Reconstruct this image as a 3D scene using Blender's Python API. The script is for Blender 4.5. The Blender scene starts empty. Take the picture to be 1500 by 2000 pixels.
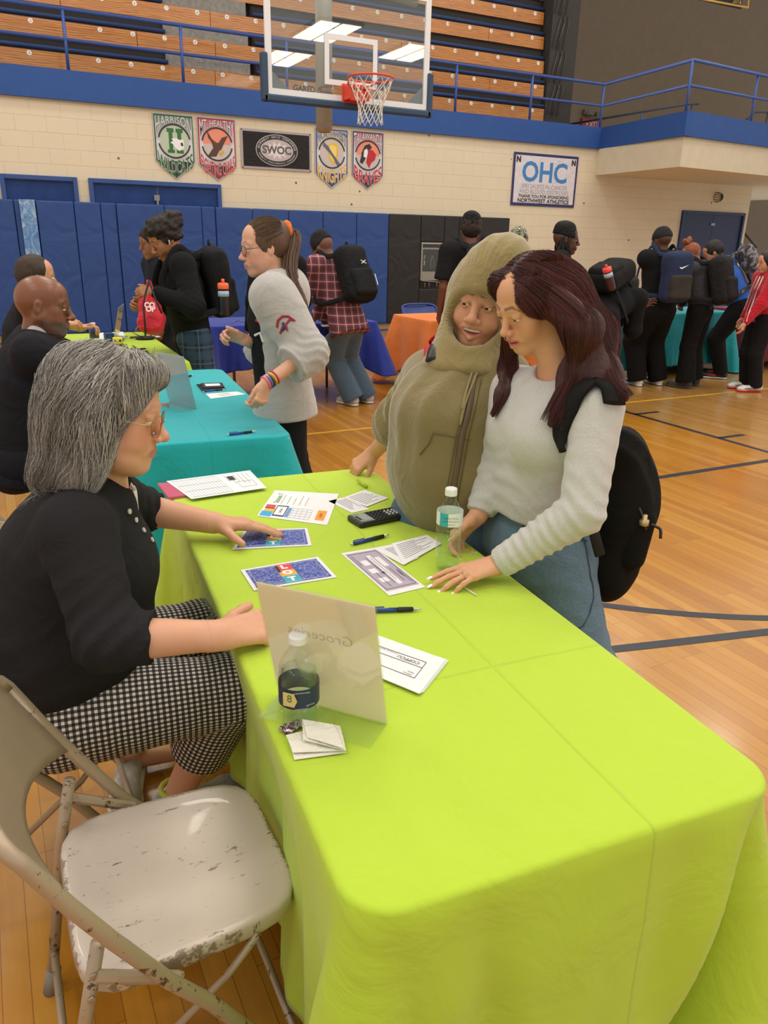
import bpy, math, random
import numpy as np
from mathutils import Vector, Matrix
# ---------------------------------------------------------------- camera, world, lamps
SC = bpy.context.scene
COL = SC.collection
SC.view_settings.view_transform = 'Standard'
SC.view_settings.look = 'None'
SC.view_settings.gamma = 1.0
SC.view_settings.exposure = 0.0
SC.cycles.transparent_max_bounces = 24
FPX = 1480.0
_th, _ro, _ya = [math.radians(a) for a in (19.96, 1.32, 27.31)]
CF = np.array([math.sin(_ya)*math.cos(_th), math.cos(_ya)*math.cos(_th), -math.sin(_th)])
_r0 = np.array([math.cos(_ya), -math.sin(_ya), 0.0]); _u0 = np.cross(_r0, CF)
CR = math.cos(_ro)*_r0 + math.sin(_ro)*_u0
CU = -math.sin(_ro)*_r0 + math.cos(_ro)*_u0
CC = np.array([0, 0, 1.55])
cam = bpy.data.cameras.new('camera'); cam_o = bpy.data.objects.new('camera', cam); COL.objects.link(cam_o)
cam.sensor_fit = 'VERTICAL'; cam.sensor_height = 36.0; cam.lens = FPX/2000*36.0
cam.clip_start = 0.05
M = Matrix(((CR[0], CU[0], -CF[0], CC[0]), (CR[1], CU[1], -CF[1], CC[1]), (CR[2], CU[2], -CF[2], CC[2]), (0, 0, 0, 1)))
cam_o.matrix_world = M
SC.camera = cam_o
def ray(x, y): return CF + (x-750)/FPX*CR - (y-1000)/FPX*CU
def AZ(x, y, z): d = ray(x, y); return CC + d*(z-CC[2])/d[2]
def AY(x, y, Y): d = ray(x, y); return CC + d*Y/d[1]
def AD(x, y, D): return CC + ray(x, y)*D

world = bpy.data.worlds.new('world'); SC.world = world; world.use_nodes = True
_bg = world.node_tree.nodes['Background']
_bg.inputs[0].default_value = (1.0, 0.93, 0.84, 1); _bg.inputs[1].default_value = 0.80

LIGHT_SPOTS = [(x, y) for y in (-1.5, 1.6, 4.7, 7.8, 10.6) for x in (-2.5, 2.0, 6.5, 11.0)]
LIGHT_Z = 7.6
for _x, _y in LIGHT_SPOTS:
    l = bpy.data.lights.new('lamp_light', 'AREA'); l.shape = 'RECTANGLE'; l.size = 1.15; l.size_y = 0.6
    l.energy = 34; l.color = (1.0, 0.95, 0.88)
    o = bpy.data.objects.new('lamp_light', l); COL.objects.link(o); o.location = (_x, _y, LIGHT_Z-0.07)
# ---------------------------------------------------------------- materials
def L(c):
    if isinstance(c, str): c = tuple(int(c[i:i+2], 16)/255 for i in (0, 2, 4))
    return tuple((v/12.92 if v <= .04045 else ((v+.055)/1.055)**2.4) for v in c[:3]) + (1.0,)
class NT:
    def __init__(s, name):
        s.m = bpy.data.materials.new(name); s.m.use_nodes = True; s.t = s.m.node_tree
        s.b = s.t.nodes['Principled BSDF']
    def n(s, kind, ins=None, **kw):
        nd = s.t.nodes.new('ShaderNode'+kind)
        for k, v in kw.items(): setattr(nd, k, v)
        for k, v in (ins or {}).items(): s.put(nd.inputs[k], v)
        return nd
    def put(s, sock, v):
        if isinstance(v, bpy.types.NodeSocket): s.t.links.new(v, sock)
        elif isinstance(v, bpy.types.Node): s.t.links.new(v.outputs[0], sock)
        else:
            if sock.type == 'RGBA' and isinstance(v, str): v = L(v)
            sock.default_value = v
    def P(s, **kw):
        for k, v in kw.items(): s.put(s.b.inputs[k.replace('_', ' ')], v)
        return s.m
    def math(s, op, a, b=0.0, c=0.0):
        nd = s.n('Math', operation=op); s.put(nd.inputs[0], a); s.put(nd.inputs[1], b)
        if op in ('MULTIPLY_ADD', 'COMPARE', 'WRAP'): s.put(nd.inputs[2], c)
        return nd.outputs[0]
    def mix(s, f, a, b, mode='MIX'):
        nd = s.n('Mix', data_type='RGBA', blend_type=mode)
        s.put(nd.inputs[0], f); s.put(nd.inputs[6], L(a) if isinstance(a, str) else a); s.put(nd.inputs[7], L(b) if isinstance(b, str) else b)
        return nd.outputs[2]
    def ramp(s, f, stops):
        nd = s.n('ValToRGB'); e = nd.color_ramp.elements
        while len(e) < len(stops): e.new(.5)
        for q, (p, c) in zip(e, stops): q.position = p; q.color = L(c) if isinstance(c, str) else (c, c, c, 1)
        s.put(nd.inputs[0], f); return nd.outputs[0]
    def co(s, kind='Object', scale=None, rot=None, loc=None):
        c = s.n('TexCoord').outputs[kind]
        if scale or rot or loc:
            mp = s.n('Mapping'); s.put(mp.inputs[0], c)
            if scale: mp.inputs['Scale'].default_value = scale
            if rot: mp.inputs['Rotation'].default_value = rot
            if loc: mp.inputs['Location'].default_value = loc
            c = mp.outputs[0]
        return c
    def noise(s, co, scale, detail=3, rough=.5, dist=0):
        nd = s.n('TexNoise'); s.put(nd.inputs['Vector'], co); nd.inputs['Scale'].default_value = scale
        nd.inputs['Detail'].default_value = detail; nd.inputs['Roughness'].default_value = rough; nd.inputs['Distortion'].default_value = dist
        return nd.outputs[0]
    def bump(s, h, strength=.3, dist=.01, normal=None):
        nd = s.n('Bump'); s.put(nd.inputs['Height'], h); nd.inputs['Strength'].default_value = strength; nd.inputs['Distance'].default_value = dist
        if normal is not None: s.put(nd.inputs['Normal'], normal)
        return nd.outputs[0]
_mc = {}
def plain(c, rough=.6, metal=0.0, spec=.5, **kw):
    key = (c, rough, metal, spec, tuple(sorted(kw.items())))
    if key not in _mc:
        t = NT('m_'+c)
        t.P(Base_Color=L(c), Roughness=rough, Metallic=metal, Specular_IOR_Level=spec, **kw); _mc[key] = t.m
    return _mc[key]
def fabric(c, c2=None, scale=900, bump=.15, big=.5, sheen=.2, rough=.9, streak=None, fold=8):
    key = ('fab', c, c2, scale, bump, big, sheen, rough, streak, fold)
    if key in _mc: return _mc[key]
    t = NT('fabric_'+c); co = t.co()
    n1 = t.noise(t.co(scale=streak) if streak else co, scale, 2)
    n2 = t.noise(co, 6, 3)
    f = t.math('MULTIPLY_ADD', t.math('SUBTRACT', n1, .5), 2.2, .5)
    base = t.mix(t.math('MINIMUM', t.math('MAXIMUM', f, 0), 1), c, c2 or c)
    base = t.mix(t.math('MULTIPLY', n2, .18), base, (0, 0, 0, 1)) if c2 is None else base
    b1 = t.bump(t.noise(co, scale, 1), bump, .0015)
    b2 = t.bump(t.noise(co, fold, 3, .55, 1.2), big, .03, b1)
    t.P(Base_Color=base, Roughness=rough, Normal=b2, Sheen_Weight=sheen if sum(L(c)[:3]) > .25 else 0.0, Specular_IOR_Level=.2)
    _mc[key] = t.m; return t.m
def glassy(c='ffffff', rough=.03, ior=1.45, alpha_mix=None, edge=.6):
    key = ('glass', c, rough, ior, alpha_mix, edge)
    if key in _mc: return _mc[key]
    t = NT('clear_'+c)
    tr = t.n('BsdfTransparent', {'Color': L(c)}); gl = t.n('BsdfGlossy', {'Color': (1, 1, 1, 1), 'Roughness': rough})
    fr = t.n('LayerWeight', {'Blend': .5}); mx = t.n('MixShader'); f0 = ((ior-1)/(ior+1))**2
    t.put(mx.inputs[0], t.math('MULTIPLY_ADD', t.math('POWER', fr.outputs[1], 4.0), edge, f0)); t.put(mx.inputs[1], tr); t.put(mx.inputs[2], gl)
    out = mx
    if alpha_mix:
        df = t.n('BsdfDiffuse', {'Color': L(alpha_mix[0])}); m2 = t.n('MixShader'); m2.inputs[0].default_value = alpha_mix[1]
        t.put(m2.inputs[1], mx); t.put(m2.inputs[2], df); out = m2
    t.t.links.new(out.outputs[0], t.t.nodes['Material Output'].inputs[0])
    _mc[key] = t.m; return t.m
# ---------------------------------------------------------------- objects
def thing(name, label=None, cat=None, loc=(0, 0, 0), rz=0, group=None, kind=None):
    o = bpy.data.objects.new(name, None); COL.objects.link(o); o.location = loc; o.rotation_euler = (0, 0, rz)
    o.empty_display_size = .1
    return tag(o, label, cat, group, kind)
def tag(o, label=None, cat=None, group=None, kind=None):
    if label: o['label'] = label
    if cat: o['category'] = cat
    if group: o['group'] = group
    if kind: o['kind'] = kind
    return o
def dup(root, loc=None, rz=None, label=None, group=None):
    def cp(o, par):
        c = o.copy(); COL.objects.link(c)
        if par: c.parent = par
        for ch in [x for x in bpy.data.objects if x.parent == o]: cp(ch, c)
        return c
    r = cp(root, None)
    if loc is not None: r.location = loc
    if rz is not None: r.rotation_euler = (0, 0, rz)
    return tag(r, label, None, group)
class MB:
    def __init__(s): s.v = []; s.f = []; s.mi = []; s.cur = 0
    def add(s, vs, fs):
        n = len(s.v); s.v += [tuple(map(float, v)) for v in vs]; s.f += [tuple(i+n for i in f) for f in fs]; s.mi += [s.cur]*len(fs)
        return s
    def box(s, a, b, R=None, c=None):
        vs = [(x, y, z) for z in (a[2], b[2]) for y in (a[1], b[1]) for x in (a[0], b[0])]
        if R is not None: vs = [tuple(np.array(R) @ np.array(v) + np.array(c)) for v in vs]
        return s.add(vs, [(0, 2, 3, 1), (4, 5, 7, 6), (0, 1, 5, 4), (2, 6, 7, 3), (0, 4, 6, 2), (1, 3, 7, 5)])
    def tube(s, pts, r, n=10, closed=False, caps=True, flat=None):
        P = [np.array(p, float) for p in pts]; m = len(P); rs = [r]*m if np.isscalar(r) else list(r)
        vs = []; up = None
        for i in range(m):
            if closed: t = P[(i+1) % m]-P[i-1]
            else: t = P[min(i+1, m-1)]-P[max(i-1, 0)]
            t = t/(np.linalg.norm(t)+1e-12)
            if up is None:
                up = np.array([0, 0, 1.]) if abs(t[2]) < .9 else np.array([1., 0, 0])
                if flat is not None: up = np.array(flat[0], float)
            u = up-t*(up@t); u /= np.linalg.norm(u)+1e-12; w = np.cross(t, u); up = u
            fu = flat[1] if flat is not None else 1.0
            for k in range(n):
                a = 2*math.pi*k/n; vs.append(P[i]+rs[i]*(fu*math.cos(a)*u+math.sin(a)*w))
        fs = []
        for i in range(m if closed else m-1):
            j = (i+1) % m
            for k in range(n): fs.append((i*n+k, i*n+(k+1) % n, j*n+(k+1) % n, j*n+k))
        if caps and not closed: fs += [tuple(range(n))[::-1], tuple((m-1)*n+k for k in range(n))]
        return s.add(vs, fs)
    def lathe(s, prof, c=(0, 0, 0), n=24, axis=2):
        vs = []
        for r, z in prof:
            for k in range(n):
                a = 2*math.pi*k/n; v = [r*math.cos(a), r*math.sin(a), z]
                if axis == 1: v = [v[0], v[2], -v[1]]
                if axis == 0: v = [v[2], v[0], v[1]]
                vs.append((v[0]+c[0], v[1]+c[1], v[2]+c[2]))
        fs = [(i*n+k, i*n+(k+1) % n, (i+1)*n+(k+1) % n, (i+1)*n+k) for i in range(len(prof)-1) for k in range(n)]
        if prof[0][0] > 1e-6: fs.append(tuple(range(n))[::-1])
        if prof[-1][0] > 1e-6: fs.append(tuple((len(prof)-1)*n+k for k in range(n)))
        return s.add(vs, fs)
    def prism(s, poly, z0, z1, fr=None):
        n = len(poly); vs = [(x, y, z0) for x, y in poly]+[(x, y, z1) for x, y in poly]
        if fr is not None: vs = [tuple(np.array(fr[0])+x*np.array(fr[1])+y*np.array(fr[2])+z*np.array(fr[3])) for x, y, z in vs]
        return s.add(vs, [tuple(range(n))[::-1], tuple(range(n, 2*n))]+[(k, (k+1) % n, n+(k+1) % n, n+k) for k in range(n)])
    def grid(s, P):
        h = len(P); w = len(P[0]); vs = [p for row in P for p in row]
        return s.add(vs, [(i*w+j, i*w+j+1, (i+1)*w+j+1, (i+1)*w+j) for i in range(h-1) for j in range(w-1)])
    def build(s, name, mat, parent=None, smooth=False, bevel=0, seg=2, loc=None, rz=None, sub=0, solid=0):
        me = bpy.data.meshes.new(name); me.from_pydata(s.v, [], s.f); me.update()
        for m in (mat if isinstance(mat, (list, tuple)) else [mat]): me.materials.append(m)
        if isinstance(mat, (list, tuple)): me.polygons.foreach_set('material_index', s.mi)
        if smooth: me.polygons.foreach_set('use_smooth', [True]*len(me.polygons))
        o = bpy.data.objects.new(name, me); COL.objects.link(o)
        if parent is not None: o.parent = parent
        if loc is not None: o.location = loc
        if rz is not None: o.rotation_euler = (0, 0, rz)
        if solid:
            md = o.modifiers.new('s', 'SOLIDIFY'); md.thickness = solid; md.offset = 0
        if bevel:
            md = o.modifiers.new('b', 'BEVEL'); md.width = bevel; md.segments = seg; md.limit_method = 'ANGLE'; md.angle_limit = .6
        if sub:
            md = o.modifiers.new('u', 'SUBSURF'); md.levels = sub; md.render_levels = sub
        return o
def box(name, a, b, mat, parent=None, bevel=0, **k): return MB().box(a, b).build(name, mat, parent, bevel=bevel, **k)
def text_mesh(s, size=1.0, warp=None, fr=None, extrude=.0, bold=0, xs=1.0, align='CENTER'):
    cu = bpy.data.curves.new('t', 'FONT'); cu.body = s; cu.size = size; cu.align_x = align; cu.align_y = 'CENTER'; cu.extrude = extrude; cu.offset = bold
    cu.resolution_u = 3
    o = bpy.data.objects.new('t', cu); COL.objects.link(o)
    dg = bpy.context.evaluated_depsgraph_get(); me = bpy.data.meshes.new_from_object(o.evaluated_get(dg), depsgraph=dg)
    bpy.data.objects.remove(o)
    V_ = np.array([v.co[:] for v in me.vertices]).reshape(-1, 3); F_ = [tuple(p.vertices) for p in me.polygons]
    bpy.data.meshes.remove(me); bpy.data.curves.remove(cu)
    V_[:, 0] *= xs
    if warp is not None and len(V_): V_ = warp(V_)
    if fr is not None: V_ = np.array(fr[0])+V_[:, :1]*np.array(fr[1])+V_[:, 1:2]*np.array(fr[2])+V_[:, 2:]*np.array(fr[3])
    return V_, F_
def letters(name, items, mat, parent, size, **kw):
    """items: list of (string, frame)"""
    mb = MB()
    for s_, fr in items:
        v, f = text_mesh(s_, size, fr=fr, **kw); mb.add(v, f)
    return mb.build(name, mat, parent)
def WF(x, z, Y):   # frame on the back wall, facing the court (-Y)
    return ((x, Y, z), (1, 0, 0), (0, 0, 1), (0, -1, 0))
def TF(x, y, z, a):  # frame lying on a table, text direction angle a
    return ((x, y, z), (math.cos(a), math.sin(a), 0), (-math.sin(a), math.cos(a), 0), (0, 0, 1))
rnd = random.Random(7)
# ---------------------------------------------------------------- room
WY = 12.5
def m_floor():
    t = NT('maple_floor'); co = t.co()
    br = t.n('TexBrick', {'Vector': t.co(rot=(0, 0, math.pi/2)), 'Color1': (0, 0, 0, 1), 'Color2': (1, 1, 1, 1), 'Mortar': (.5, .5, .5, 1), 'Scale': 1.0, 'Mortar Size': .0011, 'Brick Width': .9, 'Row Height': .057}, offset=.37, offset_frequency=3)
    br2 = t.n('TexBrick', {'Vector': t.co(rot=(0, 0, math.pi/2), loc=(.3, 0, 0)), 'Color1': (0, 0, 0, 1), 'Color2': (1, 1, 1, 1), 'Mortar': (.5, .5, .5, 1), 'Scale': 1.0, 'Mortar Size': 0.0, 'Brick Width': 1.7, 'Row Height': .057}, offset=.61, offset_frequency=2)
    v = t.math('ADD', t.math('MULTIPLY', br.outputs[0], .55), t.math('MULTIPLY', br2.outputs[0], .45))
    sx = t.n('SeparateXYZ'); t.put(sx.inputs[0], co)
    base = t.ramp(v, [(0, 'ae721c'), (.5, 'c28526'), (1, 'ce9638')])
    light = t.ramp(v, [(0, 'a87a3a'), (.5, 'b58745'), (1, 'c09250')])
    base = t.mix(t.math('GREATER_THAN', sx.outputs[0], 5.41), base, light)
    gr = t.noise(t.co(scale=(60, 2.2, 1)), 1.0, 4, .6)
    base = t.mix(t.math('MULTIPLY', t.math('SUBTRACT', gr, .3), .45), base, '8a4c14')
    big = t.noise(co, .9, 2)
    base = t.mix(t.math('MULTIPLY', big, .15), base, '8f5a1e')
    base = t.mix(t.math('MULTIPLY', br.outputs[1], .75), base, '7d4716')
    bp = t.bump(t.math('ADD', t.math('MULTIPLY', br.outputs[1], -1.0), t.math('MULTIPLY', t.noise(t.co(scale=(25, 1, 1)), 1, 2), .35)), .22, .003)
    return t.P(Base_Color=base, Roughness=.27, Normal=bp, Coat_Weight=.45, Coat_Roughness=.12)
fl = MB().add([(-6, -4, 0), (16, -4, 0), (16, 16, 0), (-6, 16, 0)], [(0, 1, 2, 3)]).build('floor', m_floor())
tag(fl, kind='structure')
M_LINE = plain('1d2432', .35); M_YEL = plain('d9a32c', .35)
def strip(pts, w, name, mat, z=.0015):
    P = [np.array(p, float) for p in pts]; a = []; b = []
    for i in range(len(P)):
        t = P[min(i+1, len(P)-1)]-P[max(i-1, 0)]; t /= np.linalg.norm(t); n = np.array([-t[1], t[0]])*w/2
        a.append((*(P[i]+n), z)); b.append((*(P[i]-n), z))
    return MB().grid([b, a]).build(name, mat, fl)
strip([(-2, 5.72), (9.5, 5.74)], .045, 'court_line', M_YEL, .0012)
strip([(5.41, 3.62), (5.43, 11.2)], .05, 'court_line', M_LINE)
strip([(3.2, 3.66), (9.0, 3.62)], .055, 'court_line', M_LINE)
strip([(5.41, 5.28), (5.72, 5.28)], .05, 'court_line', M_LINE); strip([(5.41, 4.30), (5.72, 4.30)], .05, 'court_line', M_LINE)
def arc(c, r, a0, a1, n=48): return [(c[0]+r*math.cos(math.radians(a0+(a1-a0)*i/n)), c[1]+r*math.sin(math.radians(a0+(a1-a0)*i/n))) for i in range(n+1)]
def circ(p, q, s_):
    (ax, ay), (bx, by), (cx, cy) = p, q, s_; d = 2*(ax*(by-cy)+bx*(cy-ay)+cx*(ay-by))
    ux = ((ax*ax+ay*ay)*(by-cy)+(bx*bx+by*by)*(cy-ay)+(cx*cx+cy*cy)*(ay-by))/d
    uy = ((ax*ax+ay*ay)*(cx-bx)+(bx*bx+by*by)*(ax-cx)+(cx*cx+cy*cy)*(bx-ax))/d
    return (ux, uy), math.hypot(ax-ux, ay-uy)
_c, _r = circ((2.24, 2.36), (2.52, 2.12), (2.90, 1.885))
_a = math.degrees(math.atan2(2.12-_c[1], 2.52-_c[0]))
strip(arc(_c, _r, _a-35, _a+50), .05, 'court_line', M_LINE)
strip([(0.9, 2.16), (1.5, 2.08), (2.03, 1.98), (2.3, 1.915), (2.79, 1.80), (3.4, 1.62), (4.2, 1.33)], .052, 'court_line', M_LINE)
# baseline, band of letters
strip([(-4, 12.22), (10.9, 12.22)], .26, 'court_line', plain('27406e', .35))
def flo(x, y): p = AZ(x, y, 0); return p[0], p[1]
_y0 = (flo(745, 697)[1]+flo(745, 678)[1])/2; _w = abs(flo(745, 678)[1]-flo(745, 697)[1])
strip([(3.6, _y0), (9.2, _y0)], _w, 'court_band', plain('27303f', .35), .001)
_tx = flo(768, 688)[0]
_v, _f = text_mesh('TSEWHTRON', _w*1.15, bold=.02, xs=1.5, align='LEFT', fr=((_tx-.35, _y0, .002), (1, 0, 0), (0, 1, 0), (0, 0, 1)))
MB().add(_v, _f).build('court_lettering', M_YEL, fl)

def m_block(c='dccfb7', up=None):
    t = NT('painted_block'); mp = t.co(rot=(math.pi/2, 0, 0), loc=(.12, 0, .03))
    br = t.n('TexBrick', {'Vector': mp, 'Color1': (0, 0, 0, 1), 'Color2': (1, 1, 1, 1), 'Mortar': (.5, .5, .5, 1), 'Scale': 1.0, 'Mortar Size': .006, 'Mortar Smooth': .6, 'Brick Width': .4, 'Row Height': .2})
    co = t.co(); n = t.noise(co, 55, 3); n2 = t.noise(co, 1.3, 3)
    base = t.mix(t.math('MULTIPLY', n2, .22), c, 'bfb094')
    base = t.mix(t.math('MULTIPLY', br.outputs[1], .22), base, 'b3a488')
    base = t.mix(t.math('MULTIPLY', br.outputs[0], .05), base, 'cbb998')
    dots = t.n('TexVoronoi', {'Vector': co, 'Scale': 2.3, 'Randomness': 1.0})
    base = t.mix(t.math('LESS_THAN', dots.outputs[0], .045), base, '6b5d4c')
    h = t.math('ADD', t.math('MULTIPLY', br.outputs[1], -1.0), t.math('MULTIPLY', n, .3))
    return t.P(Base_Color=base, Roughness=.75, Normal=t.bump(h, .5, .006))
M_BLOCK = m_block()
M_BLUE = plain('2b4c8c', .45); M_BLUED = plain('27406f', .5); M_FASC = fabric('34579a', None, 30, .2, .12, 0, .5)
M_CREAM = fabric('dacdb4', None, 40, .2, .1, 0, .75)
tag(MB().box((-6, WY, 0), (15.4, WY+.2, 3.3)).build('wall_back', M_BLOCK), kind='structure')
tag(MB().box((15.2, WY+.2, 0), (15.4, 16, 3.3)).build('wall_corridor', M_BLOCK), kind='structure')
M_TAUPE = fabric('74675a', None, 60, .2, .1, 0, .9)
tag(MB().box((-6, 16.9, 0), (26, 17.1, 10)).build('wall_far', M_TAUPE), kind='structure')
tag(MB().box((-6, WY+.2, 3.3), (11.2, 16.9, 3.5)).build('trim_1', plain('6d6a68', .8)), kind='structure')
# balcony with blue fascia, soffit and parapet return
BX, BY = 10.62, 10.12
def fascia():
    mb = MB()
    mb.box((-6, WY-.06, 3.22), (10.9, WY+.3, 3.59))
    mb.prism([(10.9, WY+.3), (10.9, WY-.06), (BX, BY), (BX+.14, BY), (11.1, WY+.3)], 3.22, 3.59)
    mb.prism([(BX, BY), (20, BY+.95), (20, BY+1.1), (BX+.1, BY+.15)], 3.22, 3.59)
    return mb.build('trim_2', M_FASC)
tag(fascia(), kind='structure')
mb = MB(); mb.prism([(10.9, WY), (BX+.06, BY+.06), (20, BY+1.0), (20, WY+4), (10.9, WY+4)], 2.76, 3.22)
mb.prism([(11, WY), (BX+.2, BY+.2), (20, BY+1.15), (20, WY+4), (11, WY+4)], 3.22, 3.45)
tag(mb.build('ceiling', M_CREAM), kind='structure')
# pipes of the railing
M_PIPE = plain('3a569c', .4)
rail = thing('balcony_railing', 'blue pipe railing with two rails along the balcony edge above the blue band', 'railing', (4, WY, 3.59))
def rpart(mb, name, **k):
    return mb.build(name, M_PIPE, rail, smooth=True, **k)
_O = np.array([4, WY, 3.59])
def rt(pts, r=.024): return MB().tube([np.array(p)-_O for p in pts], r, 10)
RZ1, RZ2 = 4.33, 3.97
cor = [(-6, WY+.05), (10.93, WY+.05), (BX+.07, BY+.1), (20, BY+1.03)]
for z in (RZ1, RZ2): rpart(rt([(x, y, z) for x, y in cor], .027 if z == RZ1 else .023), 'rail')
for x in (-1.7, -.1, 1.45, 3.02, 4.62, 6.17, 7.68, 9.27, 10.93): rpart(rt([(x, WY+.05, 3.58), (x, WY+.05, RZ1)], .022), 'post')
for x in (BX+.07, 12.47, 14.3): rpart(rt([(x, BY+.1+(x-BX)*.1, 3.58), (x, BY+.1+(x-BX)*.1, RZ1)], .022), 'post')
hr = thing('stair_handrail', 'dark sloping handrail behind the right end of the balcony railing', 'handrail', (11.5, 13.5, 3.59))
_a, _b, _c2 = AY(1100, 245, 13.8), AY(1345, 203, 11.8), AY(1365, 203, 11.7)
_d = AY(1340, 218, 11.8)
MB().tube([p-np.array([11.5, 13.5, 3.59]) for p in (_a, _b, _c2)], .022, 8).build('rail', plain('2a3246', .5), hr, smooth=True)
for x, y, Y in ((1168, 236, 13.3), (1254, 220, 12.6), (1352, 204, 11.8)):
    p = AY(x, y, Y); MB().tube([p-np.array([11.5, 13.5, 3.59]), (p[0]-11.5, p[1]-13.5, -.1)], .018, 8).build('post', plain('3a4a78', .5), hr, smooth=True)
hr2 = thing('stair_handrail', 'short dark handrail piece at the right frame edge behind the balcony railing', 'handrail', (13, 11.9, 3.59))
MB().tube([p-np.array([13, 11.9, 3.59]) for p in (AY(1458, 234, 11.9), AY(1474, 219, 11.9), AY(1515, 219, 11.9))], .02, 8).build('rail', plain('2a3246', .5), hr2, smooth=True)
for p in (AY(1458, 234, 11.9), AY(1500, 219, 11.9)): MB().tube([p-np.array([13, 11.9, 3.59]), (p[0]-13, p[1]-11.9, -.1)], .016, 8).build('post', plain('2a3246', .5), hr2)
# corridor handrail low right
_p, _q = AY(1453, 455, 13.3), AY(1478, 484, 13.1)
hb = MB().tube([_p, _q], .022, 8); 
tag(hb.build('wall_handrail', plain('2a2522', .5), smooth=True), 'short dark handrail on the dim stair wall right of the navy door', 'handrail')
# exit sign red, low behind railing
sg = thing('exit_sign', 'small red exit sign low behind the balcony railing', 'sign', tuple(AY(1155, 244, 16.84)))
MB().box((-.33, -.03, -.13), (.33, .06, .13)).build('sign_box', plain('7c2024', .5), sg, bevel=.01)
letters('lettering', [('EXIT', ((0, -.032, 0), (1, 0, 0), (0, 0, 1), (0, -1, 0)))], plain('d9a0a0', .6), sg, .2)
em = thing('emergency_light', 'dark twin-head emergency light on the taupe wall above the red exit sign', 'light', tuple(AY(1150, 220, 16.86)))
MB().box((-.2, -.08, -.06), (.12, 0, .06)).build('housing', plain('5b5348', .6), em, bevel=.01)
for dx in (-.1, .22): MB().lathe([(.02, 0), (.05, -.02), (.055, -.1), (0, -.1)], (dx, 0, -.02), 12, 1).build('lamp_head', plain('4e473e', .6), em)
# bleachers
def m_wood():
    t = NT('board_wood'); n = t.noise(t.co(scale=(.55, 1, 5)), 2.2, 4, .6, 2.5)
    w = t.n('TexWave', {'Vector': t.co(scale=(.25, 1, 2.2)), 'Scale': 6.0, 'Distortion': 9.0, 'Detail': 3.0, 'Detail Scale': .9}, bands_direction='Z')
    f = t.math('ADD', t.math('MULTIPLY', n, .5), t.math('MULTIPLY', w.outputs[1], .5))
    return t.P(Base_Color=t.ramp(f, [(.15, '84481c'), (.45, 'b07034'), (.8, 'c88a48')]), Roughness=.28, Coat_Weight=.3)
M_WOOD = m_wood(); M_DARK = plain('241f1f', .8); M_CONC = fabric('8d8a86', '777470', 20, .2, .1, 0, .9); M_NOSE = fabric('2f4470', None, 80, .3, .1, 0, .55)
ble = thing('bleacher', 'wooden bleacher seating rising above the balcony', 'bleacher', (5, 13, 3.5))
O2 = np.array([5, 13, 3.5])
def bb(name, a, b, mat, **k): return MB().box(np.array(a)-O2, np.array(b)-O2).build(name, mat, ble, **k)
NPL = plain('e8e4dc', .5)
row_x1 = 9.93
for i in range(8):
    Y = 13.0+.06*i; z0 = 3.68+.405*i; z1 = z0+.205
    xs = [-6, 1.5, 3.62-.05*(i % 2), 4.45+.35*(i % 3), 6.9+.4*(i % 2), row_x1]
    if i % 2: xs = [-6, 1.5, 2.5, 3.66, 8.7, row_x1]
    for a, b in zip(xs[:-1], xs[1:]): bb('seat_board', (a+.004, Y, z0), (b-.004, Y+.05, z1), M_WOOD)
    for a, b in ((-6, 2.92), (4.3, row_x1)):
        MB().tube([np.array((a, Y+.03, z1+.05))-O2, np.array((b, Y+.03, z1+.05))-O2], .03, 8).build('nosing', M_NOSE, ble, smooth=True)
        bb('riser', (a, Y+.1, z1-.2), (b, Y+.14, z0+.41), M_DARK)
    bb('aisle_step', (2.9, Y+.06, z1-.1), (4.2, Y+.4, z1+.2), M_CONC)
    bb('riser', (4.2, Y+.2, z1-.2), (4.31, Y+.24, z0+.41), M_DARK)
    mbp = MB(); x = .1+(i % 3)*.07
    dg = []
    while x < row_x1-.05:
        if abs(x-1.5) > .06: mbp.lathe([(.0, -.004), (.03, -.004), (.034, 0)], (x-5, Y-13, z1-.045-3.5), 10, 1); dg.append(x)
        x += .455
    mbp.build('number_plates', NPL, ble)['kind'] = 'stuff'
    if i < 5: letters('plate_numbers', [(str(int(q/.455) % 18+1), ((q-5, Y-13-.006, z1-.045-3.5), (1, 0, 0), (0, 0, 1), (0, -1, 0))) for q in dg], plain('4a4a4a', .6), ble, .045)['kind'] = 'stuff'
bb('end_panel', (row_x1+.03, 13.02, 3.5), (10.58, 13.6, 9.5), plain('332e2b', .8))
for i in range(7):
    z = 4.3+.55*i; Y = 12.99
    for q in (0, .1):
        pts = [(row_x1+.06+q, Y, z-.5), (row_x1+.2+q, Y, z), (row_x1+.27+q, Y, z+.03), (row_x1+.29+q, Y, z-.06), (row_x1+.2+q, Y, z-.5)]
        MB().tube([np.array(p)-O2 for p in pts], .01, 6).build('safety_rod', plain('4a4541', .5), ble, smooth=True)
# hanging trophy banner top right
hb = thing('hanging_banner', 'corner of a dark gold-edged banner cut off at the top right', 'banner', tuple(AY(1400, 8, 12)))
def qp(x, y, Y): return np.array(AY(x, y, Y))
_c3 = qp(1400, 8, 12)
MB().add([qp(1355, -2, 12)-_c3, qp(1447, 18, 12)-_c3, qp(1455, -40, 12)-_c3, qp(1360, -40, 12)-_c3], [(0, 1, 2, 3)]).build('cloth', plain('15171c', .7), hb, solid=.02)
MB().tube([qp(1358, -4, 11.98)-_c3, qp(1461, 15, 11.98)-_c3, qp(1466, -40, 11.98)-_c3], .018, 6).build('gold_edge', plain('c39a4a', .5), hb)
letters('lettering', [('2016', ((*(qp(1440, 3, 11.96)-_c3),), (1, 0, 0), (0, 0, 1), (0, -1, 0)))], plain('c39a4a', .5), hb, .12)

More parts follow.
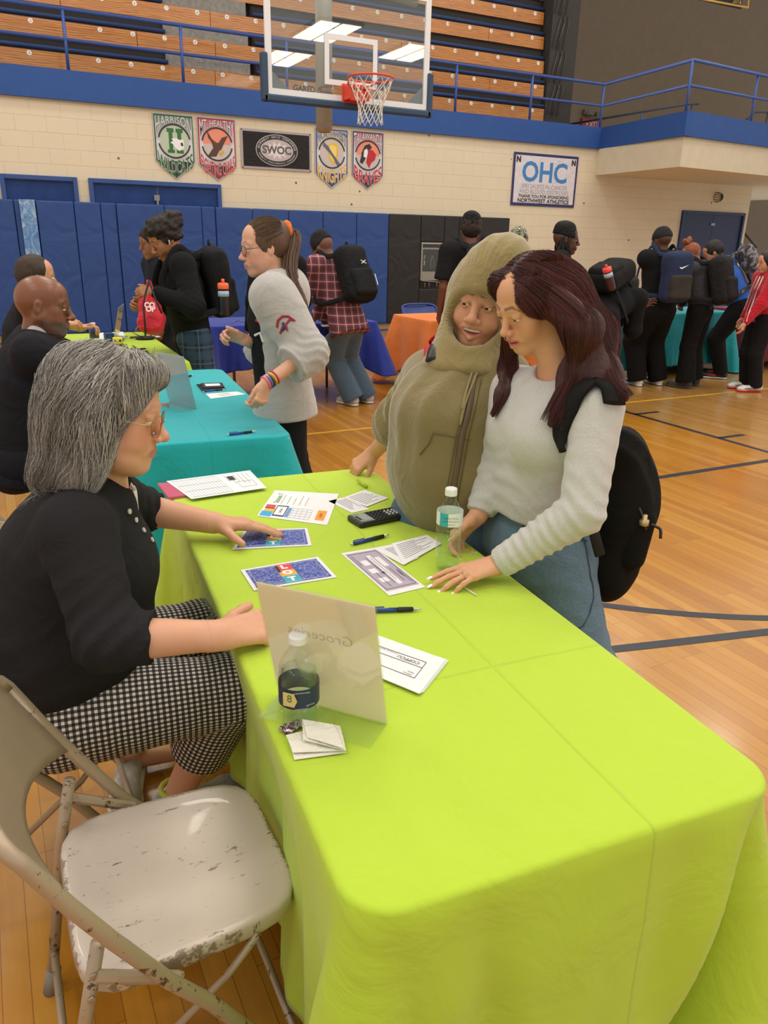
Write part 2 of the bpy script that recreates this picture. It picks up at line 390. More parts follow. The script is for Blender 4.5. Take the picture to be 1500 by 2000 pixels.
# doors
def door(name, x0, x1, z1, split, frame_m, leaf_m, ft=.06, Y=WY):
    d = thing(name, loc=((x0+x1)/2, Y, 0), kind='structure'); c = (x0+x1)/2
    mb = MB(); mb.box((x0-c, -.05, 0), (x0-c+ft, .02, z1)); mb.box((x1-c-ft, -.05, 0), (x1-c, .02, z1)); mb.box((x0-c+ft, -.05, z1-ft), (x1-c-ft, .02, z1))
    mb.build('door_frame', frame_m, d, bevel=.006)
    n = 2 if split else 1; w = (x1-x0-2*ft)/n
    for i in range(n): MB().box((x0-c+ft+i*w+.004, -.012, .01), (x0-c+ft+(i+1)*w-.004, .015, z1-ft-.004)).build('door_leaf', leaf_m, d)
    return d
M_DOORB = fabric('24407c', '1f376b', 5, .1, .1, 0, .5)
door('door_1', .40, 1.40, 2.25, False, M_BLUE, M_DOORB)
d2 = door('door_2', 1.55, 3.48, 2.25, True, M_BLUE, M_DOORB)
MB().box((-.06, -.05, 1.98), (.02, -.012, 2.06)).box((-.03, -.06, 1.7), (0, -.03, 2.0)).build('door_latch', plain('8c8c8a', .4, .6), d2, bevel=.004)
d3 = door('door_3', 13.36, 15.27, 2.21, True, plain('1f3360', .5), plain('1c2c57', .5))
MB().box((-.06, -.03, 1.93), (.06, -.012, 1.98)).build('door_number', plain('8a92a8', .4, .5), d3)
# wall pads
def m_vinyl(c, key):
    t = NT('vinyl_'+key); co = t.co(); n = t.noise(co, 1.6, 3, .5, 1.5)
    return t.P(Base_Color=L(c), Roughness=.42, Normal=t.bump(n, .5, .05, t.bump(t.noise(co, 400, 1), .08, .001)), Specular_IOR_Level=.4)
M_VB = m_vinyl('2a4886', 'blue'); M_VK = m_vinyl('262425', 'black')
seams = [-2.4, -1.75, -1.1, -.5, .1, .53, .81, 1.31, 1.67, 1.89, 2.58, 3.14, 3.36, 3.94, 4.55, 5.15, 5.76, 6.37]
ords = ['first', 'second', 'third', 'fourth', 'fifth', 'sixth', 'seventh', 'eighth', 'ninth', 'tenth', 'eleventh', 'twelfth', 'thirteenth', 'fourteenth', 'fifteenth', 'sixteenth', 'seventeenth']
def pad(x0, x1, z1, z0, mat, label, th, grp):
    o = MB().box((x0-(x0+x1)/2+.003, -th, z0), ((x1-x0)/2-.003, -.0, z1)).build('wall_pad', mat, None, bevel=.018, seg=3, smooth=False)
    o.location = ((x0+x1)/2, WY-.052, 0)
    tag(o, label, 'wall pad', grp)
nb = len(seams)-1
for i in range(nb):
    th = .05 if (seams[i+1]-seams[i]) > .3 else .03
    if abs(seams[i+1]-2.58) < .01: th = .055
    pad(seams[i], seams[i+1], 1.925, .09, M_VB, 'blue vinyl wall pad, %s counting leftward from the black pads' % ords[nb-1-i], th, 'blue wall pads')
ks = [6.37, 7.01, 7.49, 7.80, 8.90]
labs = ['black wall pad directly left of the bottle filler', 'black wall pad piece around the bottle filler', 'narrow black wall pad directly right of the bottle filler', 'wide rightmost black wall pad ending at bare block wall']
pad(ks[0], ks[1], 1.925, .09, M_VK, labs[0], .05, 'black wall pads')
pad(ks[2], ks[3], 1.925, .09, M_VK, labs[2], .05, 'black wall pads'); pad(ks[3], ks[4], 1.925, .09, M_VK, labs[3], .05, 'black wall pads')
pad(ks[1], ks[2], 1.925, 1.48, M_VK, 'short black wall pad above the bottle filler', .05, 'black wall pads')
pad(ks[1], ks[2], .68, .09, M_VK, 'short black wall pad below the bottle filler', .05, 'black wall pads')
tag(MB().box((-6, -.045, 0), (8.9, 0, .09)).build('baseboard_back', plain('a98d68', .6), loc=(0, WY, 0)), kind='structure')
# window strip in the pads, reflections painted into its colour as pale blotches
t = NT('painted_reflections'); n = t.noise(t.co(scale=(6, 1, 3)), 1.6, 4, .7, 1.5)
t.P(Base_Color=t.ramp(n, [(.35, '4a78b8'), (.52, '6f97c6'), (.6, 'a8bccb'), (.75, 'd6d6cc')]), Roughness=.25)
o = MB().box((-.1, -.01, 0), (.1, 0, .74)).build('window_strip', t.m, loc=(.70, WY-.105, 1.19)); tag(o, 'narrow window pane with painted light-blue reflections on the blue pads behind the seated men', 'panel')
# bottle filler
bf = thing('bottle_filler', 'steel water bottle filling station set between black wall pads', 'water fountain', (7.255, WY-.05, 0))
ST = plain('a9a39a', .35, .8)
MB().box((-.225, -.05, .82), (.225, 0, 1.47)).build('steel_body', ST, bf, bevel=.008)
MB().box((-.19, -.062, .98), (.19, -.045, 1.36)).build('filling_recess', plain('3d4140', .4), bf, bevel=.012)
MB().box((-.2, -.06, 1.385), (.2, -.045, 1.445)).build('sensor_bar', plain('33302e', .35), bf, bevel=.02)
MB().tube([(-.03, -.065, 1.04), (-.03, -.065, 1.16), (-.012, -.065, 1.21), (-.012, -.065, 1.25), (.012, -.065, 1.25), (.012, -.065, 1.21), (.03, -.065, 1.16), (.03, -.065, 1.04)], .003, 5, closed=True).build('bottle_outline', plain('9aa09c', .6), bf)
letters('lettering', [('FILL HERE', ((-.165, -.064, 1.17), (0, 0, -1), (1, 0, 0), (0, -1, 0)))], plain('c0c4c0', .6), bf, .04)
MB().box((-.22, -.035, .68), (.22, -.01, .82)).build('drain_opening', plain('14110f', .8), bf)
for dx in (-.13, -.04, .12): MB().lathe([(.014, 0), (.014, .07), (.02, .075), (0, .08)], (dx, -.045, .7), 10).build('pipe_fitting', ST, bf, smooth=True)
MB().tube([(-.2, -.06, .82), (.2, -.06, .79)], .008, 6).build('pipe', ST, bf)
# exit light fixture
el = thing('caged_wall_light', 'round caged wall light above the navy double door', 'light', (14.33, WY, 2.5))
MB().lathe([(.09, 0), (.1, -.02), (.08, -.09), (.04, -.13), (0, -.14)], (0, 0, 0), 16, 1).build('lens', plain('d8d2c2', .2, 0, .6), el, smooth=True)
mbc = MB()
for k in range(6):
    a = k*math.pi/6
    mbc.tube([(.1*math.cos(a)*math.cos(p), -.15*math.sin(p), .1*math.sin(a)*math.cos(p)) for p in [math.pi*j/10 for j in range(11)]], .006, 5)
mbc.build('wire_cage', plain('2c2620', .5), el)
# ceiling fixtures (out of frame, seen mirrored in the backboard)
t = NT('lamp_lens'); t.P(Base_Color=(1, 1, 1, 1), Emission_Color=L('fff4e2'), Emission_Strength=9.0)
def mirror_spot(px, py):
    p = AY(px, py, 8.2); d = p-CC; d[1] = -d[1]; return p+d*(LIGHT_Z-.02-p[2])/d[2]
for n_, (px, py) in enumerate(((637, 64), (552, 116), (803, 105))):
    q = mirror_spot(px, py); g = thing('ceiling_light', ('large ceiling light mirrored highest in the backboard glass', 'large ceiling light mirrored at the left of the backboard glass', 'large ceiling light mirrored at the right of the backboard glass')[n_], 'light', (q[0], q[1], LIGHT_Z), 0, 'far ceiling lights')
    MB().box((-.75, -1.25, 0), (.75, 1.25, .1)).build('housing', plain('d0d0cc', .6), g)
    for dx in (-.36, .36): MB().box((dx-.31, -1.2, -.02), (dx+.31, 1.2, -.002)).build('lens', t.m, g)
for i, (x, y) in enumerate(LIGHT_SPOTS):
    g = thing('ceiling_light', 'white rectangular ceiling light, %s from left in the %s row from the bleachers' % (['first', 'second', 'third', 'fourth'][i % 4], ['fifth', 'fourth', 'third', 'second', 'first'][i//4]), 'light', (x, y, LIGHT_Z), 0, 'ceiling lights over the court')
    MB().box((-.62, -.34, 0), (.62, .34, .08)).build('housing', plain('d0d0cc', .6), g)
    for dx in (-.3, .3): MB().box((dx-.27, -.3, -.02), (dx+.27, .3, -.002)).build('lens', t.m, g)
# ---------------------------------------------------------------- wall banners
def pennant(x0, x1, z1, zs, zt, body, edge, top, bot, bot_c, tip_c, emblem, label, band_c):
    xc = (x0+x1)/2; w = x1-x0; H = z1-zt
    g = thing('pennant', label, 'banner', (xc, WY-.012, z1), 0, 'school pennants on the block wall')
    def sh(k, y): return [(-w/2+k, -k), (w/2-k, -k), (w/2-k, zs-z1+k*.4), (0, zt-z1+k*1.5), (-w/2+k, zs-z1+k*.4)]
    FR = ((0, 0, 0), (1, 0, 0), (0, 0, 1), (0, -1, 0))
    MB().prism(sh(0, 0)[::-1], 0, .006, FR).build('cloth', plain('b9b6bc', .6), g)
    MB().prism(sh(.012, 0)[::-1], .006, .008, FR).build('border', plain(edge, .6), g)
    t = NT('pennant_field'); sz = t.n('SeparateXYZ'); t.put(sz.inputs[0], t.co())
    t.P(Base_Color=t.ramp(t.math('MULTIPLY_ADD', sz.outputs[2], -1.15, .0), [(0, body), (.45, 'cfcfd6'), (.6, 'cfcdd4'), (1, band_c)]), Roughness=.6)
    MB().prism(sh(.03, 0)[::-1], .008, .010, FR).build('field', t.m, g)
    MB().prism([(-w*.46, zs-z1-.0), (0, zt-z1+.05), (w*.46, zs-z1-.0)], .010, .0115, FR).build('tip', plain(tip_c, .6), g)
    # circle
    R = w*.36; cz = -.36
    MB().lathe([(0, -.0115), (R, -.0115), (R, -.010)], (0, 0, cz), 32, 1).build('roundel', plain('c4b8b4' if 'HARR' not in top else 'b4c0aa', .6), g)
    if emblem != 'knight' and 'HARR' not in top: MB().prism([(R*math.cos(a), cz+R*math.sin(a)) for a in [math.pi*k/16 for k in range(17)]], .0115, .0122, FR).build('roundel_sky', plain('e08a72', .6), g)
    for s_ in (1, -1):
        pts = [(R*1.08*math.cos(a)*1.0, -.0125, cz+s_*R*1.05*math.sin(a)) for a in [math.pi*(.06+.88*k/20) for k in range(21)]]
        MB().tube(pts, .011, 6).build('arch', plain('2b2b2e', .5), g)
    # warped lettering
    def wtop(V):
        hw = max(abs(V[:, 0]))*1.0; V = V.copy(); V[:, 0] *= w*.45/hw; ymin, ymax = V[:, 1].min(), V[:, 1].max()
        f = (V[:, 1]-ymin)/(ymax-ymin); u = V[:, 0]/(w*.45)
        lo = cz+R*1.15*np.sqrt(np.clip(1-(V[:, 0]/(R*1.25))**2, 0, 1))*1.0
        lo = np.maximum(lo, cz-.02+.0*u); hi = -.035
        V[:, 1] = lo+(hi-lo)*f; return V
    def wbot(V):
        hw = max(abs(V[:, 0])); V = V.copy(); V[:, 0] *= w*.44/hw; ymin, ymax = V[:, 1].min(), V[:, 1].max()
        f = (V[:, 1]-ymin)/(ymax-ymin); u = V[:, 0]/(w*.44)
        hi = cz-R*1.2*np.sqrt(np.clip(1-u**2*.75, 0, 1)); lo = hi-.20
        V[:, 1] = lo+(hi-lo)*f; return V
    for off, bold, c, warp, word in ((.0125, .022, '2a2a2c', wtop, top), (.014, .006, 'c9c9d0' if 'NORTH' not in top else '7f94c8', wtop, top), (.0125, .022, 'f0eeee', wbot, bot), (.014, .010, bot_c, wbot, bot)):
        v, f = text_mesh(word, .2, warp=warp, bold=bold*.35, fr=((0, -off, 0), (1, 0, 0), (0, 0, 1), (0, -1, 0)))
        MB().add(v, f).build('lettering', plain(c, .6), g)
    def pr(poly, c, o=.014, name='emblem'): MB().prism([(x*R, cz+y*R) for x, y in poly], .0122, o, FR).build(name, plain(c, .6), g)
    if emblem == 'H':
        pr([(-.5, -.75), (-.5, -.55), (-.38, -.55), (-.38, .55), (-.5, .55), (-.5, .8), (-.02, .8), (-.02, .55), (-.12, .55), (-.12, .12), (.22, .12), (.22, .55), (.12, .55), (.12, .8), (.6, .8), (.6, .55), (.48, .55), (.48, -.55), (.6, -.55), (.6, -.75), (.12, -.75), (.12, -.55), (.22, -.55), (.22, -.12), (-.12, -.12), (-.12, -.55), (-.02, -.55), (-.02, -.75)], '2f6b3c')
        pr([(-.2, .15), (.1, .2), (.35, .1), (.6, .15), (.66, -.15), (.6, -.45), (.3, -.6), (0, -.4), (-.1, -.2), (-.3, -.1), (-.1, 0)], 'e8e6ea', .016)
        pr([(.4, -.1), (.55, -.05), (.6, -.25), (.45, -.3)], '2a2a2c', .017)
    elif emblem == 'bird':
        pr([(-.7, .85), (-.35, .3), (-.05, .1), (.1, .1), (.35, .45), (.8, .6), (.45, .0), (.3, -.3), (.1, -.45), (-.1, -.8), (-.75, -.85), (-.5, -.5), (-.3, -.25), (-.4, .1), (-.65, .4)], '54392a')
        pr([(.1, -.55), (.4, -.35), (.5, -.5), (.2, -.75)], 'c9a54a', .016)
    elif emblem == 'knight':
        pr([(-.35, .6), (.1, .75), (.55, .55), (.5, -.2), (.15, -.85), (-.25, -.4)], 'd9b44a')
        pr([(-.22, .48), (.1, .58), (.4, .42), (.36, -.12), (.12, -.6), (-.14, -.3)], 'e9cf70', .016)
        pr([(-.7, .75), (-.3, .45), (.0, .05), (.35, -.35), (.75, -.8), (.45, -.85), (.1, -.35), (-.3, .1), (-.75, .5)], '5b6178', .018)
    else:
        pr([(-.55, .2), (-.3, .7), (.1, .85), (.35, .6), (.1, .35), (-.1, .1), (-.25, -.3), (-.5, -.65), (-.72, -.5), (-.6, -.1)], '2a2a2c')
        pr([(-.35, .35), (-.1, .5), (.0, .2), (-.15, -.2), (-.4, -.1)], 'e8e4e2', .016)
        pr([(.0, .45), (.4, .4), (.72, .1), (.6, -.3), (.3, -.5), (.1, -.9), (-.15, -.5), (-.05, 0)], 'b5232e', .017)
pennant(2.52, 3.11, 3.17, 2.54, 2.29, '3f6b48', '2c5a38', 'HARRISON', 'WILDCATS', '2f6b3c', '2b2b2d', 'H', 'green school pennant, leftmost on the block wall', '55585a')
pennant(3.16, 3.75, 3.17, 2.52, 2.30, 'b0303a', 'a02a38', 'MT. HEALTHY', 'FIGHTING OWLS', 'c23440', '2b2b2d', 'bird', 'red school pennant with a brown bird, second from left', '6a6066')
pennant(5.05, 5.63, 3.165, 2.51, 2.28, 'c9a94e', '34467e', 'NORTHWEST', 'KNIGHTS', 'd9a93a', '2c3f7c', 'knight', 'blue and gold school pennant with a shield', '8088b0')
pennant(5.70, 6.28, 3.17, 2.51, 2.29, 'b0303a', '3a3f50', 'TALAWANDA', 'BRAVES', 'c22a38', '28324e', 'head', 'red and navy school pennant, rightmost, just below the hoop net', '9a8f98')
cb = thing('conference_banner', 'black rectangular conference banner with a silver oval between the pennants', 'banner', (4.405, WY-.012, 2.785))
def FRb(x, z, o): return ((x, -o, z), (1, 0, 0), (0, 0, 1), (0, -1, 0))
MB().box((-.58, -.006, -.28), (.58, 0, .28)).build('cloth', plain('a59a9c', .55), cb)
MB().box((-.545, -.009, -.245), (.545, -.006, .245)).build('field', fabric('2a2728', None, 20, .2, .5, 0, .6), cb)
def oval(rx, rz, n=40): return [(rx*math.cos(2*math.pi*k/n), rz*math.sin(2*math.pi*k/n)) for k in range(n)]
MB().prism(oval(.345, .225), 0, .001, FRb(0, 0, .0095)).build('oval_rim', plain('c5c0c2', .5), cb)
MB().prism(oval(.335, .217), 0, .001, FRb(0, 0, .0105)).build('oval_ring', plain('232122', .5), cb)
MB().prism(oval(.27, .155), 0, .001, FRb(0, 0, .0115)).build('oval_center', plain('b6a9ab', .4), cb)
st = []
for k in range(24):
    a = 2*math.pi*k/24; q = (.9 if k % 2 else .5); st.append((.25*q*math.cos(a), .145*q*math.sin(a)))
MB().prism(st, 0, .001, FRb(0, 0, .0125)).build('burst', plain('d8cfd0', .4), cb)
letters('lettering', [('SWOC', FRb(0, 0, .0136))], plain('5a5355', .4), cb, .15, bold=.006, xs=1.05)
def ringtext(word, rx, rz, a0, a1, size, up=1):
    it = []
    for k, ch in enumerate(word):
        a = math.radians(a0+(a1-a0)*k/(len(word)-1)); nx, nz = math.cos(a)/rx, math.sin(a)/rz; m = math.hypot(nx, nz); nx /= m; nz /= m
        if up > 0: it.append((ch, ((rx*math.cos(a), -.0136, rz*math.sin(a)), (nz, 0, -nx), (nx, 0, nz), (0, -1, 0))))
        else: it.append((ch, ((rx*math.cos(a), -.0136, rz*math.sin(a)), (-nz, 0, nx), (-nx, 0, -nz), (0, -1, 0))))
    return it
letters('lettering', ringtext('SOUTHWEST OHIO CONFERENCE', .302, .187, 172, 8, .045), plain('d8d4d4', .5), cb, .045)
letters('lettering', ringtext('INTEGRITY SPORTSMANSHIP LEADERSHIP', .302, .187, 195, 345, .036, -1), plain('d8d4d4', .5), cb, .03)
for x in (-.56, .56):
    for z in (-.265, .265): MB().lathe([(0, -.012), (.012, -.01), (.012, 0)], (x, 0, z), 8, 1).build('grommet', plain('6f6050', .4, .8), cb)
# sponsor banner
ob = thing('sponsor_banner', 'white OHC sponsor banner with navy border on the block wall', 'banner', (9.69, WY-.012, 2.605))
MB().box((-.75, -.006, -.45), (.75, 0, .45)).build('cloth', plain('2c2f63', .6), ob)
MB().box((-.705, -.009, -.40), (.705, -.006, .405)).build('field', fabric('ded9e0', None, 8, .2, .6, 0, .6), ob)
def ot(word, x, z, size, c, **k): letters('lettering', [(word, ((x, -.011, z), (1, 0, 0), (0, 0, 1), (0, -1, 0)))], plain(c, .6), ob, size, **k)
ot('OHC', -.02, .12, .47, '3a7fc0', bold=.012); ot('SPECIALISTS IN CANCER', .0, -.115, .107, '9a98a2', xs=.92); ot('AND BLOOD DISORDERS', .0, -.205, .107, '9a98a2', xs=.95)
ot('THANK YOU FOR SPONSORING', 0, -.285, .078, '2a2026', bold=.002, xs=1.05); ot('NORTHWEST ATHLETICS', 0, -.362, .092, '2a2026', bold=.003, xs=1.15)
ot('N', -.64, .33, .13, '2a2026', bold=.008); ot('N', .64, .33, .13, '2a2026', bold=.008)
# ---------------------------------------------------------------- basketball hoop
HY = 8.2; hx = 3.73
hp = thing('basketball_hoop', 'glass basketball backboard with red rim and white net hanging over the court', 'basketball hoop', (hx, HY, 2.88))
M_WHT = plain('e4e4e6', .4)
W2 = .92; Hh = 1.07
MB().box((-W2, 0, 0), (W2, .012, Hh)).build('glass_panel', glassy('f4f8f8', .01, 1.7), hp)
mb = MB(); mb.box((-W2-.012, -.006, -.012), (-W2+.05, .02, Hh+.012)).box((W2-.05, -.006, -.012), (W2+.012, .02, Hh+.012)).box((-W2+.05, -.006, -.012), (W2-.05, .02, .05)).box((-W2+.05, -.006, Hh-.05), (W2-.05, .02, Hh+.012))
mb.build('white_border', M_WHT, hp)
mb = MB(); a_, b_, z0_, z1_ = -.3, .3, .14, .60
mb.box((a_, -.004, z0_), (a_+.05, -.001, z1_)).box((b_-.05, -.004, z0_), (b_, -.001, z1_)).box((a_+.05, -.004, z0_), (b_-.05, -.001, z0_+.05)).box((a_+.05, -.004, z1_-.05), (b_-.05, -.001, z1_)); mb.build('target_square', M_WHT, hp)
M_PADN = plain('27425c', .5)
mb = MB(); mb.box((-W2-.05, -.03, -.075), (W2+.05, .05, -.005)); mb.build('bottom_padding', M_PADN, hp, bevel=.018)
for s_ in (-1, 1): 
    x = s_*(W2+.028); MB().box((x-.035, -.03, -.075), (x+.035, .05, .36)).build('side_padding', M_PADN, hp, bevel=.018)
letters('lettering', [('GARED', ((-.52, .016, .075), (1, 0, 0), (0, 0, 1), (0, -1, 0)))], plain('1b2028', .5), hp, .075, bold=.003)
R_ = .2286; RC = np.array([.04, -.16-R_, .17]); M_RIM = plain('d8432c', .4)
MB().tube([RC+np.array([R_*math.cos(a), R_*math.sin(a), 0]) for a in [2*math.pi*k/36 for k in range(36)]], .010, 8, closed=True).build('rim', M_RIM, hp, smooth=True)
mb = MB(); mb.box((-.11, -.03, -.02), (.15, -.004, .16)); mb.box((-.08, -.17, .1), (.12, -.03, .14)); mb.box((-.1, -.16, .0), (-.07, -.03, .14)).box((.11, -.16, .0), (.14, -.03, .14)); mb.box((-.08, -.15, -.01), (.12, -.13, .1)); mb.build('rim_bracket', M_RIM, hp, bevel=.006)
for s_ in (-1, 1): MB().tube([(.02+s_*.09, -.03, .12), RC+np.array([s_*.17, .13, 0])], .009, 6).build('rim_brace', M_RIM, hp)
# net: diamond mesh
NN = 12; prof = [(.225, 0), (.2, -.08), (.165, -.15), (.135, -.22), (.12, -.29), (.125, -.36), (.13, -.42)]
mb = MB()
def npt(i, j):
    r_, z_ = prof[i]; a = 2*math.pi*(j+(.5 if i % 2 else 0))/NN; return RC+np.array([r_*math.cos(a), r_*math.sin(a), z_])
for j in range(NN):
    for s_ in (0, 1):
        pts = []; 
        for i in range(len(prof)-1):
            pass
    for i in range(len(prof)-1):
        j2 = j if i % 2 == 0 else j+1
        mb.tube([npt(i, j), npt(i+1, j)], .0045, 5, caps=False); mb.tube([npt(i, j), npt(i+1, j-1 if i % 2 == 0 else j+1)], .0045, 5, caps=False)
mb.build('net', plain('d9d2c6', .8), hp)
# mast behind
MB().tube([(-.12, .45, -.22), (-.12, .45, 1.9)], .09, 20).build('mast', fabric('b8b2a4', None, 30, .2, .2, 0, .5), hp, smooth=True)
MB().lathe([(0, -.255), (.07, -.255), (.09, -.22)], (-.12, .45, 0), 20).build('mast_end', plain('a58a68', .6), hp)
for s_ in (-1, 1):
    MB().add([(s_*W2*.98, .02, .04), (s_*W2*.72, .02, .04), (s_*W2*.98, .02, .24), (s_*W2*.98, .04, .04), (s_*W2*.72, .04, .04), (s_*W2*.98, .04, .24)], [(0, 1, 2), (3, 5, 4), (0, 3, 4, 1), (1, 4, 5, 2), (2, 5, 3, 0)]).build('corner_gusset', plain('75797c', .5, .5), hp)
MB().tube([(-.12, .45, 1.1), (.5, .1, 1.05), (.78, .04, 1.0)], .045, 12).build('support_arm', plain('8d8a84', .5), hp, smooth=True)
MB().tube([(-.12, .45, 1.1), (-.8, .04, 1.0)], .03, 12).build('support_arm', plain('8d8a84', .5), hp, smooth=True)
# ---------------------------------------------------------------- tables with cloths
def m_cloth(c, creases=(), key=''):
    t = NT('cloth_'+c+key); co = t.co(); sx = t.n('SeparateXYZ'); t.put(sx.inputs[0], co)
    w = t.n('TexWave', {'Vector': co, 'Scale': 260, 'Distortion': .6, 'Detail': 1}, bands_direction='DIAGONAL')
    h = t.bump(w.outputs[1], .06, .001)
    h = t.bump(t.noise(co, 4, 4, .55, 1.6), .34, .03, h)
    cr = None
    for ax, v, wd in creases:
        d = t.math('ABSOLUTE', t.math('SUBTRACT', t.math('ADD', sx.outputs[ax], t.math('MULTIPLY', t.noise(co, 3, 1), .02)), v+.01))
        r = t.math('MAXIMUM', t.math('SUBTRACT', 1.0, t.math('DIVIDE', d, wd)), 0.0)
        cr = r if cr is None else t.math('MAXIMUM', cr, r)
    if cr is not None: h = t.bump(cr, .55, .004, h)
    return t.P(Base_Color=L(c), Roughness=.8, Normal=h, Sheen_Weight=.15, Specular_IOR_Level=.25, Subsurface_Weight=0.0)
def tablecloth(label, near, far, w, z, hem, mat, grp=None, rc=.05, flare=.05, corner=.16, waves=7, seed=1, wav=.012, npm=60, pinch=.035, cfold=(), bulge=None, side_hem=None):
    near = np.array(near, float); far = np.array(far, float); c = (near+far)/2; d = far-near; l = np.linalg.norm(d); d /= l; s = np.array([d[1], -d[0]])
    rz = math.atan2(d[1], d[0])-math.pi/2
    rs = random.Random(seed); hw, hl = w/2, l/2
    # perimeter of the rounded rectangle
    P = []
    def seg(a, b):
        n = max(2, int(np.hypot(*(np.array(b)-a))*npm))
        for k in range(n): P.append((np.array(a)+(np.array(b)-a)*k/n))
    cs = [(hw-rc, -hl+rc, -90), (hw-rc, hl-rc, 0), (-hw+rc, hl-rc, 90), (-hw+rc, -hl+rc, 180)]
    pts = []
    for i, (cx, cy, a0) in enumerate(cs):
        for k in range(14):
            a = math.radians(a0+90*k/14); pts.append((cx+rc*math.cos(a), cy+rc*math.sin(a), math.cos(a), math.sin(a), 0.0 if False else 1))
        a = math.radians(a0+90); x0, y0 = cx+rc*math.cos(a), cy+rc*math.sin(a); nx, ny, na = cs[(i+1) % 4]
        b = math.radians(na); x1, y1 = nx+rc*math.cos(b), ny+rc*math.sin(b); n = int(math.hypot(x1-x0, y1-y0)*npm)
        for k in range(n): pts.append((x0+(x1-x0)*k/n, y0+(y1-y0)*k/n, math.cos(a), math.sin(a), 0))
    pts = np.array(pts); XY = pts[:, :2]; NR = pts[:, 2:4]; m = len(pts)
    step = np.linalg.norm(np.roll(XY, -1, 0)-XY, axis=1); S = np.concatenate([[0], np.cumsum(step)[:-1]]); T = step.sum()
    cc = [S[i] for i in range(m) if pts[i, 4] == 1 and (i % 1 == 0)]
    corners = []
    for sx_, sy_ in ((1, -1), (1, 1), (-1, 1), (-1, -1)):
        q = np.array([sx_*hw, sy_*hl]); corners.append(S[np.argmin(np.linalg.norm(XY-q, axis=1))])
    h = z-hem; rings = []
    er = .012
    for k in range(4):
        a = math.pi/2*k/4; rings.append([(x-nx*er*(1-math.sin(a)), y-ny*er*(1-math.sin(a)), z-er*(1-math.cos(a))) for (x, y), (nx, ny) in zip(XY, NR)])
    ph = [rs.uniform(0, 6.28) for _ in range(6)]
    ND = 26
    for k in range(1, ND+1):
        t_ = k/ND; row = []
        for i in range(m):
            (x, y), (nx, ny) = XY[i], NR[i]; s0 = S[i]
            g = 0; gd = 0; pin = 0
            for j, q in enumerate(corners):
                ds = (s0-q+T/2) % T-T/2
                g += math.exp(-(ds/.085)**2); gd += math.exp(-(ds/.16)**2); pin += math.exp(-((abs(ds)-.17)/.06)**2)
            hh = h*(1+.30*gd)
            out = .012*min(1, t_*4)+flare*t_*h/.6+corner*g*t_**1.1-pinch*pin*min(1, t_*1.6)
            wv = math.sin(2*math.pi*waves*s0/T*2+ph[0])+.6*math.sin(2*math.pi*waves*s0/T*3.3+ph[1])+.35*math.sin(2*math.pi*waves*s0/T*7.1+ph[2]+2*t_)
            out += wav*wv*t_**1.3+sum(.022*math.sin(34*((s0-q+T/2) % T-T/2)+j)*math.exp(-((((s0-q+T/2) % T-T/2))/.22)**2) for j, q in enumerate(corners))*t_
            for (j, c0_, c1_, dep, wd) in cfold:
                ds = (s0-corners[j]+T/2) % T-T/2; out -= dep*t_**.8*math.exp(-((ds-c0_-c1_*t_)/wd)**2)
            if bulge:
                for bx, by, bw, ba in bulge: out += ba*math.exp(-((x-bx)**2+(y-by)**2)/bw**2)*min(1, t_*3)
            zz = z-er-(hh-er)*t_
            row.append((x+nx*out, y+ny*out, max(zz, .02)))
        rings.append(row)
    mb = MB(); vs = [p for r in rings for p in r]; nr = len(rings)
    fs = [(r*m+i, (r+1)*m+i, (r+1)*m+(i+1) % m, r*m+(i+1) % m) for r in range(nr-1) for i in range(m)]
    # top: inner rings scaled
    base = len(vs); inner = []
    fr_ = [.92, .75, .5, .25]
    for f_ in fr_: inner += [(x*f_, y*f_, z+.0006*math.sin(9*x*f_+ph[3])*math.sin(5*y*f_+ph[4])) for x, y, _ in rings[0]]
    vs += inner; fs += [(base+i, i, (i+1) % m, base+(i+1) % m) for i in range(m)]
    for r in range(len(fr_)-1): fs += [(base+(r+1)*m+i, base+r*m+i, base+r*m+(i+1) % m, base+(r+1)*m+(i+1) % m) for i in range(m)]
    vs.append((0, 0, z)); e = len(vs)-1; fs += [(e, base+(len(fr_)-1)*m+i, base+(len(fr_)-1)*m+(i+1) % m) for i in range(m)]
    mb.add(vs, fs); o = mb.build('tablecloth', mat, None, smooth=True, solid=.0015)
    o.location = (c[0], c[1], 0); o.rotation_euler = (0, 0, rz)
    tag(o, label, 'tablecloth', grp)
    return o, c, rz
def table_under(label, c, rz, w, l, z):
    g = thing('folding_table', label, 'table', (c[0], c[1], 0), rz)
    MB().box((-w/2+.01, -l/2+.01, z-.045), (w/2-.01, l/2-.01, z-.006)).build('tabletop', plain('bdb6a8', .5), g, bevel=.008)
    for sy in (-1, 1):
        for sx in (-1, 1): MB().tube([(sx*(w/2-.1), sy*(l/2-.28), 0), (sx*(w/2-.1), sy*(l/2-.28), z-.045)], .014, 10).build('leg', plain('5c5c5c', .4, .6), g, smooth=True)
        MB().tube([(-(w/2-.1), sy*(l/2-.28), .2), ((w/2-.1), sy*(l/2-.28), .2)], .01, 8).build('crossbar', plain('5c5c5c', .4, .6), g, smooth=True)
TZ = .755
LIME = 'b4d03a'
M_LIME = m_cloth(LIME, [(0, .1, .004), (1, -.45, .004)], 'a')
o, c1, rz1 = tablecloth('lime green tablecloth on the nearest table in the foreground', (.658, .600), (.812, 2.43), .725, TZ, .12, M_LIME, 'lime green tablecloths', rc=.075, flare=.012, corner=.15, pinch=.03, seed=4, wav=.011, npm=130, cfold=[(0, -.02, -.13, .20, .032), (0, -.09, -.17, -.045, .05), (3, .04, .07, .07, .03), (3, -.06, -.10, .05, .03), (3, .16, .10, .03, .03)], bulge=[(-.36, .15, .40, -.085), (-.36, -.45, .25, -.05)])
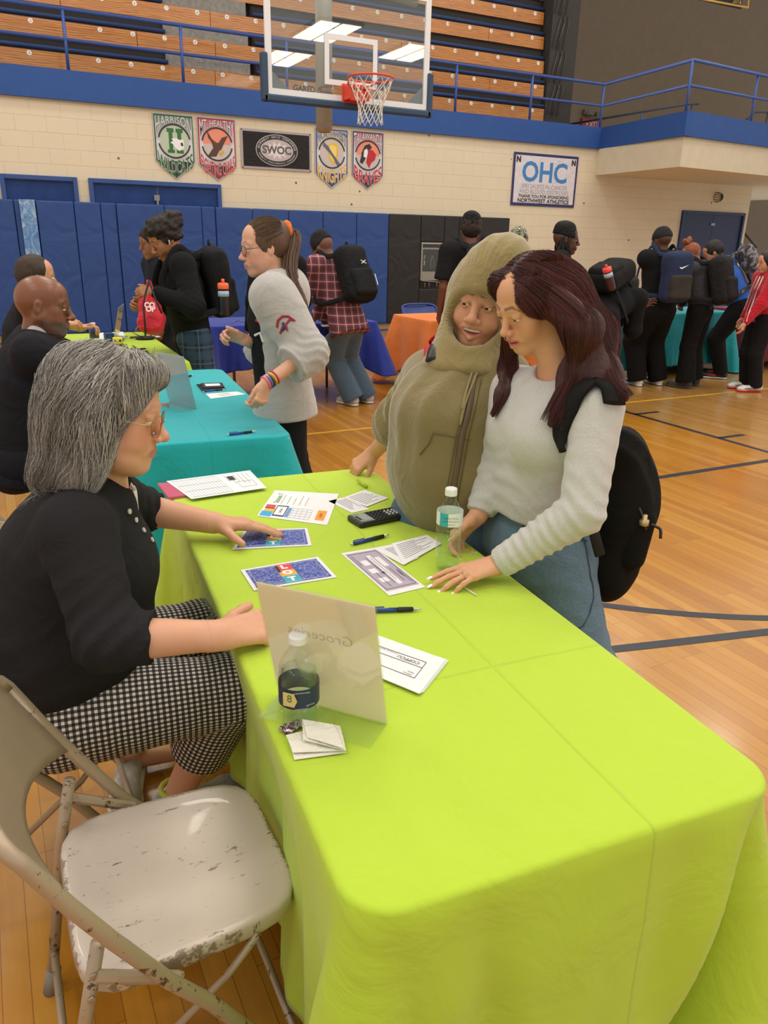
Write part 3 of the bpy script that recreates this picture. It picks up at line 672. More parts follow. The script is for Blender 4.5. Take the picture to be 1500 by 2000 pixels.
table_under('folding table under the nearest lime cloth', c1, rz1, .70, 1.80, TZ-.004)
M_TEAL = m_cloth('1fa8b0', [(0, .02, .006), (1, .3, .005), (1, -.4, .005)], 'b')
o, c2, rz2 = tablecloth('turquoise tablecloth on the middle table behind the grey-haired woman', (.72, 2.98), (.90, 4.72), .72, TZ, .16, M_TEAL, None, rc=.06, seed=8)
table_under('folding table under the turquoise cloth', c2, rz2, .72, 1.74, TZ-.004)
M_LIME2 = m_cloth(LIME, [(0, 0, .006), (1, .1, .006)], 'c')
o, c3, rz3 = tablecloth('lime green tablecloth on the far table in front of the blue pads', (.79, 5.0), (.82, 6.72), .70, TZ, .16, M_LIME2, 'lime green tablecloths', rc=.05, seed=12)
table_under('folding table under the far lime cloth', c3, rz3, .70, 1.70, TZ-.004)
M_NAVY = m_cloth('2b3a94', [(0, .3, .006)], 'd')
o, c4, rz4 = tablecloth('royal blue tablecloth on the table along the wall pads', (1.72, 7.30), (3.46, 7.30), .76, TZ, .36, M_NAVY, None, rc=.04, seed=15, waves=9, wav=.02)
table_under('folding table under the royal blue cloth', c4, rz4, .76, 1.74, TZ-.004)
M_ORG = m_cloth('e8803c', [(0, .1, .006)], 'e')
o, c5, rz5 = tablecloth('orange tablecloth behind the girl in the olive hoodie', (3.98, 7.2), (5.7, 7.3), .76, TZ, .2, M_ORG, None, rc=.04, seed=21)
table_under('folding table under the orange cloth', c5, rz5, .76, 1.74, TZ-.004)
M_TEAL2 = m_cloth('1c8f98', [(0, .1, .006), (1, .3, .006)], 'f')
o, c6, rz6 = tablecloth('dark teal tablecloth on the right where five students stand', (6.35, 7.12), (8.42, 7.18), .76, TZ, .14, M_TEAL2, None, rc=.04, seed=31, waves=9, wav=.02)
table_under('folding table under the dark teal cloth', c6, rz6, .76, 2.0, TZ-.004)
M_MAR = m_cloth('5e1f2c', [], 'g')
o, c7, rz7 = tablecloth('maroon tablecloth cut off by the right edge of the picture', (8.78, 7.1), (10.5, 7.2), .76, TZ, .14, M_MAR, None, rc=.04, seed=33)
table_under('folding table under the maroon cloth', c7, rz7, .76, 1.74, TZ-.004)
# ---------------------------------------------------------------- folding chairs
def m_steel(c, wear=.0, key=''):
    t = NT('painted_steel_'+key); co = t.co()
    n = t.noise(co, 38, 5, .7); n2 = t.noise(co, 5, 3)
    base = t.mix(t.math('MULTIPLY', n2, .25), c, '9c8a74')
    if wear:
        lo = .74-wear*.16
        base = t.mix(t.ramp(t.math('ADD', n, t.math('MULTIPLY', n2, .12)), [(lo, 0.0), (lo+.03, 1.0)]), base, '5a4534')
    return t.P(Base_Color=base, Roughness=.42, Metallic=.25, Normal=t.bump(t.noise(co, 120, 2), .08, .001))
def m_seat():
    t = NT('worn_seat'); co = t.co()
    n = t.noise(co, 60, 5, .75); n2 = t.noise(co, 7, 3)
    base = t.mix(t.math('MULTIPLY', n2, .35), 'cdbfb4', 'b5a699')
    # chips in long scratched rows
    r = t.noise(t.co(scale=(14, 90, 1), rot=(0, 0, -.25)), 1.0, 4, .8)
    k = t.math('MULTIPLY', t.ramp(r, [(.60, 0.0), (.64, 1.0)]), t.ramp(t.noise(co, 45, 3, .7), [(.5, 0.0), (.55, 1.0)]))
    base = t.mix(t.math('MULTIPLY', k, .85), base, '6a5448')
    sx = t.n('SeparateXYZ'); t.put(sx.inputs[0], co)
    ex = t.math('MAXIMUM', t.math('DIVIDE', t.math('ABSOLUTE', sx.outputs[0]), .19), t.math('DIVIDE', t.math('ABSOLUTE', sx.outputs[1]), .195))
    e = t.ramp(t.math('ADD', ex, t.math('MULTIPLY', t.math('SUBTRACT', n, .5), .25)), [(.985, 0.0), (1.01, 1.0)])
    base = t.mix(t.math('MULTIPLY', e, .8), base, '77604c')
    return t.P(Base_Color=base, Roughness=.38, Metallic=.1, Coat_Weight=.2, Normal=t.bump(t.noise(co, 10, 2), .15, .01))
def folding_chair(label, x, y, rz, steel, seat_m, grp=None, back_m=None):
    g = thing('folding_chair', label, 'chair', (x, y, 0), rz, grp)
    HW = .235
    # seat pan
    mb = MB(); a, b = .195, .195; n = 40; rings = []
    def rr(ax, bx, r):
        out = []
        for k in range(48):
            t_ = 2*math.pi*k/48; ex = 5.0; cx, sy = math.cos(t_), math.sin(t_)
            q = (abs(cx)**ex+abs(sy)**ex)**(-1/ex); out.append((ax*cx*q+.0, bx*sy*q*(1.0+.06*(-cx))))
        return out
    for f_, z_ in ((.0, .421), (.4, .422), (.75, .426), (.93, .430), (.98, .429), (1.0, .423), (1.0, .398), (.985, .393), (.9, .394), (.9, .41), (.0, .41)):
        rings.append([(px_*f_, py_*f_, z_) for px_, py_ in rr(a, b, 0)])
    vs = [p for r in rings for p in r]; m = 48
    mb.add(vs, [(r*m+i, (r+1)*m+i, (r+1)*m+(i+1) % m, r*m+(i+1) % m)[::-1] for r in range(len(rings)-1) for i in range(m)])
    mb.build('seat', seat_m, g, smooth=True, loc=(.02, 0, 0))
    # inverted U main frame: up the back, arching over the top
    side = [(.225, 0), (.13, .16), (.02, .345), (-.04, .425), (-.115, .55), (-.165, .64), (-.215, .74)]
    def arc_top():
        P = [(p[0], -HW, p[1]) for p in side]; n = 14
        for k in range(n+1):
            a_ = math.pi*k/n; yy = -HW*math.copysign(abs(math.cos(a_))**.62, math.cos(a_)); zz = .055*abs(math.sin(a_))**.7
            P.append((-.215-.45*zz-.02*math.sin(a_), yy, .74+zz))
        P += [(p[0], HW, p[1]) for p in side[::-1]]; return P
    MB().tube(arc_top(), .0125, 12).build('main_frame', steel, g, smooth=True)
    # backrest panel, curved between the tubes
    rows = []
    for i in range(9):
        v = i/8; z_ = .575+.205*v
        row = []
        for j in range(17):
            u = j/16*2-1; y_ = u*(HW-.008); zz = z_+(.012*(1-u*u) if v > .5 else .055*(1-u*u)*(1-v*2))
            xx = -.130-(zz-.575)*.53-.055*(1-u*u); row.append((xx, y_, zz))
        rows.append(row)
    MB().grid(rows).build('backrest', back_m or steel, g, smooth=True, solid=.006)
    for s_ in (-1, 1):
        y_ = s_*(HW-.03)
        # rear leg
        MB().tube([(-.135, y_, .525), (-.168, y_, .38), (-.225, y_, .03)], .0115, 10).build('rear_leg', steel, g, smooth=True)
        MB().tube([(-.219, y_, .06), (-.232, y_, .0)], [.0155, .016], 10).build('rubber_foot', plain('8a7f78', .7), g, smooth=True)
        MB().tube([(.222, s_*HW, .03), (.238, s_*HW, .0)], [.0165, .017], 10).build('rubber_foot', plain('8a7f78', .7), g, smooth=True)
        MB().tube([(-.145, y_+s_*.014, .475), (-.02, s_*(HW)-s_*.016, .405)], .010, 8, flat=((0, 0, 1), 1.1)).build('hinge_brace', steel, g)
        MB().tube([(.12, s_*.19, .40), (.06, s_*.19, .33), (-.10, s_*.185, .20)], .007, 8).build('seat_link', steel, g, smooth=True)
        for (px_, pz_) in ((-.147, .475), (-.02, .405), (.09, .235), (-.155, .43)):
            yy = (y_ if px_ < 0 else s_*HW); MB().lathe([(0, -.003), (.006, -.002), (.007, 0)], (px_, yy-s_*.0-(.0135), pz_), 10, 1).build('rivet', plain('a89a86', .35, .7), g)
    MB().tube([(-.212, -(HW-.03), .11), (-.212, (HW-.03), .11)], .008, 8).build('crossbar', steel, g, smooth=True)
    MB().tube([(.19, -HW, .09), (.19, HW, .09)], .008, 8).build('crossbar', steel, g, smooth=True)
    return g
ST1 = m_steel('b09d86', .5, 'near'); ST1B = m_steel('a8957e', .0, 'nearback'); ST2 = m_steel('a8957f', .1, 'far'); SEAT = m_seat()
folding_chair('empty worn beige folding chair nearest the camera at the lower left', .155, 1.165, 0, ST1, SEAT, None, ST1B)
folding_chair('beige folding chair the grey-haired woman sits on', -.02, 1.80, .04, ST2, ST2)
folding_chair('beige folding chair at the left edge under the bald man', .0, 3.05, .1, m_steel('b5a58c', .0, 'tan'), ST2)
folding_chair('beige folding chair under the dark-haired seated man', -.06, 5.35, .0, m_steel('b0a08a', .0, 'tan2'), ST2)
BS = plain('24408c', .4)
ch = folding_chair('blue metal folding chair behind the orange table', 4.66, 8.0, -math.pi/2, BS, BS)
MB().box((-.13, -.2, .60), (-.126, .14, .69)).build('taped_sheet', plain('e6dd92', .7), ch)
# ---------------------------------------------------------------- things on the tables
PW = plain('e9e8ea', .75); INK = plain('3c3a40', .8)
class Sheet:
    """flat sheet given by four corners (far-left, far-right, near-right, near-left as seen in the world), lying at height z"""
    def __init__(s, name, label, cat, px, z, mat, th=.0008, group=None, pts=None):
        s.q = [AZ(x, y, z) for x, y in px] if pts is None else [A3(p) for p in pts]; s.c = sum(s.q)/4
        mb = MB(); a = [tuple(p-s.c) for p in s.q]; b = [tuple(p-s.c+A3((0, 0, th))) for p in s.q]
        mb.add(a+b, [(0, 1, 2, 3), (7, 6, 5, 4)]+[(k, 4+k, 4+(k+1) % 4, (k+1) % 4) for k in range(4)])
        s.g = thing(name, label, cat, tuple(s.c), 0, group); mb.build('sheet', mat, s.g); s.th = th
    def at(s, u, v, h=.0004):
        a = s.q[0]*(1-u)+s.q[1]*u; b = s.q[3]*(1-u)+s.q[2]*u; return a*(1-v)+b*v-s.c+A3((0, 0, s.th+h))
    def quad(s, name, u0, v0, u1, v1, mat, h=.0004):
        P_ = [s.at(u0, v0, h), s.at(u1, v0, h), s.at(u1, v1, h), s.at(u0, v1, h)]; MB().add(P_, [(0, 1, 2, 3)]).build(name, mat, s.g)
    def lines(s, name, items, mat, w=.0006, h=.0006):
        mb = MB()
        for (u0, v0, u1, v1) in items: mb.tube([s.at(u0, v0, h), s.at(u1, v1, h)], w, 4)
        mb.build(name, mat, s.g)
    def text(s, word, u0, v0, u1, v1, size, mat, h=.0008, **k):
        """text centred between (u0,v0) and (u1,v1), running in that direction"""
        a, b = s.at(u0, v0, h), s.at(u1, v1, h); d = nrm3(b-a); up = np.cross(A3((0, 0, 1)), d); c = (a+b)/2
        letters('lettering', [(word, (c, d, up, (0, 0, 1)))], mat, s.g, size, **k)
def A3(p): return np.array(p, float)
def nrm3(v): return v/np.linalg.norm(v)
Z0 = TZ+.0018
def scribble(sh, n, u0, v0, u1, v1, along='u', seed=0, frac=(.5, 1), name='print_lines', w=.0005, mat=INK):
    r_ = random.Random(seed); it = []
    for k in range(n):
        t = (k+.5)/n; f_ = r_.uniform(*frac)
        if along == 'u': it.append((u0, v0+(v1-v0)*t, u0+(u1-u0)*f_, v0+(v1-v0)*t))
        else: it.append((u0+(u1-u0)*t, v0, u0+(u1-u0)*t, v0+(v1-v0)*f_))
    sh.lines(name, it, mat, w)
# pink phone and sign-in sheet
ph = Sheet('phone', 'pink phone lying face down half under the sign-in sheet by the grey-haired woman', 'phone', [(308, 948), (352, 946), (374, 970), (330, 976)], Z0, plain('c8607e', .25), .008)
for u, v in ((.86, .80), (.93, .93), (.80, .92)): MB().lathe([(.0, .0095), (.005, .0095), (.0055, .007), (.0055, 0)], tuple(ph.at(u, v, -.008)), 12).build('camera_lens', plain('17161a', .1), ph.g, smooth=True)
s1 = Sheet('sign_in_sheet', 'white printed sign-in sheet with ruled rows at the far left of the lime table', 'paper', [(325, 940), (488, 919), (521, 953), (374, 975)], Z0+.009, PW)
s1.lines('table_rules', [(.04+.52*k/14, .08, .04+.52*k/14, .94) for k in range(15)]+[(.04, .08+.86*k/3, .56, .08+.86*k/3) for k in range(4)], plain('8c8a96', .8), .0004)
s1.quad('emblem', .66, .18, .74, .40, INK); scribble(s1, 6, .62, .10, .95, .90, 'v', 3, (.3, .9)); s1.lines('frames', [(.72, .52, .92, .52), (.72, .80, .92, .80), (.72, .52, .72, .80), (.92, .52, .92, .80)], INK, .0004)
# station sheet
s2 = Sheet('station_sheet', 'white activity sheet with a small colourful block reading Station 7', 'paper', [(537, 958), (662, 965), (639, 1026), (502, 1008)], Z0, PW)
G_ = plain('5f9a58', .8)
s2.text('Station 7', .14, .52, .14, .08, .026, G_)
s2.quad('blue_block', .02, .80, .18, 1.0-.03, plain('3fa6d8', .7)); s2.quad('red_block', .03, .56, .17, .70, plain('cf4a58', .7)); s2.quad('gold_block', .04, .68, .19, .80, plain('d8b456', .7))
s2.quad('navy_frame', .19, .56, .36, .93, plain('2a3f66', .7)); s2.quad('frame_inside', .205, .60, .345, .89, PW, .0007)
s2.text('Lottery', .275, .88, .275, .60, .014, INK, .001)
s2.quad('table_head', .37, .62, .42, .93, plain('6c98d0', .7)); s2.lines('table_rules', [(.37+.07*k, .62, .37+.07*k, .93) for k in range(6)]+[(.37, .62+.31*k/4, .72, .62+.31*k/4) for k in range(5)], plain('9aa8c0', .8), .0004)
s2.quad('orange_block', .80, .60, .93, .90, plain('ec9a3c', .7)); s2.text('LUCKY', .865, .88, .865, .62, .012, INK, .001)
for i in range(5): s2.lines('print_lines', [(.22+.09*i, .50, .22+.09*i, .16+.05*(i % 3))], INK, .0005)
# small papers near the calculator
s3 = Sheet('receipt_slip', 'small white printed slip beside the calculator, the upper one', 'paper', [(671, 972), (712, 957), (759, 973), (716, 990)], Z0+.001, PW); scribble(s3, 8, .1, .1, .9, .9, 'u', 5)
s4 = Sheet('receipt_slip', 'small white printed slip touching the station sheet, left of the calculator', 'paper', [(641, 979), (674, 971), (722, 995), (687, 1002)], Z0, PW); scribble(s4, 6, .2, .1, .9, .9, 'v', 6)
# calculator
cq = [AZ(x, y, Z0+.016) for x, y in ((689, 1006), (773, 990), (796, 1002), (712, 1020))]
cc_ = sum(cq)/4; cg = thing('calculator', 'black scientific calculator with pale round number keys on the lime table', 'calculator', (cc_[0], cc_[1], Z0))
cu = nrm3(cq[1]-cq[0]); cv = nrm3(np.cross(A3((0, 0, 1)), cu)); CL, CWd = .185, .082
def cpt(u, v, z): return (u*cu[0]+v*cv[0], u*cu[1]+v*cv[1], z)
RC_ = np.stack([cu, cv, A3((0, 0, 1))], 1)
cl = [(-CL/2, -CWd/2*.92), (-CL/2+.006, -CWd/2), (CL/2-.006, -CWd/2*.95), (CL/2, -CWd/2*.8), (CL/2, CWd/2*.8), (CL/2-.006, CWd/2*.95), (-CL/2+.006, CWd/2), (-CL/2, CWd/2*.92)]
MB().prism(cl, 0, .016, ((0, 0, 0), cu, cv, (0, 0, 1))).build('body', plain('1f2022', .35), cg, bevel=.004, seg=3)
def cb_(name, u0, v0, u1, v1, z0, z1, mat, bv=0): MB().prism([(u0, v0), (u1, v0), (u1, v1), (u0, v1)], z0, z1, ((0, 0, 0), cu, cv, (0, 0, 1))).build(name, mat, cg, bevel=bv)
cb_('screen_frame', -.083, -.034, -.038, .034, .0155, .0172, plain('7d8488', .4), .002); cb_('screen', -.068, -.026, -.042, .028, .0168, .0176, plain('9aa59a', .25)); cb_('solar_cell', -.080, -.016, -.073, .016, .0168, .0177, plain('141214', .2))
kb = MB(); kw = MB()
for i in range(9):
    for j in range(5):
        u = -.030+i*.0132; v = -.028+j*.014; (kw if (i > 3 and 0 < j < 4 and i < 8) else kb).lathe([(.0, .0192), (.0038, .019), (.0045, .016)], cpt(u, v, 0), 10)
kb.build('dark_keys', plain('34363a', .4), cg, smooth=True)['kind'] = 'stuff'; kw.build('number_keys', plain('dad8d2', .4), cg, smooth=True)['kind'] = 'stuff'
# pens
def pen(label, a, b, z=Z0+.0055, body='1f3f8c', grip='1a1a1c', txt=None, r=.0052, cat='pen', tip='c8ccd0'):
    """a = back end, b = writing tip, in picture points on the table"""
    A_, B_ = AZ(*a, z), AZ(*b, z); c = (A_+B_)/2; g = thing('pen', label, cat, (c[0], c[1], z)); u = B_-A_
    P_ = lambda t: A_+u*t-A3((c[0], c[1], z))
    MB().tube([P_(.08), P_(.56)], r, 12).build('barrel', plain(body, .25), g, smooth=True); MB().tube([P_(.56), P_(.60), P_(.84)], [r*.9, r*1.15, r*1.0], 12).build('grip', plain(grip, .6), g, smooth=True)
    MB().tube([P_(.84), P_(.97), P_(1.0)], [r*.85, r*.35, r*.15], 12).build('tip', plain(tip, .25, .8), g, smooth=True); MB().tube([P_(0), P_(.08)], r*.55, 10).build('push_button', plain('c8ccd0', .25, .8), g, smooth=True)
    n = nrm3(np.cross(u, A3((0, 0, 1)))); MB().tube([P_(.07)+A3((0, 0, r)), P_(.07)+A3((0, 0, r*1.6)), P_(.34)+A3((0, 0, r*1.5))], r*.28, 6).build('clip', plain(body, .3), g)
    if txt: letters('lettering', [(txt, (P_(.32)+A3((0, 0, r*1.02)), nrm3(-u), -np.cross(A3((0, 0, 1)), nrm3(u)), (0, 0, 1)))], plain('dfe3ea', .5), g, .006)
    return g
pen('blue and black click pen between the calculator and the two blue cards', (685, 1063), (761, 1044))
pen('blue pen with white lettering sticking out behind the acrylic sign holder', (712, 1193), (824, 1189), txt='COPFCU')
pen('blue pen lying on the turquoise tablecloth near its front edge', (444, 849), (501, 842))
pen('blue pen beside the dark cards on the turquoise tablecloth', (396, 765), (441, 760), z=Z0+.012)
pen('dark pen end behind the clear sign holder on the turquoise tablecloth', (352, 741), (377, 732), body='20242c')
pen('upper blue pen on the far lime table', (252, 684), (290, 680)); pen('lower blue pen touching the bald man\'s fingers on the far lime table', (258, 690), (293, 685)); 
pen('black pen beside the black tray on the far lime table', (253, 660), (272, 657), body='20242c')
# big cheque and receipts
s5 = Sheet('cheque', 'mauve and white oversized practice cheque on the lime table', 'paper', [(666, 1081), (733, 1070), (831, 1147), (760, 1164)], Z0, PW)
s5.quad('mauve_field', .05, .05, .95, .92, plain('b3a8b8', .8)); s5.lines('border', [(.09, .08, .91, .08), (.09, .08, .09, .89), (.91, .08, .91, .89), (.09, .89, .91, .89)], plain('55505e', .8), .0006, .0008)
for q in ((.50, .16, .62, .84), (.66, .22, .80, .45), (.22, .25, .40, .37), (.18, .45, .38, .55), (.18, .66, .40, .75)): s5.quad('white_box', *q, PW, .0007)
for i, (u, v0, v1) in enumerate(((.15, .12, .35), (.28, .55, .85), (.45, .2, .8), (.56, .22, .75), (.72, .5, .8), (.86, .55, .85))): s5.lines('print_lines', [(u, v0, u, v1)], INK, .0006, .001)
s5.text('Pay to the order of', .45, .80, .45, .2, .007, INK, .0012); s5.text('COPFCU', .84, .80, .84, .50, .010, INK, .0012); s5.text('A', .46, .62, .46, .52, .018, INK, .0012)
s6 = Sheet('receipt_slip', 'white printed slip beside the cheque, next to the tall water bottle', 'paper', [(764, 1062), (834, 1045), (862, 1062), (788, 1104)], Z0+.003, PW); scribble(s6, 9, .1, .1, .9, .85, 'u', 8)
s7 = Sheet('receipt_slip', 'curled white slip overlapping the corner of the cheque', 'paper', [(728, 1071), (768, 1063), (818, 1090), (786, 1103)], Z0+.0015, PW); scribble(s7, 6, .35, .15, .9, .9, 'v', 9)
# lottery cards
t = NT('card_back'); co = t.co(); v = t.n('TexVoronoi', {'Vector': co, 'Scale': 150.0}, feature='DISTANCE_TO_EDGE')
n = t.noise(co, 180, 3, .6, 1.5); t.P(Base_Color=t.mix(t.math('GREATER_THAN', n, .54), '2c3f95', '8f9fd6'), Roughness=.35); M_CARD = t.m
def card(label, px, texts, seed):
    s = Sheet('playing_card', label, 'card', px, Z0, plain('e8e8ee', .35), .0012, 'big blue-backed cards'); s.quad('blue_back', .045, .07, .955, .93, M_CARD)
    s.lines('border_line', [(.08, .12, .92, .12), (.08, .88, .92, .88), (.08, .12, .08, .88), (.92, .12, .92, .88)], plain('c8cde6', .5), .0006, .0006)
    s.quad('red_stripe', .40, .07, .60, .36, plain('d33a4e', .5), .0007); s.quad('gold_stripe', .40, .36, .60, .62, plain('e0a63e', .5), .0007); s.quad('teal_stripe', .40, .62, .60, .93, plain('38a8b8', .5), .0007)
    for w_, v_, c_ in texts: s.text(w_, .42, v_, .58, v_, .030, plain(c_, .5), .0011, bold=.002)
    s.quad('black_tab', .40, .10, .435, .42, plain('1c1a1e', .5), .0009)
    return s
card('blue-backed card under the fingers of the grey-haired woman, nearest the station sheet', [(478, 1036), (600, 1032), (609, 1066), (453, 1074)], [('L', .22, 'f0ece8'), ('O', .48, 'f0ece8'), ('T', .78, 'e8f0f0')], 1)
card('blue-backed card partly hidden behind the acrylic sign holder', [(470, 1114), (621, 1088), (658, 1128), (496, 1154)], [('L', .22, 'f0ece8'), ('O', .48, 'f0ece8'), ('T', .78, 'e8f0f0')], 2)
# envelopes
for i in range(4):
    o_ = .9*i
    e = Sheet('envelope', ['bottom envelope of the white stack', 'second-lowest envelope of the white stack', 'second-highest envelope of the white stack', 'top printed envelope of the white stack behind the sign holder'][i], 'envelope', [(700-o_*2, 1228+o_), (876-o_*2, 1291-o_), (827-o_*3, 1353+o_), (655, 1288)], Z0+.0016*i, PW, .0014, 'stack of white envelopes')
    if i == 3:
        e.lines('frame', [(.25, .25, .86, .25), (.25, .72, .86, .72), (.25, .25, .25, .72), (.86, .25, .86, .72), (.25, .42, .86, .42)], INK, .0006)
        e.text('COPFCU', .82, .34, .56, .34, .013, INK, .001); e.text('1 Customer Service', .6, .29, .30, .29, .006, INK, .001); e.text('Name', .84, .62, .74, .62, .006, INK, .001); e.text('Address', .84, .68, .70, .68, .006, INK, .001)
# napkin
nz = Z0
NP = fabric('f3f0e2', None, 600, .2, .4, .1, .9, fold=30)
NC = AZ(620, 1445, nz); ng = thing('napkin', 'folded cream paper napkin in front of the small water bottle', 'napkin', tuple(NC))
def nq(P_): return [AZ(x, y, nz+z)-NC for x, y, z in P_]
def layer(P_, name='fold'):
    q = nq(P_); rows = [[q[0]*(1-u)+q[1]*u for u in np.linspace(0, 1, 7)], [(q[0]*(1-u)+q[1]*u)*.5+(q[3]*(1-u)+q[2]*u)*.5+A3((0, 0, .003)) for u in np.linspace(0, 1, 7)], [q[3]*(1-u)+q[2]*u for u in np.linspace(0, 1, 7)]]
    MB().grid(rows).build(name, NP, ng, smooth=False, solid=.001)
layer([(560, 1440, .002), (640, 1418, .003), (676, 1470, .003), (575, 1484, .002)]); layer([(558, 1436, .010), (628, 1420, .012), (677, 1466, .006), (572, 1470, .008)])
layer([(590, 1405, .022), (664, 1418, .014), (676, 1466, .010), (592, 1445, .018)]); layer([(590, 1405, .024), (650, 1415, .026), (672, 1462, .014), (600, 1440, .022)])
# candy wrapper
cwc = AZ(571, 1424, Z0); mbw = MB(); rr_ = random.Random(3)
pts = [[(x*.022+rr_.uniform(-.002, .002), y*.013+rr_.uniform(-.002, .002), .002+rr_.uniform(0, .009)*(1-abs(x)*.5)) for x in np.linspace(-1, 1, 9)] for y in np.linspace(-1, 1, 6)]
t = NT('foil'); t.P(Base_Color=t.mix(t.math('GREATER_THAN', t.noise(t.co(), 160, 2), .5), '6b4a3c', 'd8cfd6'), Roughness=.25, Metallic=.5)
w = mbw.grid(pts).build('candy_wrapper', t.m, loc=tuple(cwc), solid=.0006, rz=.3); tag(w, 'crumpled brown and silver candy wrapper beside the napkin', 'wrapper')
# sign holders: slanted clear panel with a sheet and a foot
def sign_holder(label, bl, br, h, lean, foot, z=TZ+.002, paper='f6ecdc', tint=.0, words=True):
    A_, B_ = AZ(*bl, z), AZ(*br, z); c = (A_+B_)/2; g = thing('sign_holder', label, 'sign holder', tuple(c)); u = nrm3(B_-A_); w = np.linalg.norm(B_-A_)/2; nb_ = np.cross(u, A3((0, 0, 1)))   # towards the foot side
    up = nrm3(A3((0, 0, 1))*math.cos(lean)-nb_*math.sin(lean)); nn = np.cross(u, up)
    AC = glassy('fafcfa', .02, 1.75); F_ = ((0, 0, 0), u, up, nn)
    MB().prism([(-w, 0), (w, 0), (w, h), (-w, h)], .0016, .0036, F_).build('front_panel', AC, g); MB().prism([(-w, 0), (w, 0), (w, h), (-w, h)], -.0036, -.0016, F_).build('back_panel', AC, g)
    t = NT('insert_'+paper); ms = t.n('MixShader'); ms.inputs[0].default_value = .78; t.put(ms.inputs[1], t.n('BsdfDiffuse', {'Color': L(paper)})); t.put(ms.inputs[2], t.n('BsdfTranslucent', {'Color': L(paper)}))
    t.t.links.new(ms.outputs[0], t.t.nodes['Material Output'].inputs[0])
    MB().prism([(-w+.002, .002), (w-.002, .002), (w-.002, h-.002), (-w+.002, h-.002)], -.0012, .0012, F_).build('paper_insert', t.m, g)
    MB().add([(-u*w), (u*w), (u*w+nb_*foot), (-u*w+nb_*foot), (-u*w+A3((0, 0, .002))), (u*w+A3((0, 0, .002))), (u*w+nb_*foot+A3((0, 0, .002))), (-u*w+nb_*foot+A3((0, 0, .002)))], [(0, 3, 2, 1), (4, 5, 6, 7), (0, 1, 5, 4), (1, 2, 6, 5), (2, 3, 7, 6), (3, 0, 4, 7)]).build('foot', glassy('fafcf8', .05, 1.6), g)
    if words: letters('lettering', [('Groceries', ((0, 0, 0)+up*h*.66+nn*.0015, -u, up, nn))], plain('d3c6ae', .5), g, .030)
    return g
sign_holder('clear acrylic sign holder with a pale sheet standing on the near lime table', (545, 1357), (757, 1414), .265, math.radians(-14), .075)
sign_holder('clear sign holder with a bluish sheet on the turquoise tablecloth', (331, 786), (384, 799), .26, math.radians(-12), .075, paper='d2dfe8', words=False)
sign_holder('clear sign holder seen edge-on at the far lime table between the seated men', (221, 668), (232, 656), .26, math.radians(-14), .07, paper='dcd2ba', words=False)
# bottles
def water_bottle(label, px, z, H=.20, r=.031, labelz=(.075, .115), lab='e8eef0', band=None, ribs=True, water=.5):
    c = AZ(*px, z); g = thing('water_bottle', label, 'bottle', tuple(c)); k = H/.20; n = 28
    prof = [(0, .004)]+[(r*.7, 0), (r*.95, .006)]
    for i in range(12):
        zz = .012+i*.0048; prof.append((r*(1.0 if i % 2 else (.94 if ribs else 1)), zz*k))
    prof += [(r, .072*k), (r*1.02, .076*k), (r*1.02, .118*k), (r, .122*k), (r*.97, .135*k), (r*.78, .155*k), (r*.52, .170*k), (r*.42, .178*k), (r*.40, .184*k), (r*.45, .185*k), (r*.45, .187*k)]
    MB().lathe(prof, n=n).build('bottle_wall', glassy('fafdfc', .03, 1.5), g, smooth=True)
    MB().lathe([(0, .186*k), (r*.47, .186*k), (r*.47, .200*k), (r*.43, .203*k), (0, .203*k)][::1], n=20).build('cap', plain('eceeee', .4), g, bevel=.0006)
    lb = [(r*1.035, labelz[0]*k), (r*1.035, labelz[1]*k)]
    t = NT('bottle_label'+lab)
    if band: 
        sx = t.n('SeparateXYZ'); t.put(sx.inputs[0], t.co()); a = t.math('ARCTAN2', sx.outputs[1], sx.outputs[0])
        t.P(Base_Color=t.mix(t.math('LESS_THAN', t.math('ABSOLUTE', t.math('SUBTRACT', a, band[1])), band[2]), lab, band[0]), Roughness=.4)
    else: t.P(Base_Color=L(lab), Roughness=.4)
    v = MB().lathe(lb, n=n); v.f = [f for f in v.f if len(f) == 4]; v.build('label', t.m, g, smooth=True)
    if water: MB().lathe([(0, .008*k), (r*.88, .008*k), (r*.90, .03*k), (r*.90, water*.2*k), (0, water*.2*k)], n=n).build('water', glassy('f6fbfb', .02, 1.33), g, smooth=True)
    return g, c, k
WL = [water_bottle('tall clear water bottle with white and teal label beside the calculator papers', (873, 1112), TZ+.002, .215, .032, (.118, .150), 'e6ecea', ('3fb0b8', -2.6, .35), water=.5)]
g_, c_, k_ = WL[0]
def on_bottle(g, word, r, z, a, size, mat, k=1):
    n = A3((math.cos(a), math.sin(a), 0)); letters('lettering', [(word, (tuple(n*r+A3((0, 0, z))), (-math.sin(a), math.cos(a), 0), (0, 0, 1), tuple(n)))], mat, g, size)
for i, w_ in enumerate(('PURIFIED WATER', 'NUTRITION FACTS', 'Calories 0')): on_bottle(g_, w_, .0345, .150-.008*i, -2.05, .0048, INK)
g2, c2_, k2 = water_bottle('short clear water bottle with a navy label in front of the acrylic sign holder', (585, 1405), TZ+.002, .165, .034, (.052, .098), '22304c', water=.62)
aC = math.atan2(-c2_[1], -c2_[0])
MB().prism([(-.012, -.013), (.008, -.013), (.014, 0), (.008, .013), (-.012, .013)], 0, .0006, (A3((math.cos(aC-.45), math.sin(aC-.45), 0))*.0362+A3((0, 0, .062)), (-math.sin(aC-.45), math.cos(aC-.45), 0), (0, 0, 1), (math.cos(aC-.45), math.sin(aC-.45), 0))).build('label_badge', plain('d8c884', .4), g2)
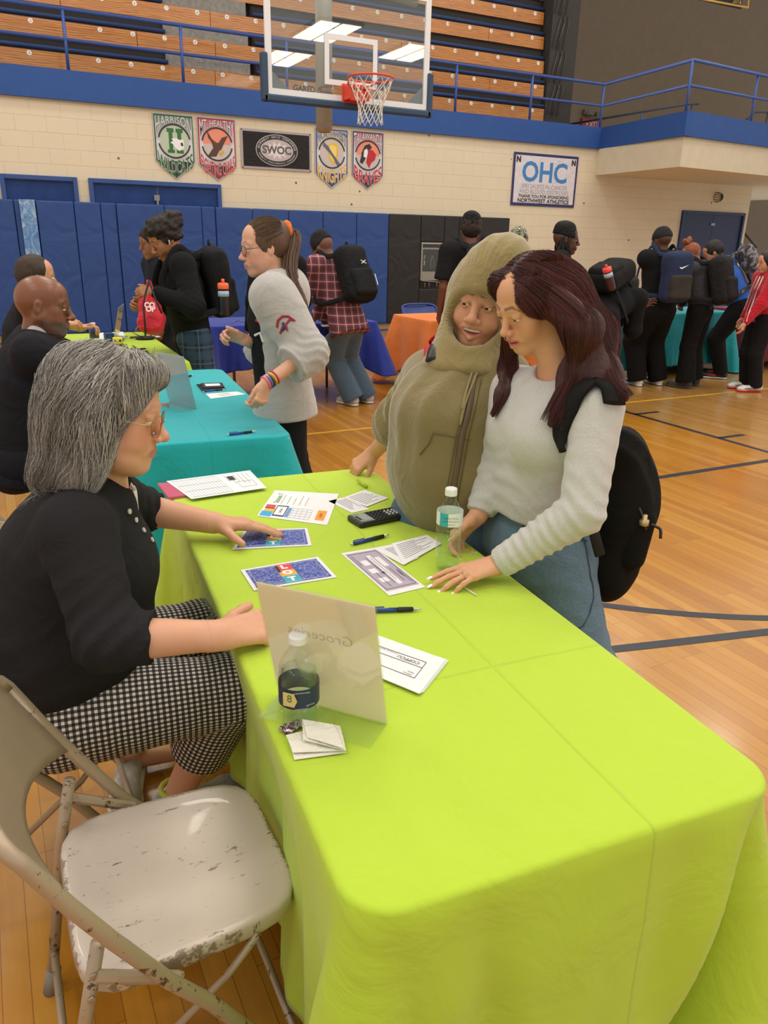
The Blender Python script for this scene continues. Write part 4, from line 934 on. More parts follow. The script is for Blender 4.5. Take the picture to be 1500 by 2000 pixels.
on_bottle(g2, '8', .0372, .064, aC-.45, .020, plain('4a7a34', .4)); on_bottle(g2, 'SCAN FOR MORE', .0362, .076, aC+.12, .0036, plain('e0e4ea', .4)); on_bottle(g2, 'RECYCLE', .0362, .050, aC+.55, .0040, plain('e0e4ea', .4)); on_bottle(g2, 'PLEASE RECYCLE', .0362, .045, aC+.1, .0030, plain('e0e4ea', .4))
# lollipop stick under the fingers
a, b = AZ(884, 1132, Z0+.003), AZ(931, 1163, Z0+.002)
o = MB().tube([a-(a+b)/2, b-(a+b)/2], .0018, 8).build('lollipop_stick', plain('e6e0d2', .6), smooth=True, loc=tuple((a+b)/2)); tag(o, 'thin white stick under the fingertips of the person in the light grey shirt', 'stick')
# ---- turquoise table
c = AZ(312, 742, Z0); o = MB().box((-.045, -.10, 0), (.05, .10, .012)).build('green_calculator', plain('4f8f5c', .5), bevel=.004, loc=tuple(c), rz=-.1)
for i in range(4):
    for j in range(6): MB().box((-.03+i*.018, -.085+j*.02, .012), (-.02+i*.018, -.074+j*.02, .015)).build('key', plain('2c5236', .5), o)
tag(o, 'green gadget with dark keys under the bald man\'s hand on the turquoise table', 'calculator')
for i, (px, zz, lab, m_) in enumerate((([(384, 752), (430, 750), (441, 761), (396, 766)], 0, 'lower black card case on the turquoise table', '1b1b1e'), ([(392, 750), (434, 749), (438, 757), (398, 759)], .006, 'upper black and white card on the dark pile on the turquoise table', '3b3b3e'))):
    s = Sheet('card_case', lab, 'card', px, Z0+zz, plain(m_, .4), .005)
    if i: s.quad('white_print', .15, .2, .85, .7, PW)
s = Sheet('paper_slip', 'white slip with faint print at the right edge of the turquoise table', 'paper', [(401, 769), (463, 765), (480, 770), (412, 779)], Z0, PW); scribble(s, 3, .3, .2, .9, .8, 'u', 4)
# ---- far lime table
Sheet('paper_sheet', 'white sheet under the navy cube on the far lime table', 'paper', [(196, 650), (240, 648), (247, 661), (176, 665)], Z0, PW)
Sheet('paper_sheet', 'white sheet by the far right corner of the far lime table', 'paper', [(272, 657), (306, 654), (314, 658), (290, 661)], Z0, PW)
def cube(label, px, s, c, dots, rz=.2):
    p = AZ(*px, Z0); g = thing('foam_dice', label, 'dice', (p[0], p[1], Z0), rz)
    MB().box((-s/2, -s/2, 0), (s/2, s/2, s)).build('cube', plain(c, .6), g, bevel=.006)
    if dots:
        for x, z in ((-.25, .28), (.25, .28), (-.25, .72), (.25, .72)): MB().lathe([(0, -.0015), (s*.12, -.001), (s*.12, 0)], (x*s, -s/2, z*s), 14, 1).build('pip', plain(dots, .6), g)
        for y, z in ((0, .5), (.27, .25), (-.27, .75), (.27, .75), (-.27, .25)): MB().lathe([(0, .0015), (s*.1, .001), (s*.1, 0)], (s/2, y*s, z*s), 14, 0).build('pip', plain(dots, .6), g)
    return g
cube('yellow foam dice with black pips on the far lime table', (231, 678), .068, 'e8dc2c', '1c1c12', -.15); cube('navy foam cube behind the yellow dice', (214, 667), .066, '26437e', '1a2f5c', .1)
water_bottle('small water bottle beside the clasped hands on the far lime table', (186, 671), TZ+.002, .15, .033, (.055, .10), '4a4e50', None, water=.4)
tr = thing('pen_tray', 'flat black oval tray with a raised stub on the far lime table', 'tray', tuple(AZ(284, 662, Z0)))
MB().lathe([(0, .008), (.05, .008), (.075, .016), (.08, .014), (.06, 0), (0, 0)], n=28).build('dish', plain('1a1a1c', .4), tr, smooth=True)
MB().tube([(-.02, 0, .01), (-.09, .03, .05)], [.012, .004], 8, flat=((0, 0, 1), .4)).build('handle', plain('1a1a1c', .4), tr, smooth=True)
# ---- far tables
Sheet('paper_sheet', 'small white sheet on the royal blue tablecloth', 'paper', [(625, 634), (650, 632), (655, 637), (630, 638)], Z0, PW)
Sheet('paper_sheet', 'white sheet on the orange tablecloth', 'paper', [(872, 613), (905, 612), (908, 618), (870, 618)], Z0, PW)
o = MB().tube(smooth2([AZ(452, 631, Z0+.004), AZ(462, 625, Z0+.004), AZ(478, 628, Z0+.004), AZ(492, 625, Z0+.004)]) if False else [AZ(452, 631, Z0+.004)-AZ(470, 628, Z0), AZ(462, 626, Z0+.004)-AZ(470, 628, Z0), AZ(478, 628, Z0+.004)-AZ(470, 628, Z0), AZ(492, 625, Z0+.004)-AZ(470, 628, Z0)], .005, 6).build('cable', plain('6d83b8', .6), loc=tuple(AZ(470, 628, Z0)), smooth=True); tag(o, 'thin blue cable on the left part of the royal blue tablecloth', 'cable')
for i, (x, y, lab) in enumerate(((1219, 604, 'small white cup at the left end of the dark teal table'), (1315, 608, 'small white cup between the navy-backpack student and the red-haired student'))):
    p = AZ(x, y, Z0); o = MB().lathe([(0, 0), (.028, 0), (.036, .065), (.034, .065), (.026, .003)], n=20).build('cup', plain('dfe0dc', .5), smooth=True, loc=tuple(p)); tag(o, lab, 'cup')
Sheet('paper_sheet', 'white sheet at the left end of the dark teal table', 'paper', [(1208, 606), (1232, 605), (1240, 611), (1214, 613)], Z0, PW)
# ---------------------------------------------------------------- implicit surfaces -> meshes
def A3(p): return np.array(p, float)
def nrm(v): v = A3(v); return v/(np.linalg.norm(v)+1e-12)
def smin(a, b, k):
    if k <= 0: return np.minimum(a, b)
    h = np.maximum(k-np.abs(a-b), 0)/k; return np.minimum(a, b)-h*h*k*.25
class Sdf:
    def __init__(s): s.p = []; s.disp = []
    def _add(s, fn, lo, hi, k, op, cut):
        if cut:
            f0 = fn; cs = [(A3(a), nrm(n)) for a, n in cut]
            def fn(X, Y, Z):
                d = f0(X, Y, Z)
                for a, n in cs: d = np.maximum(d, (X-a[0])*n[0]+(Y-a[1])*n[1]+(Z-a[2])*n[2])
                return d
        s.p.append((fn, A3(lo), A3(hi), k, op)); return s
    def rc(s, a, b, ra, rb=None, k=.02, op='u', flat=None, cut=None):
        rb = ra if rb is None else rb; a = A3(a); b = A3(b); u = b-a; L2 = max(u@u, 1e-12); fl = None
        if flat is not None: fd = nrm(flat[0]); fs = flat[1]; fl = (fd, 1/fs-1, min(1, math.sqrt(fs)))
        def fn(X, Y, Z):
            x, y, z = X-a[0], Y-a[1], Z-a[2]
            t = np.clip((x*u[0]+y*u[1]+z*u[2])/L2, 0, 1)
            x = x-t*u[0]; y = y-t*u[1]; z = z-t*u[2]
            if fl is not None:
                q = (x*fl[0][0]+y*fl[0][1]+z*fl[0][2])*fl[1]; x = x+q*fl[0][0]; y = y+q*fl[0][1]; z = z+q*fl[0][2]
            d = np.sqrt(x*x+y*y+z*z)-(ra+(rb-ra)*t)
            return d*fl[2] if fl is not None else d
        R_ = max(ra, rb)*(1 if flat is None else max(1, flat[1])); return s._add(fn, np.minimum(a, b)-R_, np.maximum(a, b)+R_, k, op, cut)
    def chain(s, pts, rs, k=.02, **kw):
        for i in range(len(pts)-1): s.rc(pts[i], pts[i+1], rs[i], rs[i+1], k, **kw)
        return s
    def el(s, c, r, R=None, k=.02, op='u', cut=None):
        c = A3(c); r = A3(r); R = np.eye(3) if R is None else A3(R)
        def fn(X, Y, Z):
            x, y, z = X-c[0], Y-c[1], Z-c[2]
            l = [(x*R[0, i]+y*R[1, i]+z*R[2, i])/r[i] for i in range(3)]
            k0 = np.sqrt(l[0]**2+l[1]**2+l[2]**2)+1e-9; k1 = np.sqrt((l[0]/r[0])**2+(l[1]/r[1])**2+(l[2]/r[2])**2)+1e-9
            return k0*(k0-1)/k1
        m = max(r); return s._add(fn, c-m, c+m, k, op, cut)
    def bx(s, c, h, R=None, r=.01, k=.01, op='u', cut=None):
        c = A3(c); h = A3(h)-r; R = np.eye(3) if R is None else A3(R)
        def fn(X, Y, Z):
            x, y, z = X-c[0], Y-c[1], Z-c[2]
            q = [np.abs(x*R[0, i]+y*R[1, i]+z*R[2, i])-h[i] for i in range(3)]
            o = np.sqrt(sum(np.maximum(v, 0)**2 for v in q)); return o+np.minimum(np.maximum(np.maximum(q[0], q[1]), q[2]), 0)-r
        m = np.linalg.norm(h)+r; return s._add(fn, c-m, c+m, k, op, cut)
    def at(s, P):
        X, Y, Z = P[:, 0], P[:, 1], P[:, 2]; F = np.full(len(P), 1.0)
        for fn, lo, hi, k, op in s.p:
            d = fn(X, Y, Z); F = smin(F, d, k) if op == 'u' else -smin(-F, d, k)
        for f in s.disp: F = F+f(X, Y, Z)
        return F
    def grad(s, P, e=.003):
        F = s.at(P); G = np.stack([s.at(P+np.eye(3)[i]*e)-F for i in range(3)], 1); return F, G/(np.linalg.norm(G, axis=1, keepdims=True)+1e-9)
    def bounds(s):
        u = [p for p in s.p if p[4] == 'u']; return np.min([p[1] for p in u], 0)-.02, np.max([p[2] for p in u], 0)+.02
    def mesh(s, h, lo=None, hi=None, clip=None, holes=()):
        if lo is None: lo, hi = s.bounds()
        lo = A3(lo); hi = A3(hi); n = np.maximum(np.ceil((hi-lo)/h).astype(int)+1, 3)
        ax = [lo[i]+h*np.arange(n[i]) for i in range(3)]
        F = np.full(tuple(n), .2, np.float32)
        for fn, a, b, k, op in s.p:
            m = k+3*h; i0 = [int(np.searchsorted(ax[i], a[i]-m)) for i in range(3)]; i1 = [int(np.searchsorted(ax[i], b[i]+m)) for i in range(3)]
            if any(i1[i] <= i0[i] for i in range(3)): continue
            X = ax[0][i0[0]:i1[0], None, None]; Y = ax[1][None, i0[1]:i1[1], None]; Z = ax[2][None, None, i0[2]:i1[2]]
            sl = tuple(slice(i0[i], i1[i]) for i in range(3)); d = fn(X, Y, Z).astype(np.float32)
            F[sl] = smin(F[sl], d, k) if op == 'u' else -smin(-F[sl], d, k)
        X, Y, Z = ax[0][:, None, None], ax[1][None, :, None], ax[2][None, None, :]
        if s.disp:
            near = np.abs(F) < 4*h+.02; ii = np.nonzero(near)
            for f in s.disp: F[ii] += f(ax[0][ii[0]], ax[1][ii[1]], ax[2][ii[2]]).astype(np.float32)
        def bs(b):
            return np.maximum(np.maximum(np.maximum(b[0][0]-X, X-b[1][0]), np.maximum(b[0][1]-Y, Y-b[1][1])), np.maximum(b[0][2]-Z, Z-b[1][2]))
        if clip is not None: F = np.maximum(F, bs(clip))
        for b in holes: F = np.maximum(F, -bs((A3(b[0])+2*h, A3(b[1])-2*h)))
        F[0] = F[-1] = .1; F[:, 0] = F[:, -1] = .1; F[:, :, 0] = F[:, :, -1] = .1
        I = F < 0; nx, ny, nz = F.shape
        c8 = np.zeros((nx-1, ny-1, nz-1), np.int8)
        for dx in (0, 1):
            for dy in (0, 1):
                for dz in (0, 1): c8 += I[dx:nx-1+dx, dy:ny-1+dy, dz:nz-1+dz]
        act = (c8 > 0) & (c8 < 8); idx = np.full(act.shape, -1, np.int64); ci = np.argwhere(act); idx[act] = np.arange(len(ci))
        acc = np.zeros((len(ci), 3)); cnt = np.zeros(len(ci))
        corners = [(dx, dy, dz) for dx in (0, 1) for dy in (0, 1) for dz in (0, 1)]
        vals = {c: F[ci[:, 0]+c[0], ci[:, 1]+c[1], ci[:, 2]+c[2]] for c in corners}
        for a in corners:
            for x in range(3):
                if a[x] == 0:
                    b = list(a); b[x] = 1; b = tuple(b); fa, fb = vals[a], vals[b]; m = (fa < 0) != (fb < 0)
                    t = np.where(m, fa/np.where(m, fa-fb, 1), 0); p = np.tile(np.array(a, float), (len(ci), 1)); p[:, x] = t
                    acc += p*m[:, None]; cnt += m
        V = lo+h*(ci+acc/np.maximum(cnt, 1)[:, None])
        faces = []
        for x in range(3):
            y, z = (x+1) % 3, (x+2) % 3
            sa = [slice(1, -1)]*3; sb = [slice(1, -1)]*3
            sa[x] = slice(0, F.shape[x]-1); sb[x] = slice(1, F.shape[x])
            e = I[tuple(sa)] != I[tuple(sb)]; w = np.argwhere(e)
            off = np.ones(3, int); off[x] = 0; g = w+off; ins = I[g[:, 0], g[:, 1], g[:, 2]]
            def cid(dy, dz):
                q = g.copy(); q[:, y] += dy; q[:, z] += dz; return idx[q[:, 0], q[:, 1], q[:, 2]]
            q = np.stack([cid(-1, -1), cid(0, -1), cid(0, 0), cid(-1, 0)], 1); q[~ins] = q[~ins][:, ::-1]
            faces.append(q)
        Fc = np.concatenate(faces); Fc = Fc[(Fc >= 0).all(1)]
        return V, Fc
def mesh_obj(name, parts, mat, parent=None, col=None, smooth=True, solid=0):
    vs = []; fs = []; o_ = 0
    for V, F in parts: vs.append(V); fs.append(F+o_); o_ += len(V)
    V = np.concatenate(vs); F = np.concatenate(fs)
    org = np.zeros(3)
    if parent is not None and parent.type == 'EMPTY' and parent.parent is None: org = np.array(parent.location)
    me = bpy.data.meshes.new(name); me.vertices.add(len(V)); me.vertices.foreach_set('co', (V-org).astype(np.float32).ravel())
    k = F.shape[1]; me.loops.add(F.size); me.loops.foreach_set('vertex_index', F.astype(np.int32).ravel()); me.polygons.add(len(F))
    me.polygons.foreach_set('loop_start', np.arange(0, F.size, k, dtype=np.int32)); me.polygons.foreach_set('loop_total', np.full(len(F), k, np.int32))
    me.update(calc_edges=True); me.validate()
    if smooth: me.polygons.foreach_set('use_smooth', [True]*len(me.polygons))
    me.materials.append(mat)
    if col is not None:
        at = me.color_attributes.new('Col', 'FLOAT_COLOR', 'POINT'); c = col(V); c = np.concatenate([c, np.ones((len(c), 1))], 1)
        at.data.foreach_set('color', c.astype(np.float32).ravel())
    o = bpy.data.objects.new(name, me); COL.objects.link(o)
    if parent is not None: o.parent = parent
    return o
def wobf(amp, freq, seed=0, stretch=(1, 1, 1)):
    r = np.random.RandomState(seed); D = r.normal(size=(5, 3))*np.array(stretch); D /= np.linalg.norm(D, axis=1, keepdims=True)/1.0; D *= np.array(stretch); ph = r.uniform(0, 6.28, 5)
    def f(X, Y, Z):
        w = 0
        for i in range(5):
            q = D[i, 0]*X+D[i, 1]*Y+D[i, 2]*Z
            w = w+np.sin(freq*(1+.37*i)*q*6.28+ph[i]+1.3*np.sin(freq*3.1*(D[i, 2]*X-D[i, 0]*Y+D[i, 1]*Z)+ph[i]))/(1+.5*i)
        return amp*w*.5
    return f
def foldf(c, axis, n_per_m, amp, rad, seed=0, sq=1.5):
    c = A3(c); a = nrm(axis); r = np.random.RandomState(seed); b = nrm(np.cross(a, r.normal(size=3))); ph = r.uniform(0, 6)
    def f(X, Y, Z):
        x, y, z = X-c[0], Y-c[1], Z-c[2]; q = x*a[0]+y*a[1]+z*a[2]; s_ = x*b[0]+y*b[1]+z*b[2]
        w = np.exp(-(x*x+y*y+z*z)/rad**2); v = np.sin(6.283*n_per_m*q+2.2*np.sin(s_*9/rad*.35+ph)+ph)
        return -amp*w*(np.abs((v+1)/2)**sq*2-1)
    return f
# ---------------------------------------------------------------- people
def frame(fwd, up=(0, 0, 1)):
    f = nrm(fwd); u = A3(up); r = nrm(np.cross(f, u)); u = np.cross(r, f); return np.stack([r, f, u], 1)   # columns: right, forward, up
def m_skin(key='s', rough=.5, sss=.08):
    t = NT('skin_'+key); at = t.n('Attribute', attribute_name='Col'); co = t.co()
    n = t.noise(co, 60, 4); base = t.mix(t.math('MULTIPLY', n, .14), at.outputs[0], (.45, .18, .12, 1))
    return t.P(Base_Color=base, Roughness=rough, Subsurface_Weight=sss, Subsurface_Radius=(.02, .008, .004), Subsurface_Scale=.5, Normal=t.bump(t.noise(co, 350, 2), .08, .0006), Specular_IOR_Level=.4)
M_SKIN = m_skin(); M_SKIN_SH = m_skin('shiny', .3)
EYE_W = plain('e3dcd6', .2); EYE_B = plain('2a1a12', .15); EYE_P = plain('0a0808', .1); M_TEETH = plain('ece6dc', .3)
def head_prims(S, c, R, s=1.0, w=1.0, lid=.0, smile=0.0, jaw=1.0, cheek=1.0, nose=1.0, lips=1.0, mouth_open=0.0, ears=True, sag=0.0, detail=True):
    c = A3(c); P = lambda x, y, z: c+R @ (np.array([x*w, y, z])*s)
    r3 = lambda a, b, d: np.array([a*w, b, d])*s
    def E(x, y, z, a, b, d, k=.02, op='u', rot=None, cut=None): S.el(P(x, y, z), r3(a, b, d), R if rot is None else R @ rot, k*s, op, cut)
    def C(a, b, ra, rb, k=.02, op='u', cut=None): S.rc(P(*a), P(*b), ra*s, rb*s, k*s, op, None, cut)
    E(0, -.016, .036, .0745, .094, .086); E(0, -.05, .018, .067, .062, .068, .03); E(0, .034, .052, .060, .053, .052, .03)
    E(0, .03, -.02, .058*cheek**.5, .056, .082, .03)
    for x in (-1, 1):
        C((x*.050*jaw, -.004, -.045), (x*.012, .062, -.098-.0*sag), .020*jaw, .017, .035)
        E(x*.043, .052, -.014, .022, .022, .020, .02); E(x*.036, .056, -.046+smile*.006, .022*cheek, .024*cheek+smile*.003, .026, .022)
        C((x*.014, .086, .027), (x*.044, .070, .026), .0095, .009, .018)
    E(0, .071, -.099, .021*jaw, .018, .016, .018)
    if sag: 
        for x in (-1, 1): E(x*.036, .036, -.085, .022*sag, .034, .020, .02)
        E(0, .03, -.095, .04, .042, .022*sag, .03)
    if not detail:
        C((0, .086, .018), (0, .112*1, -.028), .009, .012, .012)
        E(0, .078, -.060, .028, .024, .022, .016)
        for x in (-1, 1): E(x*.031, .098, .004, .016, .012, .010, .012, 's')
        if ears:
            for x in (-1, 1): E(x*.076, -.012, -.006, .009, .017, .030, .006)
        return
    E(0, .073, -.060, .031, .027, .026, .020)
    for x in (-1, 1): E(x*.031, .100, .004, .018, .016, .0125, .012, 's')
    for x in (-1, 1):
        ec = P(x*.031, .0785, .004); ru = .0145*s
        up = R @ nrm((0, .35*(1 if lid < 0 else -.0)-.1, -1)); dn = R @ nrm((0, -.25, 1))
        S.el(ec, (ru, ru, ru), None, .0035*s, 'u', [(P(x*.031, .0785, .004+lid), up)])
        S.el(ec, (ru, ru, ru), None, .0035*s, 'u', [(P(x*.031, .0785, .004-.0065+min(0, lid*.6)), dn)])
        C((x*.018, .0895, .016+lid*.3), (x*.044, .082, .014+lid*.3), .004, .0035, .008)
    C((0, .085, .018), (0, .108, -.026), .0085*nose, .0105*nose, .012)
    E(0, .1125, -.030, .0125*nose, .012*nose, .0105*nose, .008)
    for x in (-1, 1):
        E(x*.0135*nose, .101, -.035, .0085*nose, .0115, .008, .006); E(x*.0065*nose, .109, -.0425, .0038, .005, .0035, .002, 's')
    mz = .0055*smile; mw = .024+.008*smile; my = .0885-.006*smile
    C((-mw, my, -.067+mz), (-.007, .0985, -.0600), .0032*lips, .0048*lips, .005); C((-.007, .0985, -.0600), (0, .0985, -.0615), .0048*lips, .0045*lips, .004)
    C((0, .0985, -.0615), (.007, .0985, -.0600), .0045*lips, .0048*lips, .004); C((.007, .0985, -.0600), (mw, my, -.067+mz), .0048*lips, .0032*lips, .005)
    lz = -.0735-.007*mouth_open
    C((-mw*.9, my, -.069+mz), (0, .0965, lz), .0035*lips, .0062*lips, .006); C((0, .0965, lz), (mw*.9, my, -.069+mz), .0062*lips, .0035*lips, .006)
    if mouth_open: S.el(P(0, .096, -.0672+mz*.4), r3(mw*.82, .016, .0042*mouth_open+.0015), R, .002*s, 's')
    C((-mw-.001, .094, -.067+mz), (0, .1062, -.0668), .0014, .0018, .0025, 's'); C((0, .1062, -.0668), (mw+.001, .094, -.067+mz), .0018, .0014, .0025, 's')
    for x in (-1, 1):
        if smile or sag: C((x*(.022), .098, -.040), (x*(mw+.010), .088, -.064), .0016, .0014, .006, 's')
    if ears:
        for x in (-1, 1):
            E(x*.077, -.012, -.004, .0075, .017, .030, .006, rot=np.array(Matrix.Rotation(math.radians(x*14), 3, 'Z'))); E(x*.0845, -.008, .0, .005, .009, .017, .004, 's')
def face_col(c, R, s, w, skin, lip, brow, blush, lid=0, smile=0, beard=None, browk=1.0, aged=0, scalp=None):
    c = A3(c); sk, lp, bw, bl = [np.array(L(q)[:3]) for q in (skin, lip, brow, blush)]
    def f(V):
        l = ((V-c) @ R)/s; x = np.abs(l[:, 0])/w; y, z = l[:, 1], l[:, 2]; C_ = np.tile(sk, (len(V), 1))
        inh = (np.abs(z) < .16) & (x < .12) & (np.abs(y) < .16)
        def blend(m, col, a=1.0):
            m = (np.clip(m, 0, 1)*a*inh)[:, None]; C_[:] = C_*(1-m)+col*m
        blend(np.exp(-((x-.045)**2+(z+.035)**2)/.022**2)*(y > .02), bl, .45); blend(np.exp(-((x)**2+(z+.033)**2)/.014**2)*(y > .095), bl, .5)
        if aged: blend(np.exp(-((x-.03)**2/.016**2+(z+.012)**2/.006**2))*(y > .06), bl, .3)
        mw = .026+.008*smile; zc = -.0665+.004*smile*np.clip(x/.024, 0, 1)**2; lipm = (y > .082)*np.clip(1.4-((x/mw)**2+((z-zc)/.0115)**2)*1.15, 0, 1); blend(lipm*2, lp, .85)
        bz = .0315+.006*np.clip(x/.03, 0, 1)-.012*np.clip((x-.034)/.016, 0, 1); bm = (y > .045)*(x > .009)*(x < .052)*np.clip(1.5-np.abs(z-bz)/.0042*np.where(x > .04, 1.6, 1), 0, 1)
        blend(bm, bw, .85*browk)
        ey = np.sqrt((x-.031)**2+(z-.004)**2); lm = (y > .078)*(ey < .0165)*np.exp(-((z-(.004+lid-.0))/.0022)**2); blend(lm, np.array([.02, .012, .01]), .85)
        if beard is not None:
            b_, amt = beard; bm = (y > -.0)*np.clip((-.045-z)/.02, 0, 1)*np.clip((x*.6+np.abs(z+.067)*1.2-.016)/.01+.2, 0, 1); blend(bm, np.array(L(b_)[:3]), amt)
            blend((y > .09)*np.exp(-((z+.052)/.006)**2)*(x < .03), np.array(L(b_)[:3]), amt)
        if scalp is not None:
            b_, amt = scalp; blend(np.clip((z-.02-.6*y)/.02, 0, 1)*(y < .08), np.array(L(b_)[:3]), amt)
        return C_
    return f
def eyes(par, c, R, s, w, gaze=(0, 1, -.3)):
    g = nrm(gaze); c = A3(c); o_ = np.array(par.location)
    for x in (-1, 1):
        ec = c+R @ (np.array([x*.031*w, .0785, .004])*s)-o_; d = R @ g; Fm = frame(d, R[:, 2])
        mb = MB(); r = .0127*s; n = 16; th = [0, .22, .42, .5, .9, 1.4, 2.0, 2.6, math.pi]; vs = []
        for t_ in th:
            for k in range(n):
                a = 2*math.pi*k/n; vs.append(ec+Fm @ np.array([r*math.sin(t_)*math.cos(a), r*math.cos(t_), r*math.sin(t_)*math.sin(a)]))
        b0 = len(mb.v); mb.v += [tuple(v) for v in vs]
        for i in range(len(th)-1):
            for k in range(n): mb.f.append((i*n+k, i*n+(k+1) % n, (i+1)*n+(k+1) % n, (i+1)*n+k)); mb.mi.append(2 if i < 1 else 1 if i < 3 else 0)
        mb.build('eye', [EYE_W, EYE_B, EYE_P], par, smooth=True)
def hand_prims(S, W, d, n, side, curl=(.3, .35, .4, .45), thumb=(.5, .3), size=1.0, spread=.09, r=1.0, palm_r=1.0):
    """W wrist; d direction of the fingers; n back-of-hand normal; side=+1 right hand, -1 left hand. returns fingertip positions"""
    d = nrm(d); n = nrm(n-A3(d)*(A3(n)@d)); lat = np.cross(n, d)*(-side)*-1.0
    lat = -lat if side > 0 else -lat
    lat = nrm(np.cross(d, n))*(-side)   # towards the thumb
    z = size; W = A3(W); tips = []
    S.rc(W-d*.02*z, W+d*.02*z, .024*z*palm_r, .024*z*palm_r, .015, flat=(n, .78))
    offs = (.027, .009, -.009, -.026); kb = (.088, .092, .088, .080); ln = ((.042, .025, .020), (.046, .028, .021), (.043, .026, .021), (.034, .020, .018))
    for i in range(4):
        b = W+d*kb[i]*z+lat*offs[i]*z
        S.rc(W+lat*offs[i]*.55*z+d*.012*z, b, .0145*z*palm_r, .0115*z*r, .012)
        S.el(b+n*.002*z, (.0108*z*r,)*3, None, .006)
        a = 0; p = b; dd = nrm(d+lat*spread*(1.5-i)*.9)
        for j, l_ in enumerate(ln[i]):
            a += curl[i]*(1.0, 1.15, .8)[j]; q = p+(dd*math.cos(a)-n*math.sin(a))*l_*z
            S.rc(p, q, (.0092, .0084, .0077)[j]*z*r*(.88 if i == 3 else 1), (.0084, .0077, .0066)[j]*z*r*(.88 if i == 3 else 1), .004 if j else .007); p = q
        tips.append((p, dd*math.cos(a)-n*math.sin(a), n*math.cos(a)+dd*math.sin(a)))
    S.el(W+d*.035*z+lat*.022*z-n*.008*z, (.02*z, .018*z, .016*z), None, .012)
    b = W+d*.022*z+lat*.026*z-n*.008*z; td = nrm(d*math.cos(thumb[0])+lat*math.sin(thumb[0])-n*.25); q = b+td*.036*z
    S.rc(b, q, .0135*z*r, .011*z*r, .010); td2 = nrm(td*math.cos(thumb[1])+nrm(d-lat*.3)*math.sin(thumb[1])); q2 = q+td2*.030*z; q3 = q2+nrm(td2+d*.2)*.024*z
    S.rc(q, q2, .0105*z*r, .0098*z*r, .004); S.rc(q2, q3, .0098*z*r, .008*z*r, .004)
    tips.append((q3, nrm(td2+d*.2), n))
    return tips
def limb(S, a, b, c, ra, rb, rc_, k=.03):
    S.rc(a, b, ra, rb, k); S.rc(b, c, rb, rc_, k)
def ik(a, t, l1, l2, pole):
    a = A3(a); t = A3(t); d = t-a; L_ = np.linalg.norm(d); L_ = min(L_, (l1+l2)*.995); d = nrm(d); t = a+d*L_
    x = (l1*l1-l2*l2+L_*L_)/(2*L_); h = math.sqrt(max(l1*l1-x*x, 0)); p = A3(pole); p = nrm(p-d*(p@d)); return a+d*x+p*h, t
def pose(x, y, face, H=1.7, lean=0, head=(0, 0, 0), handR=None, handL=None, b=1.0, feet=None, sw=1.0, z0=0.0, sit=False, hipz=None, headturn=0, roll=0, feetout=.1, hc=None):
    args = dict(face=face, H=H, lean=lean, head=head, handR=handR, handL=handL, b=b, feet=feet, sw=sw, z0=z0, feetout=feetout)
    if hc is None: return pose_(x, y, hipz=hipz, **args)
    hz = hipz or .52*H; x0, y0 = x, y
    for _ in range(3):
        J = pose_(x, y, hipz=hz, **args); d = A3(hc)-J['hc']; x += d[0]; y += d[1]; hz = max(.40*H if not hipz else hipz-.05, min(.56*H if not hipz else hipz+.10, hz+d[2]))
    if feet is None and math.hypot(x-x0, y-y0) < .30:
        r = J['r']; args['feet'] = [(x0+r[0]*feetout, y0+r[1]*feetout, 0), (x0-r[0]*feetout, y0-r[1]*feetout, 0)]; J = pose_(x, y, hipz=hz, **args)
    return J
def pose_(x, y, face, H=1.7, lean=0, head=(0, 0, 0), handR=None, handL=None, b=1.0, feet=None, sw=1.0, z0=0.0, sit=False, hipz=None, headturn=0, roll=0, feetout=.1):
    """joints of a standing figure; face = heading angle in degrees (0 = +X); hands given in world coordinates"""
    a = math.radians(face); f = A3((math.cos(a), math.sin(a), 0)); r = A3((math.sin(a), -math.cos(a), 0)); up = A3((0, 0, 1)); J = {}
    J['f'], J['r'] = f, r; J['H'] = H; J['b'] = b
    hz = hipz or .52*H; base = A3((x, y, z0)); pel = base+up*hz; J['pel'] = pel
    le = math.radians(lean); tu = up*math.cos(le)+f*math.sin(le); tf = f*math.cos(le)-up*math.sin(le); J['tu'], J['tf'] = tu, tf
    J['chest'] = pel+tu*.20*H; J['nb'] = pel+tu*.305*H; J['waist'] = pel+tu*.09*H
    for s_, k in ((1, 'R'), (-1, 'L')):
        J['sh'+k] = pel+tu*.282*H+r*s_*.108*H*sw; J['hip'+k] = pel+r*s_*.052*H*b-up*.02*H
        t = handR if k == 'R' else handL
        if t is None: t = J['sh'+k]-up*.30*H+f*.06*H+r*s_*.03
        J['el'+k], J['wr'+k] = ik(J['sh'+k], t, .172*H, .150*H, -f*.8-up*.6+r*s_*.5)
        ft = base+r*s_*feetout+A3((0, 0, .045*H)) if feet is None else A3(feet[0 if k == 'R' else 1])+A3((0, 0, .045*H))
        J['kn'+k], J['an'+k] = ik(J['hip'+k], ft, .245*H, .235*H, f)
    hy, hp = math.radians(head[0]), math.radians(head[1]+lean*.6); hf = f*math.cos(hy)+r*math.sin(hy)
    hd = hf*math.cos(hp)-up*math.sin(hp); hu = up*math.cos(hp)+hf*math.sin(hp); hu = hu*math.cos(math.radians(head[2]))+np.cross(hd, hu)*math.sin(math.radians(head[2]))
    J['HR'] = frame(hd, hu); J['hc'] = J['nb']+tu*.035*H+hu*.075+hd*.028
    return J
